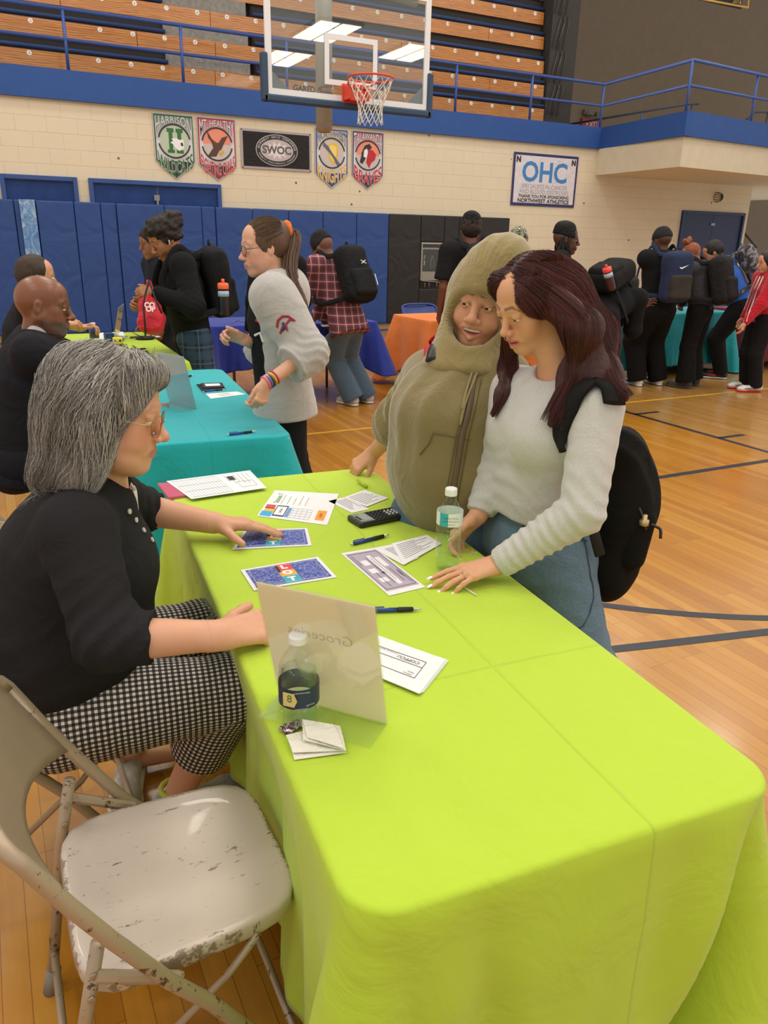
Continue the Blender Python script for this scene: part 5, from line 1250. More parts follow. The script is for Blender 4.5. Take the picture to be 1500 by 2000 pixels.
def body_prims(J, S, b=None):
    H, f, tf, r, tu = J['H'], J['f'], J['tf'], J['r'], J['tu']; b = J['b'] if b is None else b
    S.rc(J['pel'], J['waist'], .088*H*b, .076*H*b, .04, flat=(tf, .72)); S.rc(J['waist'], J['chest'], .076*H*b, .085*H*b, .04, flat=(tf, .70))
    S.rc(J['chest'], J['nb']-tu*.03*H, .085*H*b, .045*H, .04, flat=(tf, .72)); S.rc(J['shR']-tu*.012, J['shL']-tu*.012, .026*H, .026*H, .03)
    S.rc(J['nb']-tu*.02, J['hc']-J['HR'][:, 2]*.04-J['HR'][:, 1]*.02, .034*H, .032*H, .025)
    for k in 'RL':
        ak = J.get('armk', 1); S.chain([J['sh'+k], J['el'+k], J['wr'+k]], [.027*H*b**.5, .022*H*b**.5*ak, .0155*H*(1+(ak-1)*.5)], .02)
        S.chain([J['hip'+k], J['kn'+k], J['an'+k]], [.052*H*b, .034*H*b**.5, .022*H], .03)
        S.rc(J['an'+k]-A3((0, 0, .02*H)), J['an'+k]-A3((0, 0, .028*H))+f*.09*H, .018*H, .014*H, .02)
def hand_spec(J, k, d=None, n=None, **kw):
    J['hand'+k] = dict(d=d, n=n, **kw)
def person(J, label, skin='c58c66', lip=None, brow='241812', blush=None, hs=1.0, w=1.0, vox=.010, vh=.005, vhand=.006, face={}, colk={}, hands='RL', group=None, eyesk=None, skin_mat=None, far=True):
    c = J['hc']; g = thing('person', label, 'person', (float(J['pel'][0]), float(J['pel'][1]), 0), 0, group)
    S = Sdf(); body_prims(J, S, min(J['b'], 1.0)*.97); s = hs*J['H']/1.70*1.0; s = max(.88, min(1.06, s)); J['s'] = s
    head_prims(S, c, J['HR'], s, w, detail=not far, **face)
    hb = []
    for k in hands:
        hsx = J.get('hand'+k, {}); d = hsx.get('d'); d = nrm(J['wr'+k]-J['el'+k]) if d is None else nrm(d)
        n = hsx.get('n'); n = (J['r']*(1 if k == 'R' else -1)) if n is None else n
        W = J['wr'+k]; kw = {q: v for q, v in hsx.items() if q not in ('d', 'n')}
        J['tips'+k] = hand_prims(S, W, d, n, 1 if k == 'R' else -1, size=kw.pop('size', .97*J['H']/1.72), **kw)
        m = W+d*.09; hb.append((m-.115, m+.115))
    hbox = (c-A3((.135, .135, .135))*s, c+A3((.135, .135, .155))*s)
    parts = [S.mesh(vh, hbox[0]-.01, hbox[1]+.01, clip=hbox)]
    holes = [hbox]
    for b_ in hb: parts.append(S.mesh(vhand, b_[0]-.01, b_[1]+.01, clip=b_, holes=[hbox])); holes.append(b_)
    parts.append(S.mesh(vox, holes=holes))
    blush = blush or skin; lip = lip or skin
    o = mesh_obj('body', parts, skin_mat or M_SKIN, g, face_col(c, J['HR'], s, w, skin, lip, brow, blush, **colk))
    if eyesk is not None: eyes(g, c, J['HR'], s, w, eyesk)
    return g
def top_prims(J, S, off=.016, b=None, hem=.02, sleeve=1.0, loose=1.0, cuff=.0, armr=1.0, hemr=1.0, belly=0):
    H, f, tf, r, tu = J['H'], J['f'], J['tf'], J['r'], J['tu']; b = J['b'] if b is None else b
    hp = J['pel']-tu*hem*H; cutb = [(hp, -tu)]
    S.rc(hp-tu*.03, J['waist'], .090*H*b*hemr+off, .080*H*b*loose+off, .04, flat=(tf, .74), cut=cutb); S.rc(J['waist'], J['chest'], .080*H*b*loose+off, .087*H*b+off, .05, flat=(tf, .74), cut=cutb)
    S.rc(J['chest'], J['nb']-tu*.045*H, .087*H*b+off, .05*H+off*.5, .05, flat=(tf, .74)); S.rc(J['shR']-tu*.008, J['shL']-tu*.008, .036*H+off*.7, .036*H+off*.7, .06)
    if belly: S.el(J['waist']+tf*.03, (.11*b*belly, .11*b*belly, .12*belly), None, .08)
    for k in 'RL':
        a, e, w_ = J['sh'+k], J['el'+k], J['wr'+k]
        if sleeve >= .99:
            d = nrm(w_-e); S.chain([a-tu*.01, e], [(.030*H*b**.5+off*.85)*armr, (.026*H*b**.5+off)*armr], .05); S.rc(e, w_+d*(.01), (.027*H*b**.5+off)*armr, .0185*H+off*.5, .03, cut=[(w_+d*.008, d)])
            if cuff: S.rc(w_-d*.05, w_-d*.005, .0185*H+off*.5, .0185*H+off*.45, .01, cut=[(w_+d*.008, d)])
        elif sleeve >= .5:
            d = nrm(w_-e); q = e+(w_-e)*((sleeve-.5)*2); S.rc(a, e, (.033*H*b**.5+off)*armr, (.028*H*b**.5+off)*armr, .05); S.rc(e, q, (.028*H*b**.5+off)*armr, (.024*H*b**.5+off)*armr, .03, cut=[(q, d)])
        else:
            d = nrm(e-a); q = a+(e-a)*(sleeve*2); S.rc(a, q, (.034*H*b**.5+off)*armr, (.034*H*b**.5+off*1.3)*armr, .05, cut=[(q, d)])
    # neck opening
    S.rc(J['nb']+tu*.0, J['nb']+tu*.15, .036*H, .05*H, .015, 's')
def arm_folds(J, S, amp=.004, seed=0, legs=False, torso=True):
    for i, k in enumerate('RL'):
        for j, (p, q, n_, rad, am) in enumerate(((J['el'+k], nrm(J['wr'+k]-J['sh'+k]), 26, .085, 1), ((J['el'+k]+J['wr'+k])/2, nrm(J['wr'+k]-J['el'+k]), 34, .07, .6), (J['sh'+k]*.6+J['pel']*.1+J['el'+k]*.3, nrm(J['el'+k]-J['sh'+k]), 20, .09, .5))):
            S.disp.append(foldf(p, q, n_, amp*am, rad, seed+i*7+j))
    if torso: S.disp.append(foldf(J['waist'], nrm(J['tu']+J['r']*.3), 14, amp*.9, .13, seed+31)); 
    S.disp.append(wobf(amp*.7, 2.2, seed+5))
def hood_down(J, S, off=.016, k=.03):
    nb, tu, tf, r = J['nb'], J['tu'], J['tf'], J['r']; H = J['H']
    pts = []
    for i in range(9):
        a = math.pi*(i/8); pts.append(nb+r*math.cos(a)*.082*H/1.7-tf*(math.sin(a)*.085-.012)+tu*(.006+.004*math.sin(a)))
    S.chain(pts, [.024]*9, .02); S.rc(pts[0], nb+tf*.075-tu*.045, .024, .016, .02); S.rc(pts[8], nb+tf*.075-tu*.045, .024, .016, .02)
    S.el(nb-tf*.10-tu*.055, (.095, .05, .075), frame(tf, tu), .03)
def garment(g, J, name, S, mat, vox=.011, **k):
    return mesh_obj(name, [S.mesh(vox)], mat, g, **k)
def pants(g, J, mat, name='trousers', vox=.011, off=.014, flare=1.0, amp=.004, seed=3, top=.01, b=None, ctop=.04, knee=1.0, ankz=.012):
    H, f, tu = J['H'], J['f'], J['tu']; b = J['b'] if b is None else b; S = Sdf()
    S.rc(J['pel']-tu*.0, J['pel']+tu*.055*H, .089*H*b+off*.6, .080*H*b+off*.5, .03, flat=(J['tf'], .76), cut=[(J['pel']+tu*min(ctop, top+.03)*H, tu)])
    for k in 'RL':
        h_, kn, an = J['hip'+k], J['kn'+k], J['an'+k]; d = nrm(an-kn); e = an+d*ankz*H
        S.rc(h_, kn, .055*H*b+off, (.038*H*b**.5+off)*knee, .045, cut=[(J['pel']+tu*ctop*H, tu)]); S.rc(kn, e, (.038*H*b**.5+off)*knee, (.027*H+off)*flare, .03, cut=[(e, d)])
        for j, (p, n_, rad) in enumerate(((kn, 16, .1), (e-d*.05, 28, .08), (h_, 12, .1))): S.disp.append(foldf(p, d, n_, amp, rad, seed+j*3+(k == 'R')))
    S.disp.append(wobf(amp*.5, 2.5, seed))
    return mesh_obj(name, [S.mesh(vox)], mat, g)
def shoes(g, J, mat, sole, vox=.007, size=1.0, toe=None):
    f = J['f']; H = J['H']; org = A3(g.location)
    for k in 'RL':
        a = J['an'+k]; ff = f if toe is None else nrm(toe[k]); z = A3((0, 0, 1)); S = Sdf(); b0 = A3((a[0], a[1], 0))-ff*.035
        S.rc(b0+z*.055, b0+z*.085, .038, .034, .02, cut=[(b0+z*.10, z)]); S.rc(b0+z*.05, b0+ff*.17*size+z*.038, .040, .034, .03, flat=(z, .9)); S.el(b0+ff*.19*size+z*.034, (.042, .058, .030), frame(ff), .03)
        S.bx(b0+ff*.08+z*-.04, (.2, .3, .055), frame(ff), .001, .001, 's')
        S.disp.append(wobf(.0012, 6, 3))
        o = mesh_obj('shoe', [S.mesh(vox)], mat, g)
        T_ = Sdf(); T_.rc(b0+z*.014, b0+ff*.17*size+z*.014, .045, .043, .02, flat=(z, .33)); T_.el(b0+ff*.195*size+z*.014, (.046, .06, .016), frame(ff), .02)
        q = mesh_obj('sole', [T_.mesh(vox)], sole, None); q.parent = o; q.location = -org
def backpack(label, J, mat, size=(.15, .09, .23), drop=.0, grp=None, front=True, mat2=None, strap_mat=None, off=.0, vox=.009, tilt=0, extra=None, straps=True, fold=.004, mat_front=None, back=.02, pocket=True):
    tu, tf, r = nrm(J['tu']*math.cos(tilt)+J['tf']*math.sin(tilt)), nrm(J['tf']*math.cos(tilt)-J['tu']*math.sin(tilt)), J['r']; H = J['H']; R = np.stack([r, tf, tu], 1)
    dist = .087*H*J['b']*.74+off+size[1]+back; c = J['chest']-tf*dist+tu*(-drop)
    g = thing('backpack', label, 'backpack', tuple(c), 0, grp)
    S = Sdf(); S.bx(c, size, R, min(size)*.75, .02); S.el(c+tu*size[2]*.45, (size[0]*.92, size[1]*.95, size[2]*.6), R, .05)
    S.disp.append(wobf(fold, 3, 4))
    m = mesh_obj('main_compartment', [S.mesh(vox)], mat, g)
    if pocket:
        S = Sdf(); S.bx(c-tf*size[1]*.85-tu*size[2]*.38, (size[0]*.82, size[1]*.45, size[2]*.50), R, size[1]*.4, .02); S.disp.append(wobf(fold*.7, 4, 9))
        mesh_obj('front_pocket', [S.mesh(vox)], mat_front or mat2 or mat, g)
    if straps:
        for k, s_ in (('R', 1), ('L', -1)):
            sh = J['sh'+k]; x = r*s_*.072*H; rr_ = .036*H+.030+off
            P_ = [c+tu*size[2]*.85+r*s_*.05+tf*size[1]*.6, J['nb']-tu*.03+x*.9-tf*(rr_*.75)+tu*.03, J['nb']-tu*.045+x+tu*(rr_*.98), J['nb']-tu*.06+x*1.05+tf*(rr_*.95)+tu*.012, J['chest']+x*1.18+tf*(.087*H*J['b']*.74+.022+off), J['waist']+x*1.65+tf*.05+r*s_*.02, c-tu*size[2]*.75+r*s_*size[0]*.9+tf*size[1]*.7]
            P_ = smooth_path(P_, 5); mb = MB(); mb.tube([p-c for p in P_], .024, 10, flat=(tf, .32)); mb.build('shoulder_strap', strap_mat or mat, g, smooth=True)
        MB().tube([c+tu*size[2]*.98+r*.03-c, c+tu*(size[2]*1.0+.05)-c, c+tu*size[2]*.98-r*.03-c], .008, 8).build('haul_loop', strap_mat or mat, g, smooth=True)
    return g, c, R
def smooth_path(P, n=6):
    P = [A3(p) for p in P]; Q = [2*P[0]-P[1]]+P+[2*P[-1]-P[-2]]; out = []
    for i in range(1, len(Q)-2):
        for j in range(n):
            t = j/n; a, b, c, d = Q[i-1], Q[i], Q[i+1], Q[i+2]
            out.append(.5*((2*b)+(c-a)*t+(2*a-5*b+4*c-d)*t*t+(3*b-a-3*c+d)*t**3))
    out.append(P[-1]); return out
def m_hair(c, c2, key, rough=.45, scale=(260, 260, 8), strand=False):
    t = NT('hair_'+key)
    n = t.noise(t.co(scale=scale), 1.0, 3, .6); base = t.mix(t.ramp(n, [(.3, 0.0), (.7, 1.0)]), c, c2)
    if strand: base = t.mix(t.n('Attribute', attribute_name='Col').outputs[2], c, c2)
    return t.P(Base_Color=base, Roughness=rough, Specular_IOR_Level=.35, Normal=t.bump(n, .6 if not strand else 0, .003))
def hair_cap(g, J, mat, thick=.012, low=-.02, front=.075, vox=.006, bumps=0, bf=8, extra=None, name='hair', zmin=None):
    """short hair: skull shell cut at a hairline"""
    c, R, s = J['hc'], J['HR'], J['s']; S = Sdf()
    cut = [(c+R@(np.array([0, front, .058])*s), R@nrm((0, 1, -.62))), (c+R@(np.array([0, -.05, low])*s), R@nrm((0, .25, -1)))]
    if zmin is not None: cut.append((c+R@(np.array([0, 0, zmin])*s), R@nrm((0, 0, -1))))
    S.el(c+R@(np.array([0, -.020, .036])*s), np.array([.0745+thick, .094+thick, .088+thick])*s, R, .01, cut=cut)
    S.el(c+R@(np.array([0, -.052, .010])*s), np.array([.068+thick*.8, .060+thick*.8, .075+thick*.3])*s, R, .02, cut=cut[1:])
    if extra: extra(S, c, R, s)
    if bumps: S.disp.append(wobf(bumps, bf, 2)); S.disp.append(wobf(bumps*.6, bf*2.3, 7))
    return mesh_obj(name, [S.mesh(vox)], mat, g)
def strands(g, S, roots, dirfn, length, n, mat, r=.0009, seed=0, lift=(.0, .004), name='hair_strands', taper=.4, wig=.0, colfn=None, freelen=0, sides=3):
    """grow fine strands over the implicit surface S"""
    rs = np.random.RandomState(seed); P = A3(roots).copy(); N = len(P); off = rs.uniform(lift[0], lift[1], N); Lh = rs.uniform(length[0], length[1], N) if np.ndim(length[0]) == 0 else length
    F, G = S.grad(P); P = P-G*(F-off)[:, None]; path = [P.copy()]; st = Lh/n; ph = rs.uniform(0, 6.28, N); fr = rs.uniform(.6, 1.5, N); D = None
    for i in range(n):
        d = dirfn(P, i/n); F, G = S.grad(P); stick = (F < .03)[:, None]
        d = d-G*np.maximum(0, -(d*G).sum(1, keepdims=True))*-1.0*0-np.where(stick, G*(d*G).sum(1, keepdims=True), np.minimum((d*G).sum(1, keepdims=True), 0)*G*0)
        d /= np.linalg.norm(d, axis=1, keepdims=True)+1e-9
        if D is not None: d = .5*D+.5*d; d /= np.linalg.norm(d, axis=1, keepdims=True)+1e-9
        D = d
        if wig: sd = np.cross(d, G); d = d+sd*(wig*np.sin(ph+i*fr))[:, None]
        P = P+d*st[:, None]; F, G = S.grad(P); corr = np.where(F < off, F-off, np.where(F < .03, (F-off)*.6, 0)); P = P-G*corr[:, None]; path.append(P.copy())
    X = np.stack(path, 1); T_ = np.gradient(X, axis=1); T_ /= np.linalg.norm(T_, axis=2, keepdims=True)+1e-9
    ref = np.array([.3, .5, .81]); U = np.cross(T_, ref); U /= np.linalg.norm(U, axis=2, keepdims=True)+1e-9; W_ = np.cross(T_, U)
    rad = (r*rs.uniform(.7, 1.4, N))[:, None]*np.linspace(1, taper, n+1)[None]; V = []
    for k in range(sides):
        a = 6.2832*k/sides; V.append(X+(U*math.cos(a)+W_*math.sin(a))*rad[..., None])
    V = np.stack(V, 2).reshape(-1, 3); idx = np.arange(N*(n+1)*sides).reshape(N, n+1, sides); Fc = []
    for k in range(sides):
        k2 = (k+1) % sides; Fc.append(np.stack([idx[:, :-1, k], idx[:, :-1, k2], idx[:, 1:, k2], idx[:, 1:, k]], -1).reshape(-1, 4))
    Fc = np.concatenate(Fc); cv = rs.uniform(0, 1, N); cv = np.repeat(cv, (n+1)*sides)
    return mesh_obj(name, [(V, Fc)], mat, g, col=lambda V_: np.stack([cv, cv, cv], 1))
def glasses(g, c, R, s, w, mat, rx=.0235, rz=.019, lens=None, z=.002, y=.106, sq=2.6, rim=.0013, tmat=None):
    o_ = A3(g.location); P = lambda a, b, d: c+R@(np.array([a*w, b, d])*s)-o_
    for x in (-1, 1):
        pts = []
        for k in range(28):
            a = 6.2832*k/28; ca, sa = math.cos(a), math.sin(a); q = (abs(ca)**sq+abs(sa)**sq)**(-1/sq); pts.append(P(x*.0335+rx*ca*q, y-.010*abs((x*.0335+rx*ca*q)/.055)**2, z+rz*sa*q))
        MB().tube(pts, rim*s, 6, closed=True).build('glasses_rim', mat, g, smooth=True)
        MB().add(pts, [tuple(range(28))]).build('glasses_lens', lens or glassy('f2eeea', .03, 1.4), g)
        MB().tube([P(x*(.0335+rx), y-.010, z+.006), P(x*.076, y-.03, z+.006), P(x*.080, 0, .008), P(x*.080, -.018, -.004)], rim*1.1*s, 6).build('glasses_temple', tmat or mat, g, smooth=True)
    MB().tube([P(-.0335+rx, y-.001, z+.004), P(0, y+.004, z+.007), P(.0335-rx, y-.001, z+.004)], rim*s, 6).build('glasses_bridge', mat, g, smooth=True)

def hit(x, y, S, off=.004, D0=1.2, D1=3.2, default=None):
    """point where the sight line through (x, y) meets the surface S"""
    D = D0; rr_ = ray(x, y); rn = np.linalg.norm(rr_)
    for _ in range(90):
        p = CC+rr_*D; d = float(S.at(p[None])[0])-off
        if d < .0008: return p
        D += max(d*.7, .001)/rn
        if D > D1: break
    return AD(x, y, default) if default else None

def ribbon(path, nrmf, width, thick=.004):
    """flat band along path lying on a surface; nrmf gives the outward direction at each point"""
    P = [A3(p) for p in path]; m = len(P); wd = [width]*m if np.isscalar(width) else list(np.interp(np.linspace(0, 1, m), np.linspace(0, 1, len(width)), width)); vs = []
    for i in range(m):
        t = nrm(P[min(i+1, m-1)]-P[max(i-1, 0)]); n = nrm(nrmf(P[i])); n = nrm(n-t*(n@t)); s = np.cross(t, n); w = wd[i]/2
        vs += [P[i]-s*w, P[i]-s*w*.8+n*thick, P[i]+n*thick*1.3, P[i]+s*w*.8+n*thick, P[i]+s*w, P[i]-n*thick*.5]
    mb = MB(); fs = [(i*6+k, i*6+(k+1) % 6, (i+1)*6+(k+1) % 6, (i+1)*6+k) for i in range(m-1) for k in range(6)]+[tuple(range(6))[::-1], tuple((m-1)*6+k for k in range(6))]
    return mb.add(vs, fs)
def surfn(S): return lambda p: S.grad(A3(p)[None])[1][0]
# ---------------------------------------------------------------- the grey-haired woman
def m_check():
    t = NT('gingham'); uv = t.n('UVMap').outputs[0]; sx = t.n('SeparateXYZ'); t.put(sx.inputs[0], uv)
    a = t.math('GREATER_THAN', t.math('FRACT', sx.outputs[0]), .5); b = t.math('GREATER_THAN', t.math('FRACT', sx.outputs[1]), .5)
    s_ = t.math('MULTIPLY', t.math('ADD', a, b), .5); base = t.ramp(s_, [(0, 'e3dcd6'), (.5, '5e5856'), (1, '1b1819')])
    base.node.color_ramp.interpolation = 'CONSTANT'; base.node.color_ramp.elements[1].position = .3; base.node.color_ramp.elements[2].position = .8
    return t.P(Base_Color=base, Roughness=.85, Normal=t.bump(t.noise(t.co(), 9, 3), .3, .02))
def uv_check(o, J_list, scale=.0135):
    """cloth grid that follows each trouser leg: u along the leg, v around it"""
    me = o.data; V = np.zeros(len(me.vertices)*3); me.vertices.foreach_get('co', V); V = V.reshape(-1, 3)+np.array(o.parent.location)
    best = np.full(len(V), 1e9); U = np.zeros((len(V), 2)); L0 = 0
    for (a, b, ref, rad, l0) in J_list:
        a, b = A3(a), A3(b); u = b-a; L_ = np.linalg.norm(u); u /= L_; t_ = (V-a)@u; tc = np.clip(t_, 0, L_); q = V-a-tc[:, None]*u; d = np.linalg.norm(q, axis=1)
        r_ = nrm(A3(ref)-u*(A3(ref)@u)); w_ = np.cross(u, r_); ang = np.arctan2(q@w_, q@r_); m = d < best; best[m] = d[m]; U[m, 0] = ((t_+l0)/scale)[m]; U[m, 1] = (ang*rad/scale)[m]
    lay = me.uv_layers.new(name='UVMap'); li = np.zeros(len(me.loops), np.int32); me.loops.foreach_get('vertex_index', li); uv = U[li]
    # keep faces from straddling the seam
    q = uv[:, 1].reshape(-1, 4); per = np.array([j[3] for j in J_list]).mean()*6.2832/scale
    q2 = q.copy(); ref_ = q[:, :1]; q2 = np.where(np.abs(q-ref_) > per*.5, ref_, q); uv[:, 1] = q2.ravel(); lay.data.foreach_set('uv', uv.astype(np.float32).ravel())
def grey_woman():
    J = dict(H=1.66, b=1.28, armk=1.28); f = nrm((1, -.08, 0)); r = nrm((-.08, -1, 0)); J['f'], J['r'] = f, r
    J['pel'] = A3((-.02, 1.74, .53)); J['tu'] = nrm((.22, -.06, 1)); J['tf'] = nrm(np.cross(J['tu'], r)); 
    if J['tf'] @ f < 0: J['tf'] = -J['tf']
    J['waist'] = A3((.03, 1.72, .66)); J['chest'] = A3((.09, 1.70, .86)); J['nb'] = A3((.175, 1.69, 1.035))
    J['shR'] = A3((.10, 1.535, .985)); J['shL'] = A3((.17, 1.86, .975))
    J['elR'] = A3((.120, 1.39, .805)); J['wrR'] = A3((.325, 1.325, .80)); J['elL'] = A3((.30, 2.02, .84)); J['wrL'] = A3((.475, 1.93, .805))
    J['hipR'] = A3((.02, 1.64, .50)); J['hipL'] = A3((.02, 1.86, .50)); J['knR'] = A3((.40, 1.58, .50)); J['knL'] = A3((.42, 1.90, .50))
    J['anR'] = A3((.285, 1.76, .085)); J['anL'] = A3((.20, 2.02, .085))
    J['HR'] = frame((.92, -.36, -.20), (.22, 0, 1)); J['hc'] = A3((.205, 1.66, 1.188))
    J['handR'] = dict(d=(.95, .12, -.05), n=(-.15, -.5, .85), curl=(.75, .8, .85, .9), thumb=(.7, .3), size=1.0, r=1.12, palm_r=1.12)
    J['handL'] = dict(d=(.93, -.22, -.10), n=(.05, .1, 1), curl=(.12, .15, .2, .22), thumb=(.95, -.1), size=1.0, r=1.08, palm_r=1.08, spread=.13)
    skin = 'd9a384'
    g = person(J, 'seated person with chin-length grey hair, glasses and black top, reaching over the lime table', skin, 'b8716a', 'a08a76', 'd4806c', hs=1.02, w=1.04, vox=.006, vh=.0022, vhand=.0024,
               face=dict(lid=-.001, jaw=1.15, cheek=1.12, nose=1.08, lips=.5, sag=1.0), colk=dict(lid=-.003, browk=.5, aged=1), eyesk=(0, 1, -.5), far=False)
    c, R, s = J['hc'], J['HR'], J['s']
    # black top with three-quarter sleeves
    S = Sdf(); tf, tu = J['tf'], J['tu']; off = .02
    S.rc(J['pel']-tu*.06, J['waist'], .185, .178, .05, flat=(tf, .92), cut=[(J['pel']-A3((0, 0, .035)), (-.1, 0, -1))]); S.rc(J['waist'], J['chest'], .178, .168, .06, flat=(tf, .86)); S.rc(J['chest'], J['nb']-tu*.06, .165, .085, .06, flat=(tf, .8))
    S.el(J['waist']+f*.08+A3((0, 0, .03)), (.15, .17, .13), None, .08); S.el(J['chest']+f*.075-A3((0, 0, .02)), (.11, .15, .10), None, .08)
    S.rc(J['shR'], J['shL'], .068, .068, .06); S.rc(J['nb']-tu*.03, J['nb']+tu*.01, .075, .060, .04)
    for k in 'RL':
        e, w_ = J['el'+k], J['wr'+k]; d = nrm(w_-e); q = e+d*(.085 if k == 'R' else .045)
        S.rc(J['sh'+k], e, .076, .058, .04); S.rc(e, q+d*.02, .058, .049, .03, cut=[(q, d)])
    S.rc(J['nb']-tu*.02+f*.01, J['nb']+tu*.14+f*.02, .052, .08, .012, 's')
    S.el(J['nb']+f*.075-tu*.03, (.03, .03, .07), frame(f, nrm((-.5, 0, 1))), .012, 's')
    arm_folds(J, S, .0055, 11); S.disp.append(foldf(J['waist']-A3((0, 0, .02)), (0, .1, 1), 13, .006, .16, 4))
    mesh_obj('top', [S.mesh(.006)], fabric('262527', None, 1200, .15, .35, .15, .9), g)
    # white undershirt edge in the placket and buttons
    SU = Sdf(); SU.rc(J['nb']-tu*.07+f*.045, J['nb']-tu*.005+f*.03, .058, .06, .02, flat=(f, .7)); SU.rc(J['nb']-tu*.02+f*.012, J['nb']+tu*.15+f*.03, .056, .085, .008, 's')
    mesh_obj('undershirt', [SU.mesh(.005)], fabric('e4e2de', None, 900, .1, .2), g)
    o_ = A3(g.location)
    for i, (x, y) in enumerate(((265, 998), (288, 1013), (304, 1027), (321, 1045))):
        p = AY(x, y, 1.60+.012*i); F_, G_ = S.grad(p[None]); 
        for _ in range(4): p = p-G_[0]*(F_[0]-.001); F_, G_ = S.grad(p[None])
        n = G_[0]; Fm = frame(n, (0, 0, 1)); mb = MB(); vs = [p-o_+Fm@A3((.006*math.cos(a), h_, .006*math.sin(a))) for h_ in (0, .003) for a in [6.283*k/12 for k in range(12)]]
        mb.add(vs, [tuple(range(12))[::-1], tuple(range(12, 24))]+[(k, (k+1) % 12, 12+(k+1) % 12, 12+k) for k in range(12)]).build('button', plain('c9c3b8', .3), g)
    # gingham capri trousers
    S = Sdf(); S.rc(J['pel']+f*-.03, J['pel']+f*.05, .175, .17, .06, flat=((0, 0, 1), .75)); 
    for k in 'RL':
        h_, kn, an = J['hip'+k], J['kn'+k], J['an'+k]; d = nrm(an-kn); e = kn+(an-kn)*.52
        S.rc(h_, kn, .125, .085, .06); S.rc(kn, e+d*.03, .084, .078, .03, cut=[(e, d)])
        S.disp.append(foldf(h_+f*.08, f, 14, .004, .1, 5)); S.disp.append(foldf(kn-f*.03, nrm(d+f), 20, .003, .07, 6))
    o = mesh_obj('gingham_trousers', [S.mesh(.006)], m_check(), g)
    uv_check(o, [(J['hipR']-f*.2, J['knR'], (0, 0, 1), .115, 0), (J['hipL']-f*.2, J['knL'], (0, 0, 1), .115, 0), (J['knR'], J['anR'], f, .085, .6), (J['knL'], J['anL'], f, .085, .6)])
    shoes(g, J, fabric('c4c0b6', 'a8a49a', 60, .3, .3), plain('d8d6c8', .6), .005, toe=dict(R=(.9, .2, 0), L=(-.25, -.95, 0)))
    for k in 'RL':
        MB().tube([J['an'+k]+A3((.04*math.cos(a), .04*math.sin(a), .03))-o_ for a in [6.283*i/16 for i in range(16)]], .008, 6, closed=True).build('sock_band', plain('c8cc4a', .7), g, smooth=True)
    # hair: chin-length layered bob
    M_GH = m_hair('6f665c', 'b5ada2', 'grey', .5, (220, 220, 10)); M_GS = m_hair('57504a', 'd2cdc6', 'greystrand', .5, strand=True)
    P = lambda x, y, z: c+R@(np.array([x, y, z])*s)
    S = Sdf()
    S.el(P(0, -.018, .045), np.array([.094, .112, .095])*s, R, .02, cut=[(P(0, .060, .045), R@nrm((0, 1, -.55)))])
    S.el(P(0, -.055, -.03), np.array([.105, .095, .125])*s, R, .04, cut=[(P(0, .0, -.05), R@nrm((0, 1, .25)))])
    for x, y, z in ((.06, -.09, -.13), (-.05, -.10, -.14), (.0, -.11, -.13), (.09, -.04, -.125), (-.085, -.05, -.12)): S.el(P(x, y, z), np.array([.032, .034, .040])*s, R, .03)
    for x in (-1, 1): S.el(P(x*.078, -.025, -.045), np.array([.034, .050, .095])*s, R, .03)
    S.el(P(.0, .060, .098), np.array([.06, .035, .026])*s, R, .02)
    S.disp.append(wobf(.0045, 7, 3, (1, 1, .3)))
    Sh = Sdf(); Sh.p = list(S.p); Sh.disp = list(S.disp)
    mesh_obj('hair', [S.mesh(.004)], M_GH, g)
    rs = np.random.RandomState(5)
    def scatter(n, lo, hi, S_):
        Q = rs.uniform(-1, 1, (n*4, 3)); Q /= np.linalg.norm(Q, axis=1, keepdims=True); l = Q*np.array([.1, .12, .11]); l[:, 2] += .02
        return Q, l
    rts = []
    # roots on the crown and around the part
    n = 5200; u = rs.uniform(-1, 1, n); ph = rs.uniform(-.3, 1, n)
    l = np.stack([u*.085, -.11+.17*rs.uniform(0, 1, n), .11-.05*np.abs(u)-.06*rs.uniform(0, 1, n)**2], 1)
    rts = c+(l*s)@R.T
    def dirf(Pp, t):
        l = ((Pp-c)@R)/s; d = np.zeros_like(l); d[:, 2] = -1.0; d[:, 0] = np.sign(l[:, 0])*(1.2-12*np.abs(l[:, 0])).clip(-.3, 1.2); d[:, 1] = np.where(l[:, 1] > .02, .35, -.35)*(l[:, 2] > .02)
        w_ = rs.normal(size=d.shape)*.16; d = d+w_; low = (l[:, 2] < -.09); d[low, 0] += np.sign(l[low, 0])*.6; d[low, 1] += np.where(l[low, 1] < -.03, -.7, .1); return (d@R.T)
    strands(g, Sh, rts, dirf, (.10, .27), 14, M_GS, r=.00062, seed=3, lift=(-.001, .013), wig=.20)
    l2 = ((rts-c)@R)/s; strands(g, Sh, rts[l2[:, 1] < -.035][:600], dirf, (.15, .27), 16, M_GS, r=.00055, seed=13, lift=(.002, .018), wig=.32)
    # loose fringe over the forehead
    n = 420; l = np.stack([rs.uniform(-.055, .02, n), rs.uniform(.02, .07, n), rs.uniform(.10, .128, n)], 1); rts = c+(l*s)@R.T
    def dirg(Pp, t):
        l = ((Pp-c)@R)/s; d = np.zeros_like(l); d[:, 1] = 1-t*1.1; d[:, 2] = -.45-t*1.4; d[:, 0] = .5; return (d+rs.normal(size=d.shape)*.06)@R.T
    strands(g, Sh, rts, dirg, (.07, .12), 12, M_GS, r=.0008, seed=9, lift=(.001, .010), wig=.1)
    GM = plain('b0805c', .3, .3, Transmission_Weight=.3)
    glasses(g, c, R, s, 1.04, GM, .0255, .0225, z=-.004, lens=glassy('fbf8f4', .05, 1.15, None, .08), tmat=plain('c9a878', .35, .5))
    return g, J
gw, JW = grey_woman()
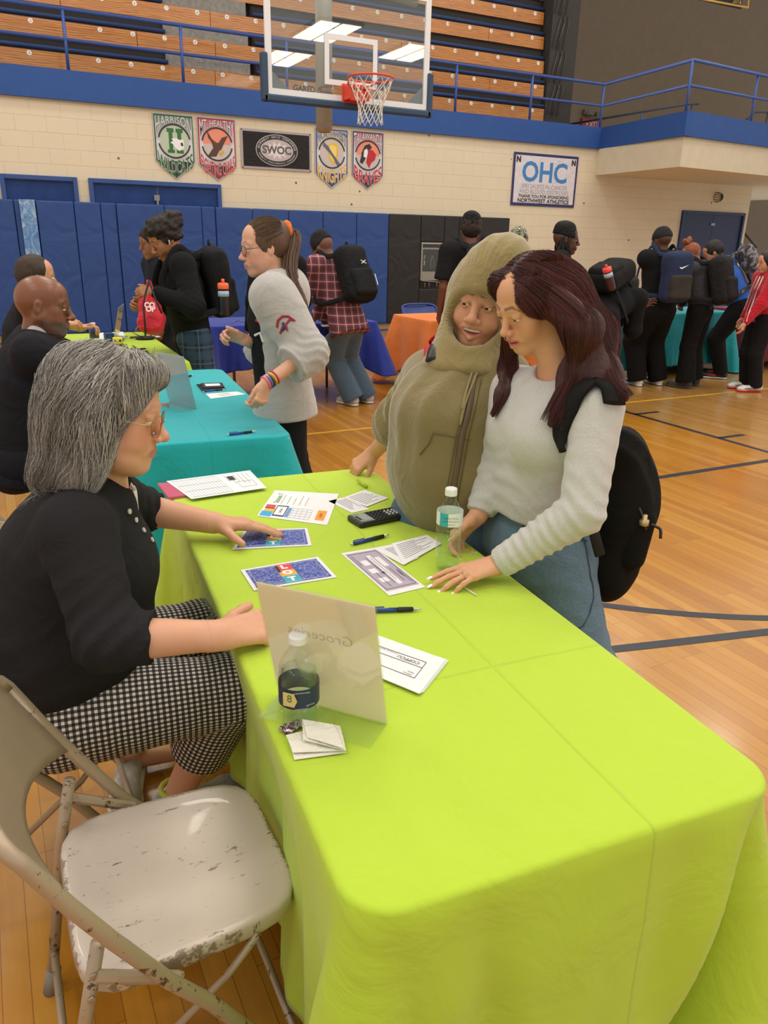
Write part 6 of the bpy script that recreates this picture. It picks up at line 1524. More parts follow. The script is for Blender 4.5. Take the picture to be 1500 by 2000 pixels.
# ---------------------------------------------------------------- girl in the light grey shirt
def grey_girl():
    KD, KR = 1.13, 1.11; AD0 = globals()['AD']; AD = lambda x, y, D: AD0(x, y, D*KD)
    class Sdf(globals()['Sdf']):
        def rc(s, a, b, ra, rb=None, *r, **k): return super().rc(a, b, ra*KR, (ra if rb is None else rb)*KR, *r, **k)
    SdfH = globals()['Sdf']
    J = dict(H=1.60, b=.98); f = nrm((-1, .12, 0)); r = nrm((.12, 1, 0)); J['f'], J['r'] = f, r
    J['pel'] = AD(1052, 1035, 1.86); J['waist'] = AD(1052, 935, 1.80); J['chest'] = AD(1075, 830, 1.72); J['nb'] = AD(1105, 715, 1.66)
    J['tu'] = nrm(J['nb']-J['pel']); J['tf'] = nrm(f-J['tu']*(f@J['tu']))
    J['shL'] = AD(1168, 795, 1.58); J['shR'] = AD(1008, 762, 1.80)
    J['elL'] = AD(1136, 1000, 1.57); J['wrL'] = A3((1.035, 1.388, .800)); J['elR'] = AD(965, 930, 1.84); J['wrR'] = A3((1.115, 1.60, .845))
    J['hipL'] = J['pel']-r*.085-A3((0, 0, .05)); J['hipR'] = J['pel']+r*.085-A3((0, 0, .05))
    J['knL'] = A3((1.32, 1.35, .44)); J['knR'] = A3((1.36, 1.66, .45)); J['anL'] = A3((1.40, 1.36, .07)); J['anR'] = A3((1.44, 1.68, .07))
    J['HR'] = frame((-.90, -.05, -.46), (-.42, -.06, .9)); J['hc'] = AD(1038, 592, 1.62)
    J['handL'] = dict(d=(-.95, .08, -.10), n=(.03, -.15, 1), curl=(.12, .15, .2, .25), thumb=(.45, .2), size=.95, spread=.07, r=.88)
    J['handR'] = dict(d=(-.55, .1, -.55), n=(-.3, .9, .2), curl=(.6, .7, .8, .8), thumb=(.5, .5), size=.92, r=.9)
    g = person(J, 'standing person with long auburn hair and light grey long-sleeve shirt, hand on the lime table', 'dca680', 'c46a62', '3a2620', 'd48c6a', hs=.93, w=.98, vox=.006, vh=.0020, vhand=.0022,
               face=dict(lid=-.0035, jaw=.92, cheek=1.05, nose=.95, lips=1.25, smile=.5, mouth_open=.55), colk=dict(lid=-.0035, smile=.5, browk=.8), eyesk=(.0, 1, -.45), far=False)
    c, R, s = J['hc'], J['HR'], J['s']; o_ = A3(g.location); P = lambda x, y, z: c+R@(np.array([x, y, z])*s)
    mb = MB(); pts = [[P(x, .090-.35*abs(x)**1.6, z_-.0+.5*abs(x)**1.5)-o_ for x in np.linspace(-.020, .020, 11)] for z_ in (-.0625, -.0675)]
    mb.grid(pts).build('teeth', M_TEETH, g, smooth=True, solid=.003)
    # septum ring and nose stud
    MB().tube([P(.0035*math.cos(a)*1.5, .113+.004*math.sin(a)*0, -.046+.0055*math.sin(a))-o_ for a in [6.283*k/14 for k in range(14)]], .0008, 5, closed=True).build('septum_ring', plain('d8c088', .2, .9), g)
    MB().lathe([(0, -.002), (.0022, 0), (0, .002)], tuple(P(-.020, .105, -.028)-o_), 8).build('nose_stud', plain('e8e0c8', .15, .9), g)
    # shirt
    S = Sdf(); tf, tu = J['tf'], J['tu']
    hemp = J['pel']+tu*.085
    S.rc(J['pel']+tu*.02, J['waist'], .150, .128, .05, flat=(tf, .82), cut=[(hemp, -tu)]); S.rc(J['waist'], J['chest'], .128, .134, .05, flat=(tf, .80)); S.rc(J['chest'], J['nb']-tu*.05, .128, .062, .05, flat=(tf, .75))
    for x in (-1, 1): S.el(J['chest']+tf*.072+r*x*.062-tu*.022, (.062, .060, .064), None, .05)
    S.rc(J['shR']-tu*.004, J['shL']-tu*.004, .050, .050, .05)
    S.rc(J['shL'], J['elL'], .055, .048, .012); d = nrm(J['wrL']-J['elL']); S.rc(J['elL'], J['wrL']+d*.005, .050, .034, .008, cut=[(J['wrL']-d*.004, d)])
    S.rc(J['shR'], J['elR'], .054, .045, .04); d2 = nrm(J['wrR']-J['elR']); S.rc(J['elR'], J['wrR'], .045, .033, .03, cut=[(J['wrR']-d2*.01, d2)])
    S.rc(J['nb']-tu*.005+tf*.022, J['nb']+tu*.16+tf*.06, .050, .075, .01, 's')
    SH = S
    arm_folds(J, S, .0030, 21); S.disp.append(foldf(J['waist']+tf*.06, tu, 20, .003, .09, 3)); S.disp.append(foldf(J['elL']*.5+J['wrL']*.5, d, 40, .0028, .10, 9))
    mesh_obj('shirt', [S.mesh(.005)], fabric('cfcdc8', 'b6b5b2', 260, .1, .18, .3, .9, streak=(1, 1, 4), fold=12), g)
    # jeans
    M_J = fabric('50667c', '728a9c', 500, .25, .4, .1, .9, fold=10); S = Sdf()
    S.rc(J['pel']+tu*.08, J['pel']-tu*.03, .112, .128, .04, flat=(tf, .86), cut=[(J['pel']+tu*.11, tu)]); S.el(J['pel']-tf*.055-A3((0, 0, .03)), (.11, .14, .11), None, .06); S.el(J['pel']+tf*.035-A3((0, 0, .03)), (.10, .14, .10), None, .06)
    for k in 'RL':
        dd = nrm(J['an'+k]-J['kn'+k]); e = J['an'+k]-dd*.01; S.rc(J['hip'+k], J['kn'+k], .092, .080, .05); S.rc(J['kn'+k], e, .083, .095, .03, cut=[(e, dd)])
        S.disp.append(foldf(J['hip'+k]-A3((0, 0, .05)), (0, .2, 1), 15, .003, .12, 8)); S.disp.append(foldf(J['kn'+k], dd, 16, .005, .12, 2))
    j = mesh_obj('jeans', [S.mesh(.006)], M_J, g)
    def onsurf(p, S_, off=.002):
        for _ in range(5): F_, G_ = S_.grad(A3(p)[None]); p = p-G_[0]*(F_[0]-off)
        return p
    # seams, belt loops and pocket edges
    DK = plain('3e5262', .9)
    for pts in ([AD(1012, 985, 1.72), AD(1010, 1060, 1.75), AD(1000, 1110, 1.8)], [AD(1146, 1020, 1.72), AD(1146, 1090, 1.74), AD(1130, 1150, 1.78), AD(1115, 1215, 1.8)], [AD(935, 985, 1.8), AD(1000, 1006, 1.7), AD(1080, 1016, 1.68), AD(1160, 1030, 1.7)], [AD(1120, 1022, 1.7), AD(1140, 1045, 1.7), AD(1165, 1052, 1.72)]):
        P_ = [onsurf(p, S, .001)-o_ for p in smooth_path(pts, 6)]; MB().tube(P_, .0022, 5).build('jeans_seam', DK, g, smooth=True)
    shoes(g, J, fabric('e0deda', None, 60), plain('e8e6e0', .6), .007)
    # nails and ring
    MN = plain('f2efee', .2)
    for k in 'LR':
        for (tp, td, tn) in J['tips'+k]:
            Fm = frame(td, tn); mb = MB(); mb.lathe([(0, .0), (.8, .2), (1, .6), (.7, .95), (0, 1)], (0, 0, 0), 10); vv = [tuple(tp-o_+Fm@A3((v[0]*.0052, (v[2]-.25)*.017, v[1]*.002+.0052))) for v in mb.v]
            m2 = MB(); m2.add(vv, mb.f); m2.build('fingernail', MN, g, smooth=True)
    w0, dL = J['wrL'], nrm(J['handL']['d']); lat = nrm(np.cross(dL, A3(J['handL']['n']))); rp = w0+dL*.088*.95+lat*(-.009*.95)*1+dL*.016-A3((0, 0, .002))
    for sgn in (1,): 
        Fm = frame(dL, (0, 0, 1)); MB().tube([rp-o_+Fm@A3((.0092*math.cos(a), 0, .0092*math.sin(a))) for a in [6.283*k/18 for k in range(18)]], .0011, 6, closed=True).build('ring', plain('e0d8c4', .2, .95), g, smooth=True)
    # ---- long straight hair
    S = SdfH(); hc = c
    S.el(P(0, -.018, .040), np.array([.082, .099, .091])*s, R, .02, cut=[(P(0, .071, .046), R@nrm((0, 1, -.50)))])
    S.el(P(0, -.050, -.01), np.array([.080, .068, .10])*s, R, .03, cut=[(P(0, .0, 0), R@nrm((0, 1, -.1)))])
    def curtain(pts, rs_, k=.03, fl=None): S.chain([A3(p) for p in pts], [q*1.04 for q in rs_], k, flat=fl)
    nrmv = nrm(CF)
    def HT(x, y, off, dflt): return hit(x, y, SH, off, 1.2, 2.3, dflt*KD)
    NEAR = [P(-.062, .0, .05), AD(1140, 640, 1.535), HT(1122, 735, .012, 1.53), HT(1078, 826, .010, 1.6)]
    BACK = [P(-.040, -.05, .05), AD(1165, 650, 1.59), HT(1188, 735, .014, 1.58), HT(1222, 778, .012, 1.60)]
    FAR = [P(.064, .005, .01), HT(992, 715, .012, 1.76), HT(982, 770, .010, 1.74), HT(962, 812, .010, 1.74)]
    curtain(NEAR, [.034, .034, .028, .012], .04, (nrmv, .50)); curtain(BACK, [.034, .038, .026, .008], .04, (nrmv, .55)); curtain(FAR, [.022, .018, .014, .005], .03, (nrmv, .6))
    curtain([P(-.03, -.085, .0), AD(1165, 690, 1.66)], [.06, .05], .04)
    S.el(P(.042, .052, .078), np.array([.030, .028, .036])*s, R, .02); S.el(P(-.058, .040, .052), np.array([.026, .036, .048])*s, R, .02)
    S.disp.append(wobf(.0012, 9, 3, (1, 1, .15)))
    M_AH = m_hair('2a1816', '4c2522', 'auburn', .38, (300, 300, 5)); M_AS = m_hair('231413', '6e3430', 'auburnstrand', .36, strand=True)
    mesh_obj('hair', [S.mesh(.004)], M_AH, g)
    rs = np.random.RandomState(8)
    tgtN = [P(-.072, -.005, .04), AD(1128, 640, 1.50), AD(1112, 740, 1.48), AD(1080, 835, 1.48)]
    def dirf(Pp, t):
        l = ((Pp-c)@R)/s; d = np.zeros_like(l); onh = l[:, 2] > .0
        side = np.where(l[:, 0] > -.004, 1, -1); d[:, 0] = side*(1.0-9*np.abs(l[:, 0])).clip(-.15, 1.0)*onh; d[:, 2] = -1+0*.2; d[:, 1] = np.where(onh, -.55*(l[:, 2] > .05), 0)
        w = d@R.T; w = np.where(onh[:, None], w, A3((0, 0, -1))[None]+0*w); w = w+rs.normal(size=w.shape)*.03; return w
    n = 5200; l = np.stack([rs.uniform(-.08, .08, n), rs.uniform(-.11, .075, n), rs.uniform(.03, .14, n)], 1)
    strands(g, S, c+(l*s)@R.T, dirf, (.14, .30), 14, M_AS, r=.00055, seed=4, lift=(-.0008, .0016))
    # curtain strands: along the hanging locks
    def lock(pts, w0, w1, n, seed, depth=.012):
        r_ = np.random.RandomState(seed); path = np.array(smooth_path([A3(p) for p in pts], 5)); m = len(path); T_ = np.gradient(path, axis=0); T_ /= np.linalg.norm(T_, axis=1, keepdims=True)
        side = np.cross(T_, nrmv); side /= np.linalg.norm(side, axis=1, keepdims=True); a = r_.uniform(-1, 1, n); b = r_.uniform(-1, 1, n); wd = np.linspace(w0, w1, m); X = []
        sh = r_.uniform(.82, 1.02, n)
        for i in range(m):
            ti = i/(m-1)*sh*(m-1); i0 = np.clip(ti.astype(int), 0, m-2); fr = (ti-i0)[:, None]; pp = path[i0]*(1-fr)+path[i0+1]*fr; sd = side[i0]; wv = np.interp(ti, np.arange(m), wd)
            X.append(pp+sd*(a*wv)[:, None]-nrmv*((b*.5+.5)*depth*np.sqrt(np.clip(1-a*a, 0, 1))+.004)[:, None]+np.array([0, 0, 0]))
        X = np.stack(X, 1); N = n; T2 = np.gradient(X, axis=1); T2 /= np.linalg.norm(T2, axis=2, keepdims=True)+1e-9; U = np.cross(T2, nrmv); U /= np.linalg.norm(U, axis=2, keepdims=True)+1e-9; W_ = np.cross(T2, U)
        V = []
        for k in range(3):
            an = 2.094*k; V.append(X+(U*math.cos(an)+W_*math.sin(an))*(.0008*np.linspace(1, .35, m))[None, :, None])
        V = np.stack(V, 2).reshape(-1, 3); idx = np.arange(N*m*3).reshape(N, m, 3); Fc = np.concatenate([np.stack([idx[:, :-1, k], idx[:, :-1, (k+1) % 3], idx[:, 1:, (k+1) % 3], idx[:, 1:, k]], -1).reshape(-1, 4) for k in range(3)])
        cv = np.repeat(r_.uniform(0, 1, N), m*3); mesh_obj('hair_strands', [(V, Fc)], M_AS, g, col=lambda V_: np.stack([cv, cv, cv], 1))
    lock([P(-.050, .01, .09)]+NEAR, .030, .030, 1300, 1, .022)
    lock([P(-.04, -.05, .10)]+BACK, .045, .018, 1300, 2, .024)
    lock(FAR, .014, .010, 350, 3, .012)
    # ---- backpack
    bc = AD(1200, 1010, 1.63); bu = nrm(A3((.02, -.02, 1))+.0*f); bf = nrm(A3((.62, -.78, 0))) # outward direction of the pack
    br_ = np.cross(bu, bf); RB = np.stack([br_, bf, bu], 1)
    bp = thing('backpack', 'large black backpack worn by the person in the light grey shirt', 'backpack', tuple(bc))
    S = Sdf()
    S.chain([AD(1208, 895, 1.78), AD(1205, 985, 1.83), AD(1182, 1100, 1.86)], [.075, .095, .080], .05, flat=(bf, .9)); S.el(AD(1216, 955, 1.83), (.085, .09, .12), None, .05)
    S.rc(AD(1190, 1100, 1.86), AD(1180, 1120, 1.86), .062, .060, .04); S.disp.append(wobf(.006, 3.2, 14)); S.disp.append(foldf(AD(1190, 900, 1.75), nrm(br_+bu*.3), 16, .005, .14, 3))
    M_BP = fabric('100e0b', None, 300, .3, .5, .05, .85, fold=7)
    mesh_obj('main_compartment', [S.mesh(.007)], M_BP, bp)
    S2 = Sdf(); S2.chain([AD(1245, 1010, 1.78), AD(1228, 1085, 1.80)], [.042, .040], .03); S2.disp.append(wobf(.003, 5, 3)); mesh_obj('side_pocket', [S2.mesh(.007)], M_BP, bp)
    S3 = Sdf(); S3.rc(AD(1245, 945, 1.84), AD(1262, 975, 1.84), .03, .028, .02); mesh_obj('front_pocket', [S3.mesh(.007)], M_BP, bp)
    SP = [hit(x, y, SH, .004, 1.2, 2.3, 1.76) for x, y in ((1200, 790), (1194, 757), (1165, 742), (1132, 762), (1107, 805), (1096, 850), (1102, 882))]
    B0 = bc; gn = surfn(SH)
    ribbon([p-B0 for p in smooth_path(SP, 7)], lambda p: gn(p+B0), [.058, .068, .074, .068, .056, .040, .014], .010).build('shoulder_strap', fabric('1a1918', None, 500, .3, .1, .05, .8), bp, smooth=True)
    MB().tube([A3(p)-B0 for p in (AD(1152, 1000, 1.70), AD(1160, 1040, 1.71), AD(1172, 1085, 1.73))], .014, 8, flat=(nrmv, .3)).build('lower_strap', plain('1b1a1c', .8), bp, smooth=True)
    MB().tube([A3(p)-B0 for p in smooth_path([AD(1262, 1020, 1.75), AD(1280, 1028, 1.75), AD(1290, 1035, 1.75), AD(1290, 1052, 1.75)], 4)], .004, 6).build('zip_pull', plain('1c1a18', .4), bp, smooth=True)
    MB().lathe([(.008, -.012), (.013, -.010), (.013, .004), (.007, .006), (.007, .018), (0, .018)], tuple(AD(1258, 1018, 1.735)-B0), 12).build('key_charm', plain('c9b184', .3, .7), bp, smooth=True)
    MB().tube([A3(p)-B0 for p in smooth_path([AD(1235, 970, 1.73), AD(1252, 1000, 1.73), AD(1262, 1035, 1.745)], 4)], .003, 6).build('zipper', plain('3a3632', .5), bp, smooth=True)
    return g, J
gg, JG = grey_girl()
# ---------------------------------------------------------------- girl in the olive hoodie
def hood_girl():
    J = dict(H=1.62, b=1.25); f = nrm((-.82, -.57, 0)); r = nrm((-.57, .82, 0)); J['f'], J['r'] = f, r
    J['pel'] = AD(890, 1010, 2.30); J['waist'] = AD(885, 905, 2.25); J['chest'] = AD(895, 800, 2.20); J['nb'] = AD(915, 700, 2.16)
    J['tu'] = nrm(J['nb']-J['pel']); J['tf'] = nrm(f-J['tu']*(f@J['tu']))
    J['shR'] = AD(838, 735, 2.30); J['shL'] = AD(985, 735, 2.12)
    J['elR'] = AD(782, 830, 2.48); J['wrR'] = A3((1.150, 2.315, .835)); J['elL'] = AD(1020, 880, 2.32); J['wrL'] = AD(1010, 1010, 2.42)
    J['hipL'] = J['pel']-r*.09-A3((0, 0, .05)); J['hipR'] = J['pel']+r*.09-A3((0, 0, .05))
    for k, s_ in (('R', 1), ('L', -1)): J['kn'+k] = A3((J['pel'][0], J['pel'][1], .45))+r*s_*.10+f*.02; J['an'+k] = A3((J['pel'][0], J['pel'][1], .07))+r*s_*.12-f*.02
    J['HR'] = frame((-.76, -.62, -.10), (.10, -.12, 1)); J['hc'] = AD(948, 590, 2.12)
    J['handR'] = dict(d=(-.65, .25, -.60), n=(-.35, -.3, .75), curl=(.35, .45, .5, .5), thumb=(.6, .3), size=.92, spread=.10)
    J['handL'] = dict(d=(0, 0, -1), n=(.3, -.9, 0), curl=(.4, .4, .4, .4), thumb=(.3, .3), size=.9)
    g = person(J, 'smiling person in an olive hoodie with the hood up, fingertips on lime table', 'd39d7a', 'be6f66', '4a3226', 'd58e72', hs=1.03, w=1.06, vox=.007, vh=.0025, vhand=.003,
               face=dict(lid=.003, jaw=1.15, cheek=1.22, nose=1.1, lips=1.0, smile=1.0, mouth_open=1.5), colk=dict(lid=0, smile=1, browk=.7), eyesk=(.2, 1, -.2), far=False)
    c, R, s = J['hc'], J['HR'], J['s']; o_ = A3(g.location); P = lambda x, y, z: c+R@(np.array([x, y, z])*s)
    mb = MB(); pts = [[P(x, .091-.35*abs(x)**1.6, z_+.0030+4.5*abs(x)**2)-o_ for x in np.linspace(-.026, .026, 13)] for z_ in (-.0625, -.0700)]
    mb.grid(pts).build('teeth', M_TEETH, g, smooth=True, solid=.003)
    tf, tu = J['tf'], J['tu']; S = Sdf()
    hemp = J['pel']-tu*.035
    S.rc(J['pel']-tu*.02, J['waist'], .172, .185, .06, flat=(tf, .80), cut=[(hemp, -tu)]); S.rc(J['waist'], J['chest'], .182, .172, .06, flat=(tf, .80), cut=[(hemp, -tu)]); S.rc(J['chest'], J['nb']-tu*.05, .168, .085, .06, flat=(tf, .8))
    S.el(J['waist']+tf*.07+tu*.01, (.15, .15, .15), None, .08); S.el(J['chest']+tf*.06, (.15, .15, .10), None, .08)
    S.rc(J['shR']-tu*.02, J['shL']-tu*.02, .066, .066, .06)
    d = nrm(J['wrR']-J['elR']); S.rc(J['shR'], J['elR'], .080, .084, .05); S.rc(J['elR'], J['elR']+d*.045, .088, .070, .03, cut=[(J['elR']+d*.05, d)])
    S.rc(J['shL'], J['elL'], .070, .064, .05); S.rc(J['elL'], J['wrL'], .060, .045, .03)
    S.rc(J['nb']+tu*.03+tf*.045, J['nb']+tu*.16+tf*.06, .055, .085, .01, 's')
    SB = S
    S.disp.append(foldf(J['elR'], nrm(J['wrR']-J['shR']), 17, .011, .10, 3)); S.disp.append(foldf(J['elR']+d*.02, d, 34, .004, .08, 5)); S.disp.append(foldf(J['shR']*.55+J['elR']*.45, nrm(J['elR']-J['shR']), 15, .006, .10, 7))
    S.disp.append(foldf(J['chest']+tf*.12, nrm(J['r']), 11, .005, .16, 2)); S.disp.append(foldf(J['pel'], tu, 18, .004, .12, 9)); S.disp.append(wobf(.003, 2.2, 6))
    M_OL = fabric('87794f', '7a6d46', 700, .25, .35, .5, .95, fold=8)
    mesh_obj('hoodie', [S.mesh(.0065)], M_OL, g)
    # hood: a shell over the head with a face opening
    S = Sdf(); Q = lambda x, y, z: P(x, y, z)
    S.el(P(-.008, -.010, .040), np.array([.108, .125, .120])*s, R, .03); S.el(P(-.035, -.020, .130), np.array([.055, .075, .055])*s, R, .08)
    S.rc(P(0, -.03, -.02), J['nb']+tu*.02, .118, .105, .05); S.el(J['nb']+tf*.045-tu*.02, (.115, .080, .032), frame(tf, tu), .05)
    S.el(J['nb']-tf*.09-tu*.02, (.11, .06, .08), frame(tf, tu), .05)
    S.el(P(0, .060, -.030), np.array([.074, .125, .080])*s, R, .020, 's'); S.el(P(0, .0, .01), np.array([.084, .10, .11])*s, R, .01, 's')
    S.rc(P(0, -.01, -.05), J['nb']+tu*.05, .07*s, .06, .01, 's')
    # rolled edge around the opening
    rim = []
    for k in range(33):
        a = 6.2832*k/32; x = .079*math.sin(a); z = -.030+.083*math.cos(a); rim.append(P(x, .088-.030*abs(math.sin(a))-.035*max(0, -math.cos(a))+.012*max(0, math.cos(a)), z))
    S.chain(rim, [.0115*s]*33, .012)
    S.disp.append(foldf(P(0, .0, .13), R[:, 0], 26, .0022, .08, 3)); S.disp.append(foldf(P(-.06, .03, -.09), nrm(R[:, 2]+R[:, 0]), 22, .004, .07, 8)); S.disp.append(wobf(.0022, 4, 16))
    def ribs(X, Y, Z):
        l = [(X-c[0])*R[0, i]+(Y-c[1])*R[1, i]+(Z-c[2])*R[2, i] for i in range(3)]; an = np.arctan2(l[0], l[2]+.015); w = np.exp(-((l[1]-.075)/.03)**2); return -.0012*np.sin(an*70)*w
    S.disp.append(ribs); SHD = S
    mesh_obj('hood', [S.mesh(.004)], fabric('978759', '8b7c50', 700, .2, .3, .5, .95, fold=14), g)
    mesh_obj('hair', [(lambda T_: T_.mesh(.006))(Sdf().el(P(0, -.015, .045), np.array([.080, .095, .092])*s, R, .01, cut=[(P(0, .06, .05), R@nrm((0, 1, -.4)))]))], plain('1c1412', .6), g)
    # zip, drawstrings, pocket seams on the surface
    def H_(x, y, o=.003): return hit(x, y, SB, o, 1.5, 2.6, 2.12)-o_
    gn = surfn(SB); gl = lambda p: gn(p+o_)
    ribbon(smooth_path([H_(x, y, .002) for x, y in ((937, 690), (925, 740), (916, 800), (903, 850), (895, 900), (886, 950), (880, 985))], 5), gl, .017, .003).build('zip', plain('5f4e3a', .5), g, smooth=True)
    for dx in (-12, 12): ribbon(smooth_path([H_(x+dx, y, .001) for x, y in ((928, 740), (916, 800), (904, 850), (895, 900), (886, 950), (880, 985))], 4), gl, .003, .0015).build('seam', plain('5f5536', .9), g, smooth=True)
    for q in (((938, 672), (930, 705), (918, 740), (908, 775), (903, 800)), ((944, 676), (937, 710), (925, 745), (908, 790), (899, 830))): MB().tube(smooth_path([H_(x, y, .016 if y < 690 else .005) for x, y in q], 4), .0038, 8).build('drawstring', plain('8f825a', .9), g, smooth=True)
    for pts in (((820, 888), (838, 866), (846, 845), (893, 855)), ((903, 858), (965, 862))): MB().tube([H_(x, y, .001) for x, y in pts], .0022, 6).build('pocket_seam', plain('6b603c', .9), g, smooth=True)
    # jeans
    pants(g, J, fabric('3f5769', '5d7688', 500, .25, .4, .1, .9, fold=10), 'jeans', .009, .018, 1.2, .005, 5, top=.0)
    shoes(g, J, fabric('dedad4', None, 60), plain('e8e6e0', .6), .008)
    # backpack strap piece visible at her shoulder
    bp = thing('backpack', 'backpack with red, yellow and black strap on the olive hoodie shoulder', 'backpack', tuple(J['chest']-tf*.24))
    B0 = A3(bp.location); S = Sdf(); S.bx(J['chest']-tf*.25-tu*.05, (.13, .08, .19), np.stack([r, tf, tu], 1), .06, .02); mesh_obj('main_compartment', [S.mesh(.01)], fabric('2a2c30', None, 300), bp)
    def HB(x, y, o=.008): return hit(x, y, SB, o, 1.5, 2.6, 2.2)-B0
    p = smooth_path([HB(872, 632, .012), HB(860, 642, .012), HB(852, 660), HB(848, 682), HB(850, 700)], 4)
    nv = nrm(CF)
    gb = lambda p: gn(p+B0)
    ribbon(smooth_path([HB(874, 640, .008), HB(858, 655, .008), HB(846, 675, .008), HB(842, 690, .006)], 4), gb, .050, .006).build('shoulder_strap', plain('c8202c', .6), bp, smooth=True)
    ribbon(smooth_path([HB(878, 643, .016), HB(868, 652, .016), HB(858, 664, .016)], 4), gb, .034, .004).build('yellow_patch', plain('d9b23a', .6), bp, smooth=True)
    for i in range(3): MB().tube([HB(877-i*6, 640+i*6, .024), HB(866-i*6, 648+i*7, .024)], .0018, 5).build('patch_stripe', plain('2a1a14', .6), bp)
    ribbon(smooth_path([HB(852, 672, .016), HB(846, 685, .016), HB(842, 705, .010)], 4), gb, .034, .008).build('buckle', plain('1a1a1c', .4), bp, smooth=True)
    # thin marker in her fingers
    mk = MB().tube([AZ(698, 938, .766)-AZ(706, 944, .762), AZ(716, 951, .762)-AZ(706, 944, .762)], [.0045, .0055], 10).build('highlighter', plain('b8d83a', .3, Transmission_Weight=.2), smooth=True, loc=tuple(AZ(706, 944, .762)))
    tag(mk, 'slim green highlighter held at the far corner of the lime table', 'marker')
    return g, J
hg, JH = hood_girl()
# ---------------------------------------------------------------- people further away
def seat(J, fwd=.42, zk=.50, za=.07, spread=.10):
    f, r = J['f'], J['r']
    for k, s_ in (('R', 1), ('L', -1)):
        J['hip'+k] = J['pel']+r*s_*.09-A3((0, 0, .02)); J['kn'+k] = A3((J['pel'][0], J['pel'][1], 0))+f*fwd+r*s_*spread+A3((0, 0, zk)); J['an'+k] = J['kn'+k]*A3((1, 1, 0))-f*.06+A3((0, 0, za))
def sewn_top(g, J, mat, name, vox=.010, hood=False, amp=.004, seed=1, folds=True, **k):
    S = Sdf(); top_prims(J, S, **k)
    if hood: hood_down(J, S)
    if folds: arm_folds(J, S, amp, seed)
    garment(g, J, name, S, mat, vox); return S
SKD = dict(lip='7a4a44', brow='120c0a')
# --- bald man in a dark suit
J = pose(-.06, 3.6, -3, 1.76, 16, (4, -4, 0), AD(252, 700, 3.95), AD(300, 735, 4.55), 1.12, hipz=.53, hc=AD(86, 598, 3.30)); seat(J)
J['HR'] = frame((.97, -.22, -.16), (.15, 0, 1)); J['elR'], J['wrR'] = ik(J['shR'], AZ(212, 702, .95), .31, .27, (-.2, -.6, -1)); J['elL'], J['wrL'] = ik(J['shL'], AZ(286, 735, .80), .31, .27, (-.2, .6, -1))
J['handR'] = dict(d=(.9, .1, .05), n=(-.1, -.5, .9), curl=(.15, .2, .3, .35), thumb=(.5, .2)); J['handL'] = dict(d=(.95, .1, -.1), n=(0, 0, 1), curl=(.3, .3, .4, .4))
g = person(J, 'seated bald person in a dark suit jacket and white shirt at the turquoise table', '7d4f38', '8a5a4c', '2a1c16', '8a5440', hs=1.0, w=1.05, vox=.009, vh=.0035, vhand=.004, face=dict(jaw=1.15, cheek=1.15, nose=1.25, lips=1.1, lid=-.002, sag=.7), colk=dict(beard=('5d504a', .55), lid=-.002), eyesk=(0, 1, -.3), far=False, skin_mat=M_SKIN_SH)
M_SUIT = fabric('1d1d24', None, 800, .15, .4, .05, .85)
S = Sdf(); tf, tu = J['tf'], J['tu']; top_prims(J, S, off=.026, hem=.06, sleeve=1, armr=1.05, hemr=1.1)
S.el(J['nb']+tf*.085-tu*.06, (.075, .10, .14), frame(tf, tu), .02, 's'); arm_folds(J, S, .005, 41); garment(g, J, 'suit_jacket', S, M_SUIT, .008)
S2 = Sdf(); S2.rc(J['chest']+tf*.045, J['nb']+tf*.012+tu*.02, .118, .074, .03, flat=(tf, .85)); S2.rc(J['nb']+tf*.025+tu*.02, J['nb']+tu*.14+tf*.05, .052, .08, .008, 's'); garment(g, J, 'white_shirt', S2, fabric('d8cfd2', None, 800), .006)
for s_ in (-1, 1): MB().tube([J['nb']+J['r']*s_*.062+tf*.045+tu*.0-A3(g.location), J['nb']+J['r']*s_*.045+tf*.095-tu*.09-A3(g.location), J['chest']+tf*.15+J['r']*s_*.012+tu*.02-A3(g.location)], [.020, .030, .012], 8, flat=(tf, .35)).build('lapel', M_SUIT, g, smooth=True)
pants(g, J, M_SUIT, 'trousers', .012, .018); shoes(g, J, plain('141214', .3), plain('0e0c0c', .5), .009)
# --- dark-haired man beyond
J = pose(-.02, 5.2, -2, 1.78, 14, (8, -4, 0), AZ(168, 655, .82), AZ(160, 642, .84), 1.05, hipz=.53, hc=AD(72, 542, 4.75)); seat(J)
J['HR'] = frame((.95, .10, -.12))
J['elR'], J['wrR'] = ik(J['shR'], AZ(158, 652, .83), .31, .27, (0, -1, -.8)); J['elL'], J['wrL'] = ik(J['shL'], AZ(158, 640, .88), .31, .27, (0, .6, -1))
J['handR'] = dict(d=(.9, .2, .15), n=(-.2, -.6, .8), curl=(.7, .7, .8, .8)); J['handL'] = dict(d=(.8, -.4, .2), n=(0, .3, 1), curl=(.7, .7, .8, .8))
g = person(J, 'seated person with short dark hair and black polo, hands clasped on the far lime table', 'd29a7c', 'b87468', '2a1c16', 'cf866c', vox=.011, vh=.005, vhand=.005, face=dict(jaw=1.1, nose=1.15), eyesk=(0, 1, -.2))
sewn_top(g, J, fabric('232327', None, 700), 'polo', .011, sleeve=.55, off=.02, seed=5)
hair_cap(g, J, m_hair('2c211b', '4a3a30', 'brunet', .6), .008, -.035, .070, .005, .002, 12)
MB().tube([J['nb']+J['tu']*.012+(J['r']*math.cos(a)*.066+J['tf']*math.sin(a)*.062)-A3(g.location) for a in [6.283*k/16 for k in range(16)]], .008, 6, closed=True).build('collar', plain('d8d6d6', .7), g, smooth=True)
MB().tube([J['wrR']+A3((-.03, .034*math.cos(a), .034*math.sin(a)))-A3(g.location) for a in [6.283*k/12 for k in range(12)]], .007, 6, closed=True).build('watch', plain('1a1a1e', .4), g, smooth=True)
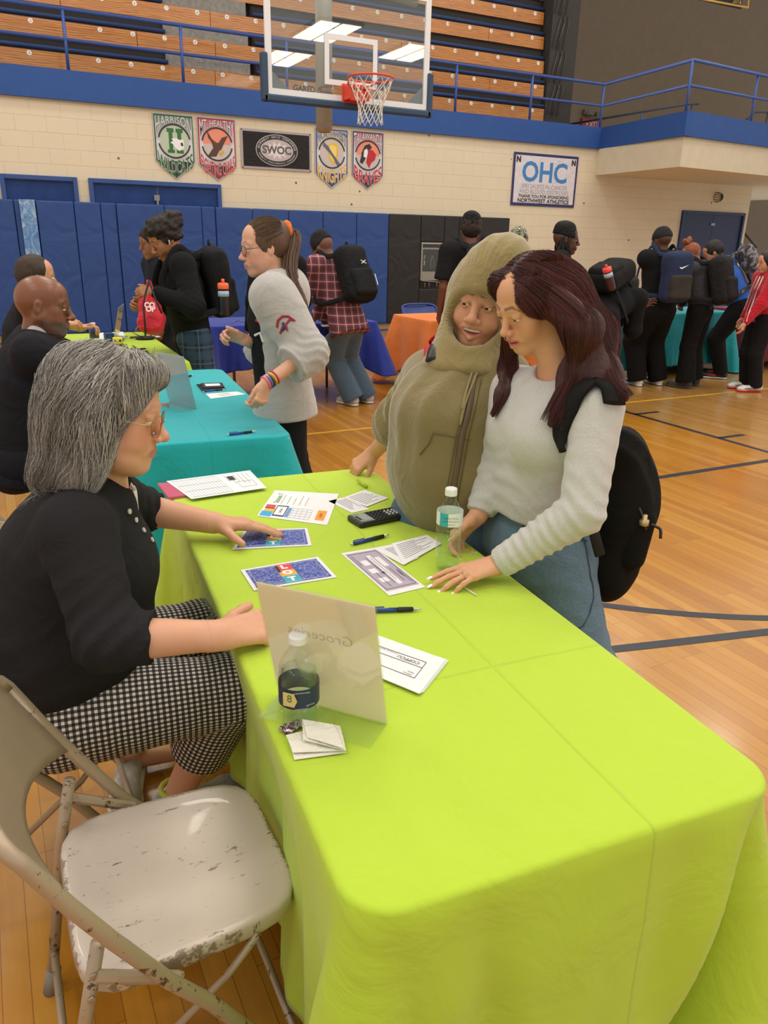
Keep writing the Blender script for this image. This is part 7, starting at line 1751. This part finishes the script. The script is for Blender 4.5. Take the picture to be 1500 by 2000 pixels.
pants(g, J, plain('2a2a30', .9), 'trousers', .013); shoes(g, J, plain('141214', .3), plain('0e0c0c', .5), .010)
# --- curly-haired student with the red bag
pb = AD(292, 572, 5.05)
J = pose(1.55, 5.40, 178, 1.73, 8, (-8, 26, 0), AD(286, 596, 5.25), AD(303, 572, 4.95), 1.0, hc=AD(322, 468, 5.08))
J['handL'] = dict(d=(-.9, .1, .1), n=(.1, -.9, .5), curl=(.9, .9, .9, .9), thumb=(.6, .6)); J['handR'] = dict(d=(-.9, -.1, .1), n=(.1, .9, .3), curl=(.9, .9, .9, .9), thumb=(.6, .6))
g = person(J, 'smiling person with curly dark hair, black hoodie and plaid trousers, holding the red bag', 'a8704e', 'a05a50', '140e0c', 'a06248', vox=.010, vh=.004, vhand=.0045, face=dict(smile=1, mouth_open=1, nose=1.1, lips=1.1), colk=dict(smile=1, beard=('4a3026', .35)), eyesk=(0, 1, -.4), far=False)
M_BLK = fabric('141516', '1b1c1e', 600, .25, .4, .2, .95)
sewn_top(g, J, M_BLK, 'hoodie', .009, True, .005, 8, off=.028, hem=.045, cuff=1)
def curl_extra(S, c, R, s):
    S.el(c+R@A3((0, -.01, .085)), (.095, .105, .070), R, .03); S.el(c+R@A3((0, -.105, .085)), (.07, .062, .060), R, .03); S.el(c+R@A3((0, -.155, .070)), (.040, .035, .045), R, .03)
hair_cap(g, J, m_hair('17110f', '2a1e18', 'curly', .6, (120, 120, 120)), .018, -.03, .062, .006, .007, 14, curl_extra, 'curly_hair')
MB().lathe([(0, -.008), (.008, 0), (0, .008)], tuple(J['hc']+J['HR']@A3((-.086, .004, -.004))-A3(g.location)), 10, 1).tube([J['hc']+J['HR']@A3((-.086, .004, -.004))-A3(g.location), J['hc']+J['HR']@A3((-.084, .012, -.030))-A3(g.location)], .0032, 6).build('earbud', plain('eeeeee', .3), g, smooth=True)
def m_plaid(a, b, c, key, sc=11):
    t = NT('plaid_'+key); co = t.co(rot=(0, 0, .5)); sx = t.n('SeparateXYZ'); t.put(sx.inputs[0], co)
    u = t.math('FRACT', t.math('MULTIPLY', t.math('ADD', sx.outputs[0], t.math('MULTIPLY', sx.outputs[1], .35)), sc)); v = t.math('FRACT', t.math('MULTIPLY', sx.outputs[2], sc))
    base = t.mix(t.math('MULTIPLY', t.math('GREATER_THAN', u, .5), .55), a, b); base = t.mix(t.math('MULTIPLY', t.math('GREATER_THAN', v, .5), .55), base, L(b))
    ln = t.math('MAXIMUM', t.math('LESS_THAN', t.math('ABSOLUTE', t.math('SUBTRACT', u, .25)), .035), t.math('LESS_THAN', t.math('ABSOLUTE', t.math('SUBTRACT', v, .25)), .035))
    return t.P(Base_Color=t.mix(t.math('MULTIPLY', ln, .75), base, L(c)), Roughness=.9, Normal=t.bump(t.noise(t.co(), 8, 3), .4, .03))
pants(g, J, m_plaid('1c2838', '2f4a60', '4a6878', 'navy', 9), 'plaid_trousers', .010, .020); shoes(g, J, plain('26262a', .6), plain('d8d8d8', .5), .009)
bpk, bc, bR = backpack('black backpack with a bottle pocket worn by the curly-haired person', J, fabric('1c1c1e', None, 400, .3, .5, .05, .85), (.15, .085, .23), .02, off=.02)
# sports bottle in its pocket
def sports_bottle(label, p, up, body, lid, r=.036, h=.23, alpha=False):
    R = frame(np.cross(up, A3((.3, 1, .1))), up); g_ = thing('sports_bottle', label, 'bottle', tuple(p)); q = A3(p)
    def pt(z): return R[:, 2]*z
    MB().tube([pt(z) for z in (-.10, -.09, .02, .05, .065)], [r*.9, r, r, r*.95, r*.8], 16).build('bottle_wall', plain(body, .25), g_, smooth=True)
    MB().tube([pt(z) for z in (.066, .07, .10, .105)], [r*.98, r*1.02, r*1.0, r*.8], 16).build('lid', plain(lid, .4), g_, smooth=True); MB().tube([pt(.104), pt(.13)], [.012, .010], 10).build('spout', plain(lid, .4), g_, smooth=True)
    MB().tube([pt(.02), pt(.055)], [r*1.02, r*.98], 16).build('neck_label', plain('9fb8cc', .4), g_, smooth=True)
sports_bottle('black sports bottle with an orange lid beside the curly-haired person\'s backpack', AD(437, 585, 4.98), (0, 0, 1), '1a1c20', 'f0683a')
# red drawstring bag
rb = thing('drawstring_bag', 'red drawstring bag with white print held over the far lime table', 'bag', tuple(AD(293, 600, 4.95)))
S = Sdf(); S.rc(AD(296, 625, 4.95), AD(292, 598, 4.95), .090, .062, .03, flat=(nrm(CF), .7)); S.rc(AD(292, 598, 4.95), AD(290, 552, 4.95), .060, .020, .04, flat=(nrm(CF), .6)); S.bx(AD(297, 632, 4.95), (.070, .05, .05), frame(CF), .02, .03)
S.disp.append(foldf(AD(290, 570, 4.9), CR, 34, .005, .12, 3)); S.disp.append(wobf(.005, 5, 2)); mesh_obj('pouch', [S.mesh(.006)], fabric('d42f3c', None, 300, .2, .6, .1, .5, fold=16), rb)
bo = A3(rb.location); 
MB().tube([p-bo for p in smooth_path([AD(291, 548, 4.90), AD(281, 590, 4.84), AD(283, 630, 4.85), AD(284, 655, 4.92)], 4)], .006, 6).build('drawstring', plain('1a1416', .7), rb, smooth=True)
MB().tube([p-bo for p in smooth_path([AD(291, 548, 4.90), AD(304, 585, 4.82), AD(316, 612, 4.85)], 4)], .006, 6).build('drawstring', plain('1a1416', .7), rb, smooth=True)
letters('lettering', [('CO', (AD(292, 596, 4.835)-bo, CR, CU, -CF)), ('OP', (AD(294, 604, 4.835)-bo, CR, CU, -CF))], plain('f0e6e6', .6), rb, .045, bold=.002)
# --- person in navy behind him
J = pose(*AD(322, 560, 6.25)[:2], 190, 1.62, 4, (0, 10, 0)); g = person(J, 'person in a dark navy jacket mostly hidden behind the curly-haired person', '8a5c44', vox=.013, vh=.008, vhand=.008)
sewn_top(g, J, fabric('20242f', None, 500), 'jacket', .012, off=.025, seed=14); hair_cap(g, J, plain('15100e', .7), .022, vox=.008); pants(g, J, plain('1c1e24', .9), 'trousers', .014); shoes(g, J, plain('202024', .6), plain('ccc', .5) if False else plain('c8c8c8', .5), .012)
# --- girl with ponytail, grey zip hoodie
J = pose(1.40, 3.55, 158, 1.62, 3, (-6, 8, 0), AD(462, 672, 3.42), AD(508, 772, 3.20), 1.0, hc=AD(515, 484, 3.38))
J['handL'] = dict(d=(-.35, -.1, -.9), n=(.3, -.95, 0), curl=(.7, .8, .8, .8), thumb=(.4, .5), size=.9); J['handR'] = dict(d=(-.8, .2, .3), n=(0, .8, .6), curl=(1.0, 1.0, 1.0, 1.0), thumb=(.6, .6), size=.9)
J['shL'] = J['shL']-A3((0, 0, .03)); J['shR'] = J['shR']-A3((0, 0, .03)); J['elL'], J['wrL'] = ik(J['shL'], AD(520, 748, 3.20), .29, .25, (1, -.2, -.4)); J['elR'], J['wrR'] = ik(J['shR'], AD(478, 664, 3.42), .29, .25, (.6, .6, -1))
J['HR'] = frame((-.97, .06, -.14), (-.1, 0, 1))
g = person(J, 'standing person with long brown ponytail, glasses and light grey zip hoodie beside the turquoise table', 'dcaa8e', 'c47a70', '5a4030', 'dc9580', hs=1.02, w=.96, vox=.008, vh=.003, vhand=.0035, face=dict(nose=.95, lips=1.0, lid=-.001), colk=dict(lid=-.001, browk=.6), eyesk=(0, 1, -.15), far=False)
M_GZ = fabric('b9b6b2', 'a6a4a2', 400, .2, .4, .5, .95)
S = Sdf(); tf, tu, r_ = J['tf'], J['tu'], J['r']; top_prims(J, S, off=.034, hem=.085, sleeve=.72, armr=1.15, loose=1.08, hemr=1.24); hood_down(J, S); S.el(J['nb']-tf*.09-tu*.07, (.10, .06, .09), frame(tf, tu), .04)
S.bx(J['waist']+tf*.17+tu*.14, (.2, .10, .30), np.stack([r_, tf, tu], 1), .02, .02, 's'); S.p.insert(4, S.p.pop()); arm_folds(J, S, .008, 51); S.disp.append(foldf(J['pel'], tu, 22, .004, .12, 9)); garment(g, J, 'zip_hoodie', S, M_GZ, .007); SZ = S
S = Sdf(); top_prims(J, S, off=.034, hem=.0, sleeve=.05, armr=.4); garment(g, J, 'black_shirt', S, fabric('1b1a1c', None, 500), .008); ST_ = S
og = A3(g.location)
def on(S_, x, y, o=.003, D=3.3): return hit(x, y, S_, o, 2.4, 4.2, D)-og
for i, (pts, c_) in enumerate((([(505, 600), (512, 590), (508, 615)], 'e8e6e6'), ([(500, 625), (512, 632), (520, 640)], 'c8283a'), ([(498, 655), (508, 650), (514, 668)], 'e8e6e6'))): MB().tube([on(ST_, x, y) for x, y in pts], .006, 6).build('shirt_print', plain(c_, .6), g)
SP_ = [on(SZ, x, y, .002) for x, y in ((541, 640), (543, 626), (552, 618), (563, 618), (576, 627), (566, 624), (558, 634), (562, 646), (552, 638), (547, 652))]
MB().tube(SP_, .006, 6, flat=(nrm(CF), .3)).build('sleeve_print', plain('9c2a3c', .7), g); MB().tube([on(SZ, x, y, .003) for x, y in ((552, 630), (557, 640), (550, 646))], .007, 6, flat=(nrm(CF), .3)).build('sleeve_print', plain('2c3a66', .7), g)
for i, c_ in enumerate(('c83a4a', 'd8c04a', '3a3a40', '4a6ac0', 'e86a8a')):
    q = J['wrL']+nrm(J['wrL']-J['elL'])*(-.045+.012*i); Fm = frame(nrm(J['wrL']-J['elL'])); MB().tube([q+Fm@A3((.030*math.cos(a), 0, .030*math.sin(a)))-og for a in [6.283*k/16 for k in range(16)]], .004, 6, closed=True).build('wristband', plain(c_, .6), g, smooth=True)
pants(g, J, fabric('1c1f22', None, 400), 'trousers', .010, .022, 1.3, ctop=-.055); shoes(g, J, plain('26262a', .6), plain('d8d8d8', .5), .010)
c, R, s = J['hc'], J['HR'], J['s']; M_BR = m_hair('4a3628', '6d5240', 'brown', .42, (260, 260, 10)); M_BRS = m_hair('3f2d22', '7d6048', 'brownstrand', .42, strand=True)
def pony_extra(S, c, R, s): S.el(c+R@A3((0, -.095, .055)), (.045, .035, .04), R, .03)
hair_cap(g, J, M_BR, .009, -.045, .066, .004, .0, 8, pony_extra)
Shp = Sdf(); Shp.el(c+R@(A3((0, -.020, .036))*s), np.array([.0835, .103, .097])*s, R, .01); n = 1600; rs = np.random.RandomState(3)
l = np.stack([rs.uniform(-.07, .07, n), rs.uniform(-.02, .075, n), rs.uniform(.03, .13, n)], 1)
keep = (l[:, 2] > .058-.0+(l[:, 1]-.04)*.9*(l[:, 1] > .0)) ; l = l[keep]
pk = c+R@A3((0, -.115, .065)); strands(g, Shp, c+(l*s)@R.T, lambda P_, t: (pk-P_), (.06, .16), 9, M_BRS, r=.0007, seed=2, lift=(-.0005, .0015), name='hair_strands')
PT = smooth_path([c+R@A3((0, -.11, .065)), c+R@A3((0, -.150, .03)), AD(566, 530, 3.38), AD(590, 590, 3.36), AD(602, 640, 3.36)], 6)
rs = np.random.RandomState(4); mb = MB(); m = len(PT)
for i in range(260):
    a, q = rs.uniform(0, 6.28), math.sqrt(rs.uniform(0, 1)); e = int(m*rs.uniform(.8, 1)); w_ = [np.interp(j/(m-1), [0, .15, .5, 1], [.010, .030, .034, .010]) for j in range(m)]
    mb.tube([PT[j]+(CR*math.cos(a)+CF*math.sin(a))*q*w_[j]-og+rs.normal(size=3)*.0012 for j in range(0, e, 2)], .0028, 4)
mb.build('ponytail', M_BR, g, smooth=True)
rp = c+R@A3((0, -.122, .062)); S = Sdf(); 
for k in range(9): a = 6.283*k/9; S.el(rp+(R[:, 0]*math.cos(a)+R[:, 2]*math.sin(a))*.026, (.015, .015, .015), None, .010)
mesh_obj('scrunchie', [S.mesh(.004)], fabric('f07a2a', None, 300), g)
glasses(g, c, R, s, .96, plain('3a4654', .3), .024, .018, lens=glassy('fafafc', .05, 1.15, None, .08))
# --- person in black behind the ponytail
J = pose(*AD(552, 560, 6.0)[:2], 105, 1.66, 8, (0, 20, 0)); g = person(J, 'person in a black hoodie mostly hidden behind the person with the ponytail', '9a6a50', vox=.013, vh=.008, vhand=.008)
sewn_top(g, J, M_BLK, 'hoodie', .012, True, off=.025, seed=15); hair_cap(g, J, plain('15100e', .7), .008, vox=.009); pants(g, J, plain('1a1a1e', .9), 'trousers', .014); shoes(g, J, plain('202024', .6), plain('c8c8c8', .5), .012)
# --- plaid shirt student
def beanie(g, J, mat, name='beanie', long=0, low=.012):
    c, R, s = J['hc'], J['HR'], J['s']; S = Sdf(); S.el(c+R@(A3((0, -.018, .040))*s), A3((.086, .108, .096))*s, R, .01, cut=[(c+R@(A3((0, 0, low))*s), R@nrm((0, -.18, -1)))]); 
    if long: S.el(c+R@(A3((0, -.03, .105))*s), A3((.07, .085, .05))*s, R, .04)
    S.rc(c+R@(A3((0, .0, low+.012))*s), c+R@(A3((0, -.02, low+.012))*s), .001, .001, .001); S.disp.append(wobf(.0025, 8, 5)); return mesh_obj(name, [S.mesh(.007)], mat, g)
J = pose(3.14, 6.66, 108, 1.76, 24, (-12, 24, 0), AD(603, 640, 7.15), AD(640, 640, 7.25), .98, feetout=.10, hc=AD(630, 486, 6.95))
g = person(J, 'person in a black beanie, red plaid shirt and jeans leaning over the royal blue table', '6a4434', vox=.011, vh=.006, vhand=.007); M_PL = m_plaid('8a3a44', '3a2a34', 'cbb8b4', 'red', 14)
sewn_top(g, J, M_PL, 'plaid_shirt', .010, off=.035, hem=.09, seed=17, armr=1.15, hemr=1.15); beanie(g, J, plain('17161a', .9), long=1); pants(g, J, fabric('43566a', '56697c', 400, .25, .4), 'jeans', .010, .026, 1.35, .006, ctop=-.06); shoes(g, J, fabric('cfccc6', 'a8a6a2', 60), plain('e4e2dc', .6), .008)
M_BPB = fabric('1b1b1d', None, 400, .3, .5, .05, .8)
b_, bc, bR = backpack('black backpack with white emblem worn by the person in the plaid shirt', J, M_BPB, (.155, .095, .25), .05, off=.03); bo = A3(b_.location)
bxp = lambda u, v, o: bR@A3((u, -.095*1.35-o, v))
fr_b = lambda u, v, o: (bxp(u, v, o), bR[:, 0], bR[:, 2], -bR[:, 1])
MB().prism([(-.03, .018), (.0, .006), (.03, .018), (.03, .012), (.0, -.003), (-.03, .012)], 0, .002, fr_b(0, .06, .02)).prism([(-.03, -.018), (.0, -.006), (.03, -.018), (.03, -.012), (.0, .003), (-.03, -.012)], 0, .002, fr_b(0, .06, .02)).build('emblem', plain('d8d8da', .5), b_)
MB().prism([(-.004, -.05), (.004, -.05), (.004, .05), (-.004, .05)], 0, .002, fr_b(.10, -.10, .018)).build('reflective_strip', plain('e4e4e6', .5), b_)
# --- black T-shirt, seen from behind
J = pose(*AD(912, 620, 7.05)[:2], 82, 1.80, 2, (20, 5, 0), AD(893, 640, 7.0), None, 1.05); g = person(J, 'person with black headscarf and T-shirt seen from behind near the bottle filler', '7a4c38', vox=.011, vh=.007, vhand=.007)
sewn_top(g, J, fabric('1e1c1e', None, 500), 'tshirt', .010, sleeve=.42, off=.03, hem=.06, seed=19); beanie(g, J, fabric('151416', None, 100, .2, .8, .1, .6, fold=30), 'headscarf', 1, .0); hair_cap(g, J, plain('2a1c16', .8), .014, -.09, .0, .008, .004, 12, name='hair', zmin=-.10); pants(g, J, fabric('232530', None, 400), 'trousers', .012, .022); shoes(g, J, plain('202024', .6), plain('c8c8c8', .5), .011)
backpack('dark grey backpack worn by the person in the black T-shirt', J, fabric('2b2d33', '1c1d22', 30, .3, .5), (.12, .07, .19), -.02, off=.02)
# --- camouflage cap
J = pose(*AD(1012, 620, 7.5)[:2], 100, 1.74, 6, (0, 15, 0), hc=AD(1010, 478, 7.4))
g = person(J, 'person in a camouflage cap mostly hidden behind the two people at the lime table', '8a5c44', vox=.013, vh=.008, vhand=.008); sewn_top(g, J, plain('26242a', .9), 'jacket', .012, off=.025); pants(g, J, plain('1a1a1e', .9), 'trousers', .014); shoes(g, J, plain('202024', .6), plain('c8c8c8', .5), .012)
t = NT('camo'); n = t.noise(t.co(), 38, 2, .5, .8); rp_ = t.ramp(n, [(0, '3a3c30'), (.45, '9a9a86'), (.52, '5e6650'), (.6, 'c4c2b0')]); rp_.node.color_ramp.interpolation = 'CONSTANT'; t.P(Base_Color=rp_, Roughness=.9); beanie(g, J, t.m, 'camouflage_cap', 1, .01)
# --- headscarf and glasses, white and black top
J = pose(*AD(1108, 620, 6.85)[:2], -40, 1.72, 0, (-12, 4, 0), None, None, .95, hc=AD(1106, 468, 6.75))
g = person(J, 'person in a black headscarf and glasses with a white and black top, looking right', '4a2e24', '5a3430', '0e0a08', '4a2c22', vox=.010, vh=.004, vhand=.006, face=dict(nose=1.2, lips=1.3), colk={}, eyesk=(0, 1, 0), far=False)
sewn_top(g, J, fabric('dcdade', None, 400), 'white_top', .010, off=.018, seed=23, hem=.02); beanie(g, J, fabric('141416', None, 100, .2, .6, .1, .6, fold=24), 'headscarf', 1, .022); glasses(g, J['hc'], J['HR'], J['s'], 1, plain('1a1a1e', .3), .023, .018, lens=glassy('fafafc', .05, 1.15, None, .08))
og = A3(g.location); rs = random.Random(5); mb = MB()
for k in range(26):
    s_ = 1 if k % 2 else -1; x = s_*rs.uniform(.055, .088); y = rs.uniform(-.08, .02); a = J['hc']+J['HR']@A3((x, y, .02)); mb.tube([a-og, a+A3((rs.uniform(-.01, .01), rs.uniform(-.01, .01), -.09))-og, a+A3((rs.uniform(-.03, .03), rs.uniform(-.03, .03), -.17))-og], .007, 5)
mb.build('dreadlocks', plain('17100e', .8), g, smooth=True)
S = Sdf(); top_prims(J, S, off=.026, hem=.05, sleeve=.0 if False else .3); S.el(J['chest']+J['tf']*.10+J['tu']*.06, (.10, .10, .13), frame(J['tf']), .02, 's'); garment(g, J, 'black_vest', S, M_BLK, .010)
MB().tube([p-og for p in smooth_path([J['nb']+J['r']*.07+A3((0, 0, .03)), J['chest']+J['tf']*.14+J['r']*.07+J['tu']*.06, J['chest']+J['tf']*.16+J['r']*.03-J['tu']*.03], 4)], .026, 8, flat=(J['tf'], .3)).build('bag_strap', plain('7a7c80', .8), g, smooth=True)
MB().lathe([(0, -.02), (.014, -.01), (.016, .01), (0, .02)], tuple(AD(1137, 546, 6.62)-og), 10).build('yellow_tag', plain('e8b820', .5), g)
pants(g, J, M_BLK, 'trousers', .012, .024); shoes(g, J, plain('202024', .6), plain('c8c8c8', .5), .011)
# --- student bent over the teal table
bx_, by_ = AD(1160, 640, 7.0)[:2]
J = pose(bx_, by_, 22, 1.74, 72, (0, 0, 0), AD(1240, 590, 7.3), AD(1250, 600, 7.5), 1.08, feetout=.13)
g = person(J, 'person all in black bent far forward over the left end of the dark teal table', '5a3a2c', vox=.012, vh=.008, vhand=.008); sewn_top(g, J, M_BLK, 'hoodie', .011, True, off=.035, hem=.05, seed=29); hair_cap(g, J, plain('120e0c', .8), .016, vox=.009, bumps=.004); pants(g, J, fabric('141316', None, 400), 'trousers', .011, .040, 1.5, .006, knee=1.15); shoes(g, J, plain('e0e0de', .6), plain('c8c8c8', .5), .011)
b_, bc, bR = backpack('black backpack lying on the back of the bent-over person', J, fabric('1c1b1d', None, 400, .3, .5, .05, .85), (.16, .10, .24), .03, off=.03)
sports_bottle('red sports bottle in the pocket of the bent-over person\'s backpack', AD(1190, 545, 6.70), nrm(A3((-.35, .1, .9))), '3a1a22', 'e84a44', .040, .24)
# --- navy backpack, black outfit
J = pose(6.70, 6.42, 82, 1.80, 3, (-6, 8, 0), AD(1245, 580, 8.35), AD(1322, 572, 8.3), 1.02, feetout=.14, hc=AD(1291, 470, 8.10))
g = person(J, 'person all in black with a cap and a navy backpack, back to the camera', '4a3024', vox=.010, vh=.006, vhand=.007); sewn_top(g, J, M_BLK, 'hoodie', .010, True, off=.034, hem=.04, seed=37)
beanie(g, J, plain('17171b', .9), 'cap', 0, .004); pants(g, J, fabric('131112', None, 400), 'cargo_trousers', .010, .036, 1.25, .008, knee=1.15)
def sneakers(g, J, upper, panel, sole):
    shoes(g, J, upper, sole, .007)
    for k in 'RL':
        a = J['an'+k]; f = J['f']; o_ = A3(g.location)
        for s_ in (-1, 1): MB().tube([A3((a[0], a[1], 0))+f*.0+J['r']*s_*.038+A3((0, 0, .06))-o_, A3((a[0], a[1], 0))+f*.08+J['r']*s_*.042+A3((0, 0, .045))-o_, A3((a[0], a[1], 0))+f*.15+J['r']*s_*.036+A3((0, 0, .04))-o_], .010, 6).build('shoe_panel', panel, g, smooth=True)
sneakers(g, J, plain('e2e2e0', .5), plain('17171a', .5), plain('e8e8e6', .5))
b_, bc, bR = backpack('navy and charcoal backpack with a white curved tick emblem', J, fabric('2a3350', None, 300, .3, .3, .05, .8), (.165, .09, .255), .055, off=.035, mat_front=fabric('3a3532', None, 300, .3, .3, .05, .8))
sw = [(-.055, .004), (-.048, -.012), (-.030, -.020), (-.010, -.014), (.060, .022), (-.012, -.001), (-.030, -.006), (-.042, -.004)]
MB().prism(sw, 0, .003, (bR@A3((0, -.09-.014, .105)), bR[:, 0], bR[:, 2], -bR[:, 1])).build('tick_emblem', plain('eeeef0', .5), b_)
# --- red-haired bun
J = pose(7.42, 6.45, 112, 1.56, 14, (-20, 22, 0), AD(1312, 590, 8.6), AD(1330, 600, 8.7), 1.0, feetout=.12, hc=AD(1350, 497, 8.35))
g = person(J, 'person with a red braided bun, charcoal top and large black backpack', '9a6a4c', '8a5048', '241410', vox=.010, vh=.005, vhand=.007); sewn_top(g, J, fabric('3c3a40', None, 400), 'sweatshirt', .010, True, off=.028, seed=43); pants(g, J, fabric('131112', None, 400), 'flared_trousers', .011, .026, 1.6, .004); shoes(g, J, plain('3a3836', .7), plain('4a4644', .7), .009)
def braid_bun(g, J, mat):
    c, R, s = J['hc'], J['HR'], J['s']; S = Sdf(); S.el(c+R@(A3((0, -.020, .036))*s), A3((.082, .100, .095))*s, R, .01, cut=[(c+R@A3((0, .06, .05)), R@nrm((0, 1, -.55))), (c+R@A3((0, -.05, -.05)), R@nrm((0, .2, -1)))])
    for k in range(12): a = k*1.9; S.el(c+R@A3((.028*math.cos(a), -.02+.028*math.sin(a), .135+.008*(k % 5))), (.022, .022, .020), R, .004)
    S.disp.append(lambda X, Y, Z: -.003*np.abs(np.sin(140*(((X-c[0])*R[0, 0]+(Y-c[1])*R[1, 0]+(Z-c[2])*R[2, 0]))))); mesh_obj('braided_hair', [S.mesh(.005)], mat, g)
braid_bun(g, J, m_hair('6e2c26', 'a5623c', 'redbraid', .6, (90, 90, 90)))
backpack('large black backpack worn by the person with the red bun', J, fabric('1c1b1c', '29272a', 60, .4, .6), (.165, .10, .25), .06, off=.03)
# --- blue hoodie man
J = pose(8.02, 6.52, 132, 1.80, 34, (0, 14, 0), AD(1365, 585, 9.1), AD(1385, 590, 9.2), 1.02, feetout=.15, hc=AD(1393, 494, 8.95))
g = person(J, 'person in a bright blue hoodie leaning over the dark teal table', 'b07a5c', vox=.010, vh=.006, vhand=.007); sewn_top(g, J, fabric('2f66c8', None, 400), 'hoodie', .010, True, off=.034, seed=47); hair_cap(g, J, plain('1a1210', .7), .012, -.04, .07, .007, .002); pants(g, J, M_BLK, 'trousers', .011, .026, 1.1); sneakers(g, J, plain('1c1a1c', .5), plain('c83a30', .5), plain('d8d8d6', .5))
t = NT('grey_camo'); n = t.noise(t.co(), 16, 3, .6, 1); t.P(Base_Color=t.ramp(n, [(.35, '1e1d20'), (.5, '3a383c'), (.62, '8a888c'), (.7, '2a282c')]), Roughness=.85); backpack('black and grey camouflage backpack worn over the bright blue hoodie', J, t.m, (.155, .10, .25), .03, off=.03)
# --- red track jacket
J = pose(7.98, 5.86, 158, 1.50, 4, (0, 10, 0), None, AD(1447, 648, 8.25), 1.0, feetout=.10, hc=AD(1497, 512, 8.15)); J['elL'], J['wrL'] = ik(J['shL'], AD(1452, 635, 8.2), .29, .25, (1, -.3, -.3)); J['handL'] = dict(d=(-.3, 0, -.95), n=(.3, -.9, 0), curl=(.4, .4, .5, .5))
g = person(J, 'person with long dark hair in a red track jacket at the right edge', 'd0987a', vox=.009, vh=.006, vhand=.006); S = Sdf(); top_prims(J, S, off=.026, hem=.03); arm_folds(J, S, .004, 53); garment(g, J, 'track_jacket', S, fabric('c01f30', None, 400), .009)
og = A3(g.location)
for dx in (-7, -1, 5):
    P_ = [hit(x+dx, y, S, .003, 6.5, 9.5) for x, y in ((1486, 540), (1476, 562), (1468, 585), (1460, 606), (1453, 628))]; P_ = [p-og for p in P_ if p is not None]
    if len(P_) > 2: MB().tube(P_, .008, 6, flat=(nrm(CF), .3)).build('white_stripe', plain('e8e4e4', .6), g, smooth=True)
c, R, s = J['hc'], J['HR'], J['s']; SH_ = Sdf(); SH_.el(c+R@(A3((0, -.02, .04))*s), A3((.088, .105, .098))*s, R, .01, cut=[(c+R@A3((0, .06, .05)), R@nrm((0, 1, -.5)))]); SH_.rc(c+R@A3((0, -.06, -.02)), J['chest']-J['tf']*.10+A3((0, 0, .02)), .085, .10, .05, flat=(J['tf'], .6)); SH_.rc(c+R@A3((-.06, -.02, .0)), J['shL']+A3((.02, -.03, -.10)), .04, .05, .03)
SH_.disp.append(wobf(.004, 6, 3, (1, 1, .3))); mesh_obj('hair', [SH_.mesh(.007)], m_hair('1c1414', '33242a', 'dark', .5, (150, 150, 8)), g)
pants(g, J, fabric('1a181a', None, 400), 'trousers', .011, .022, 1.15); sneakers(g, J, plain('d8d4d2', .5), plain('8a8688', .5), plain('c83a34', .5))
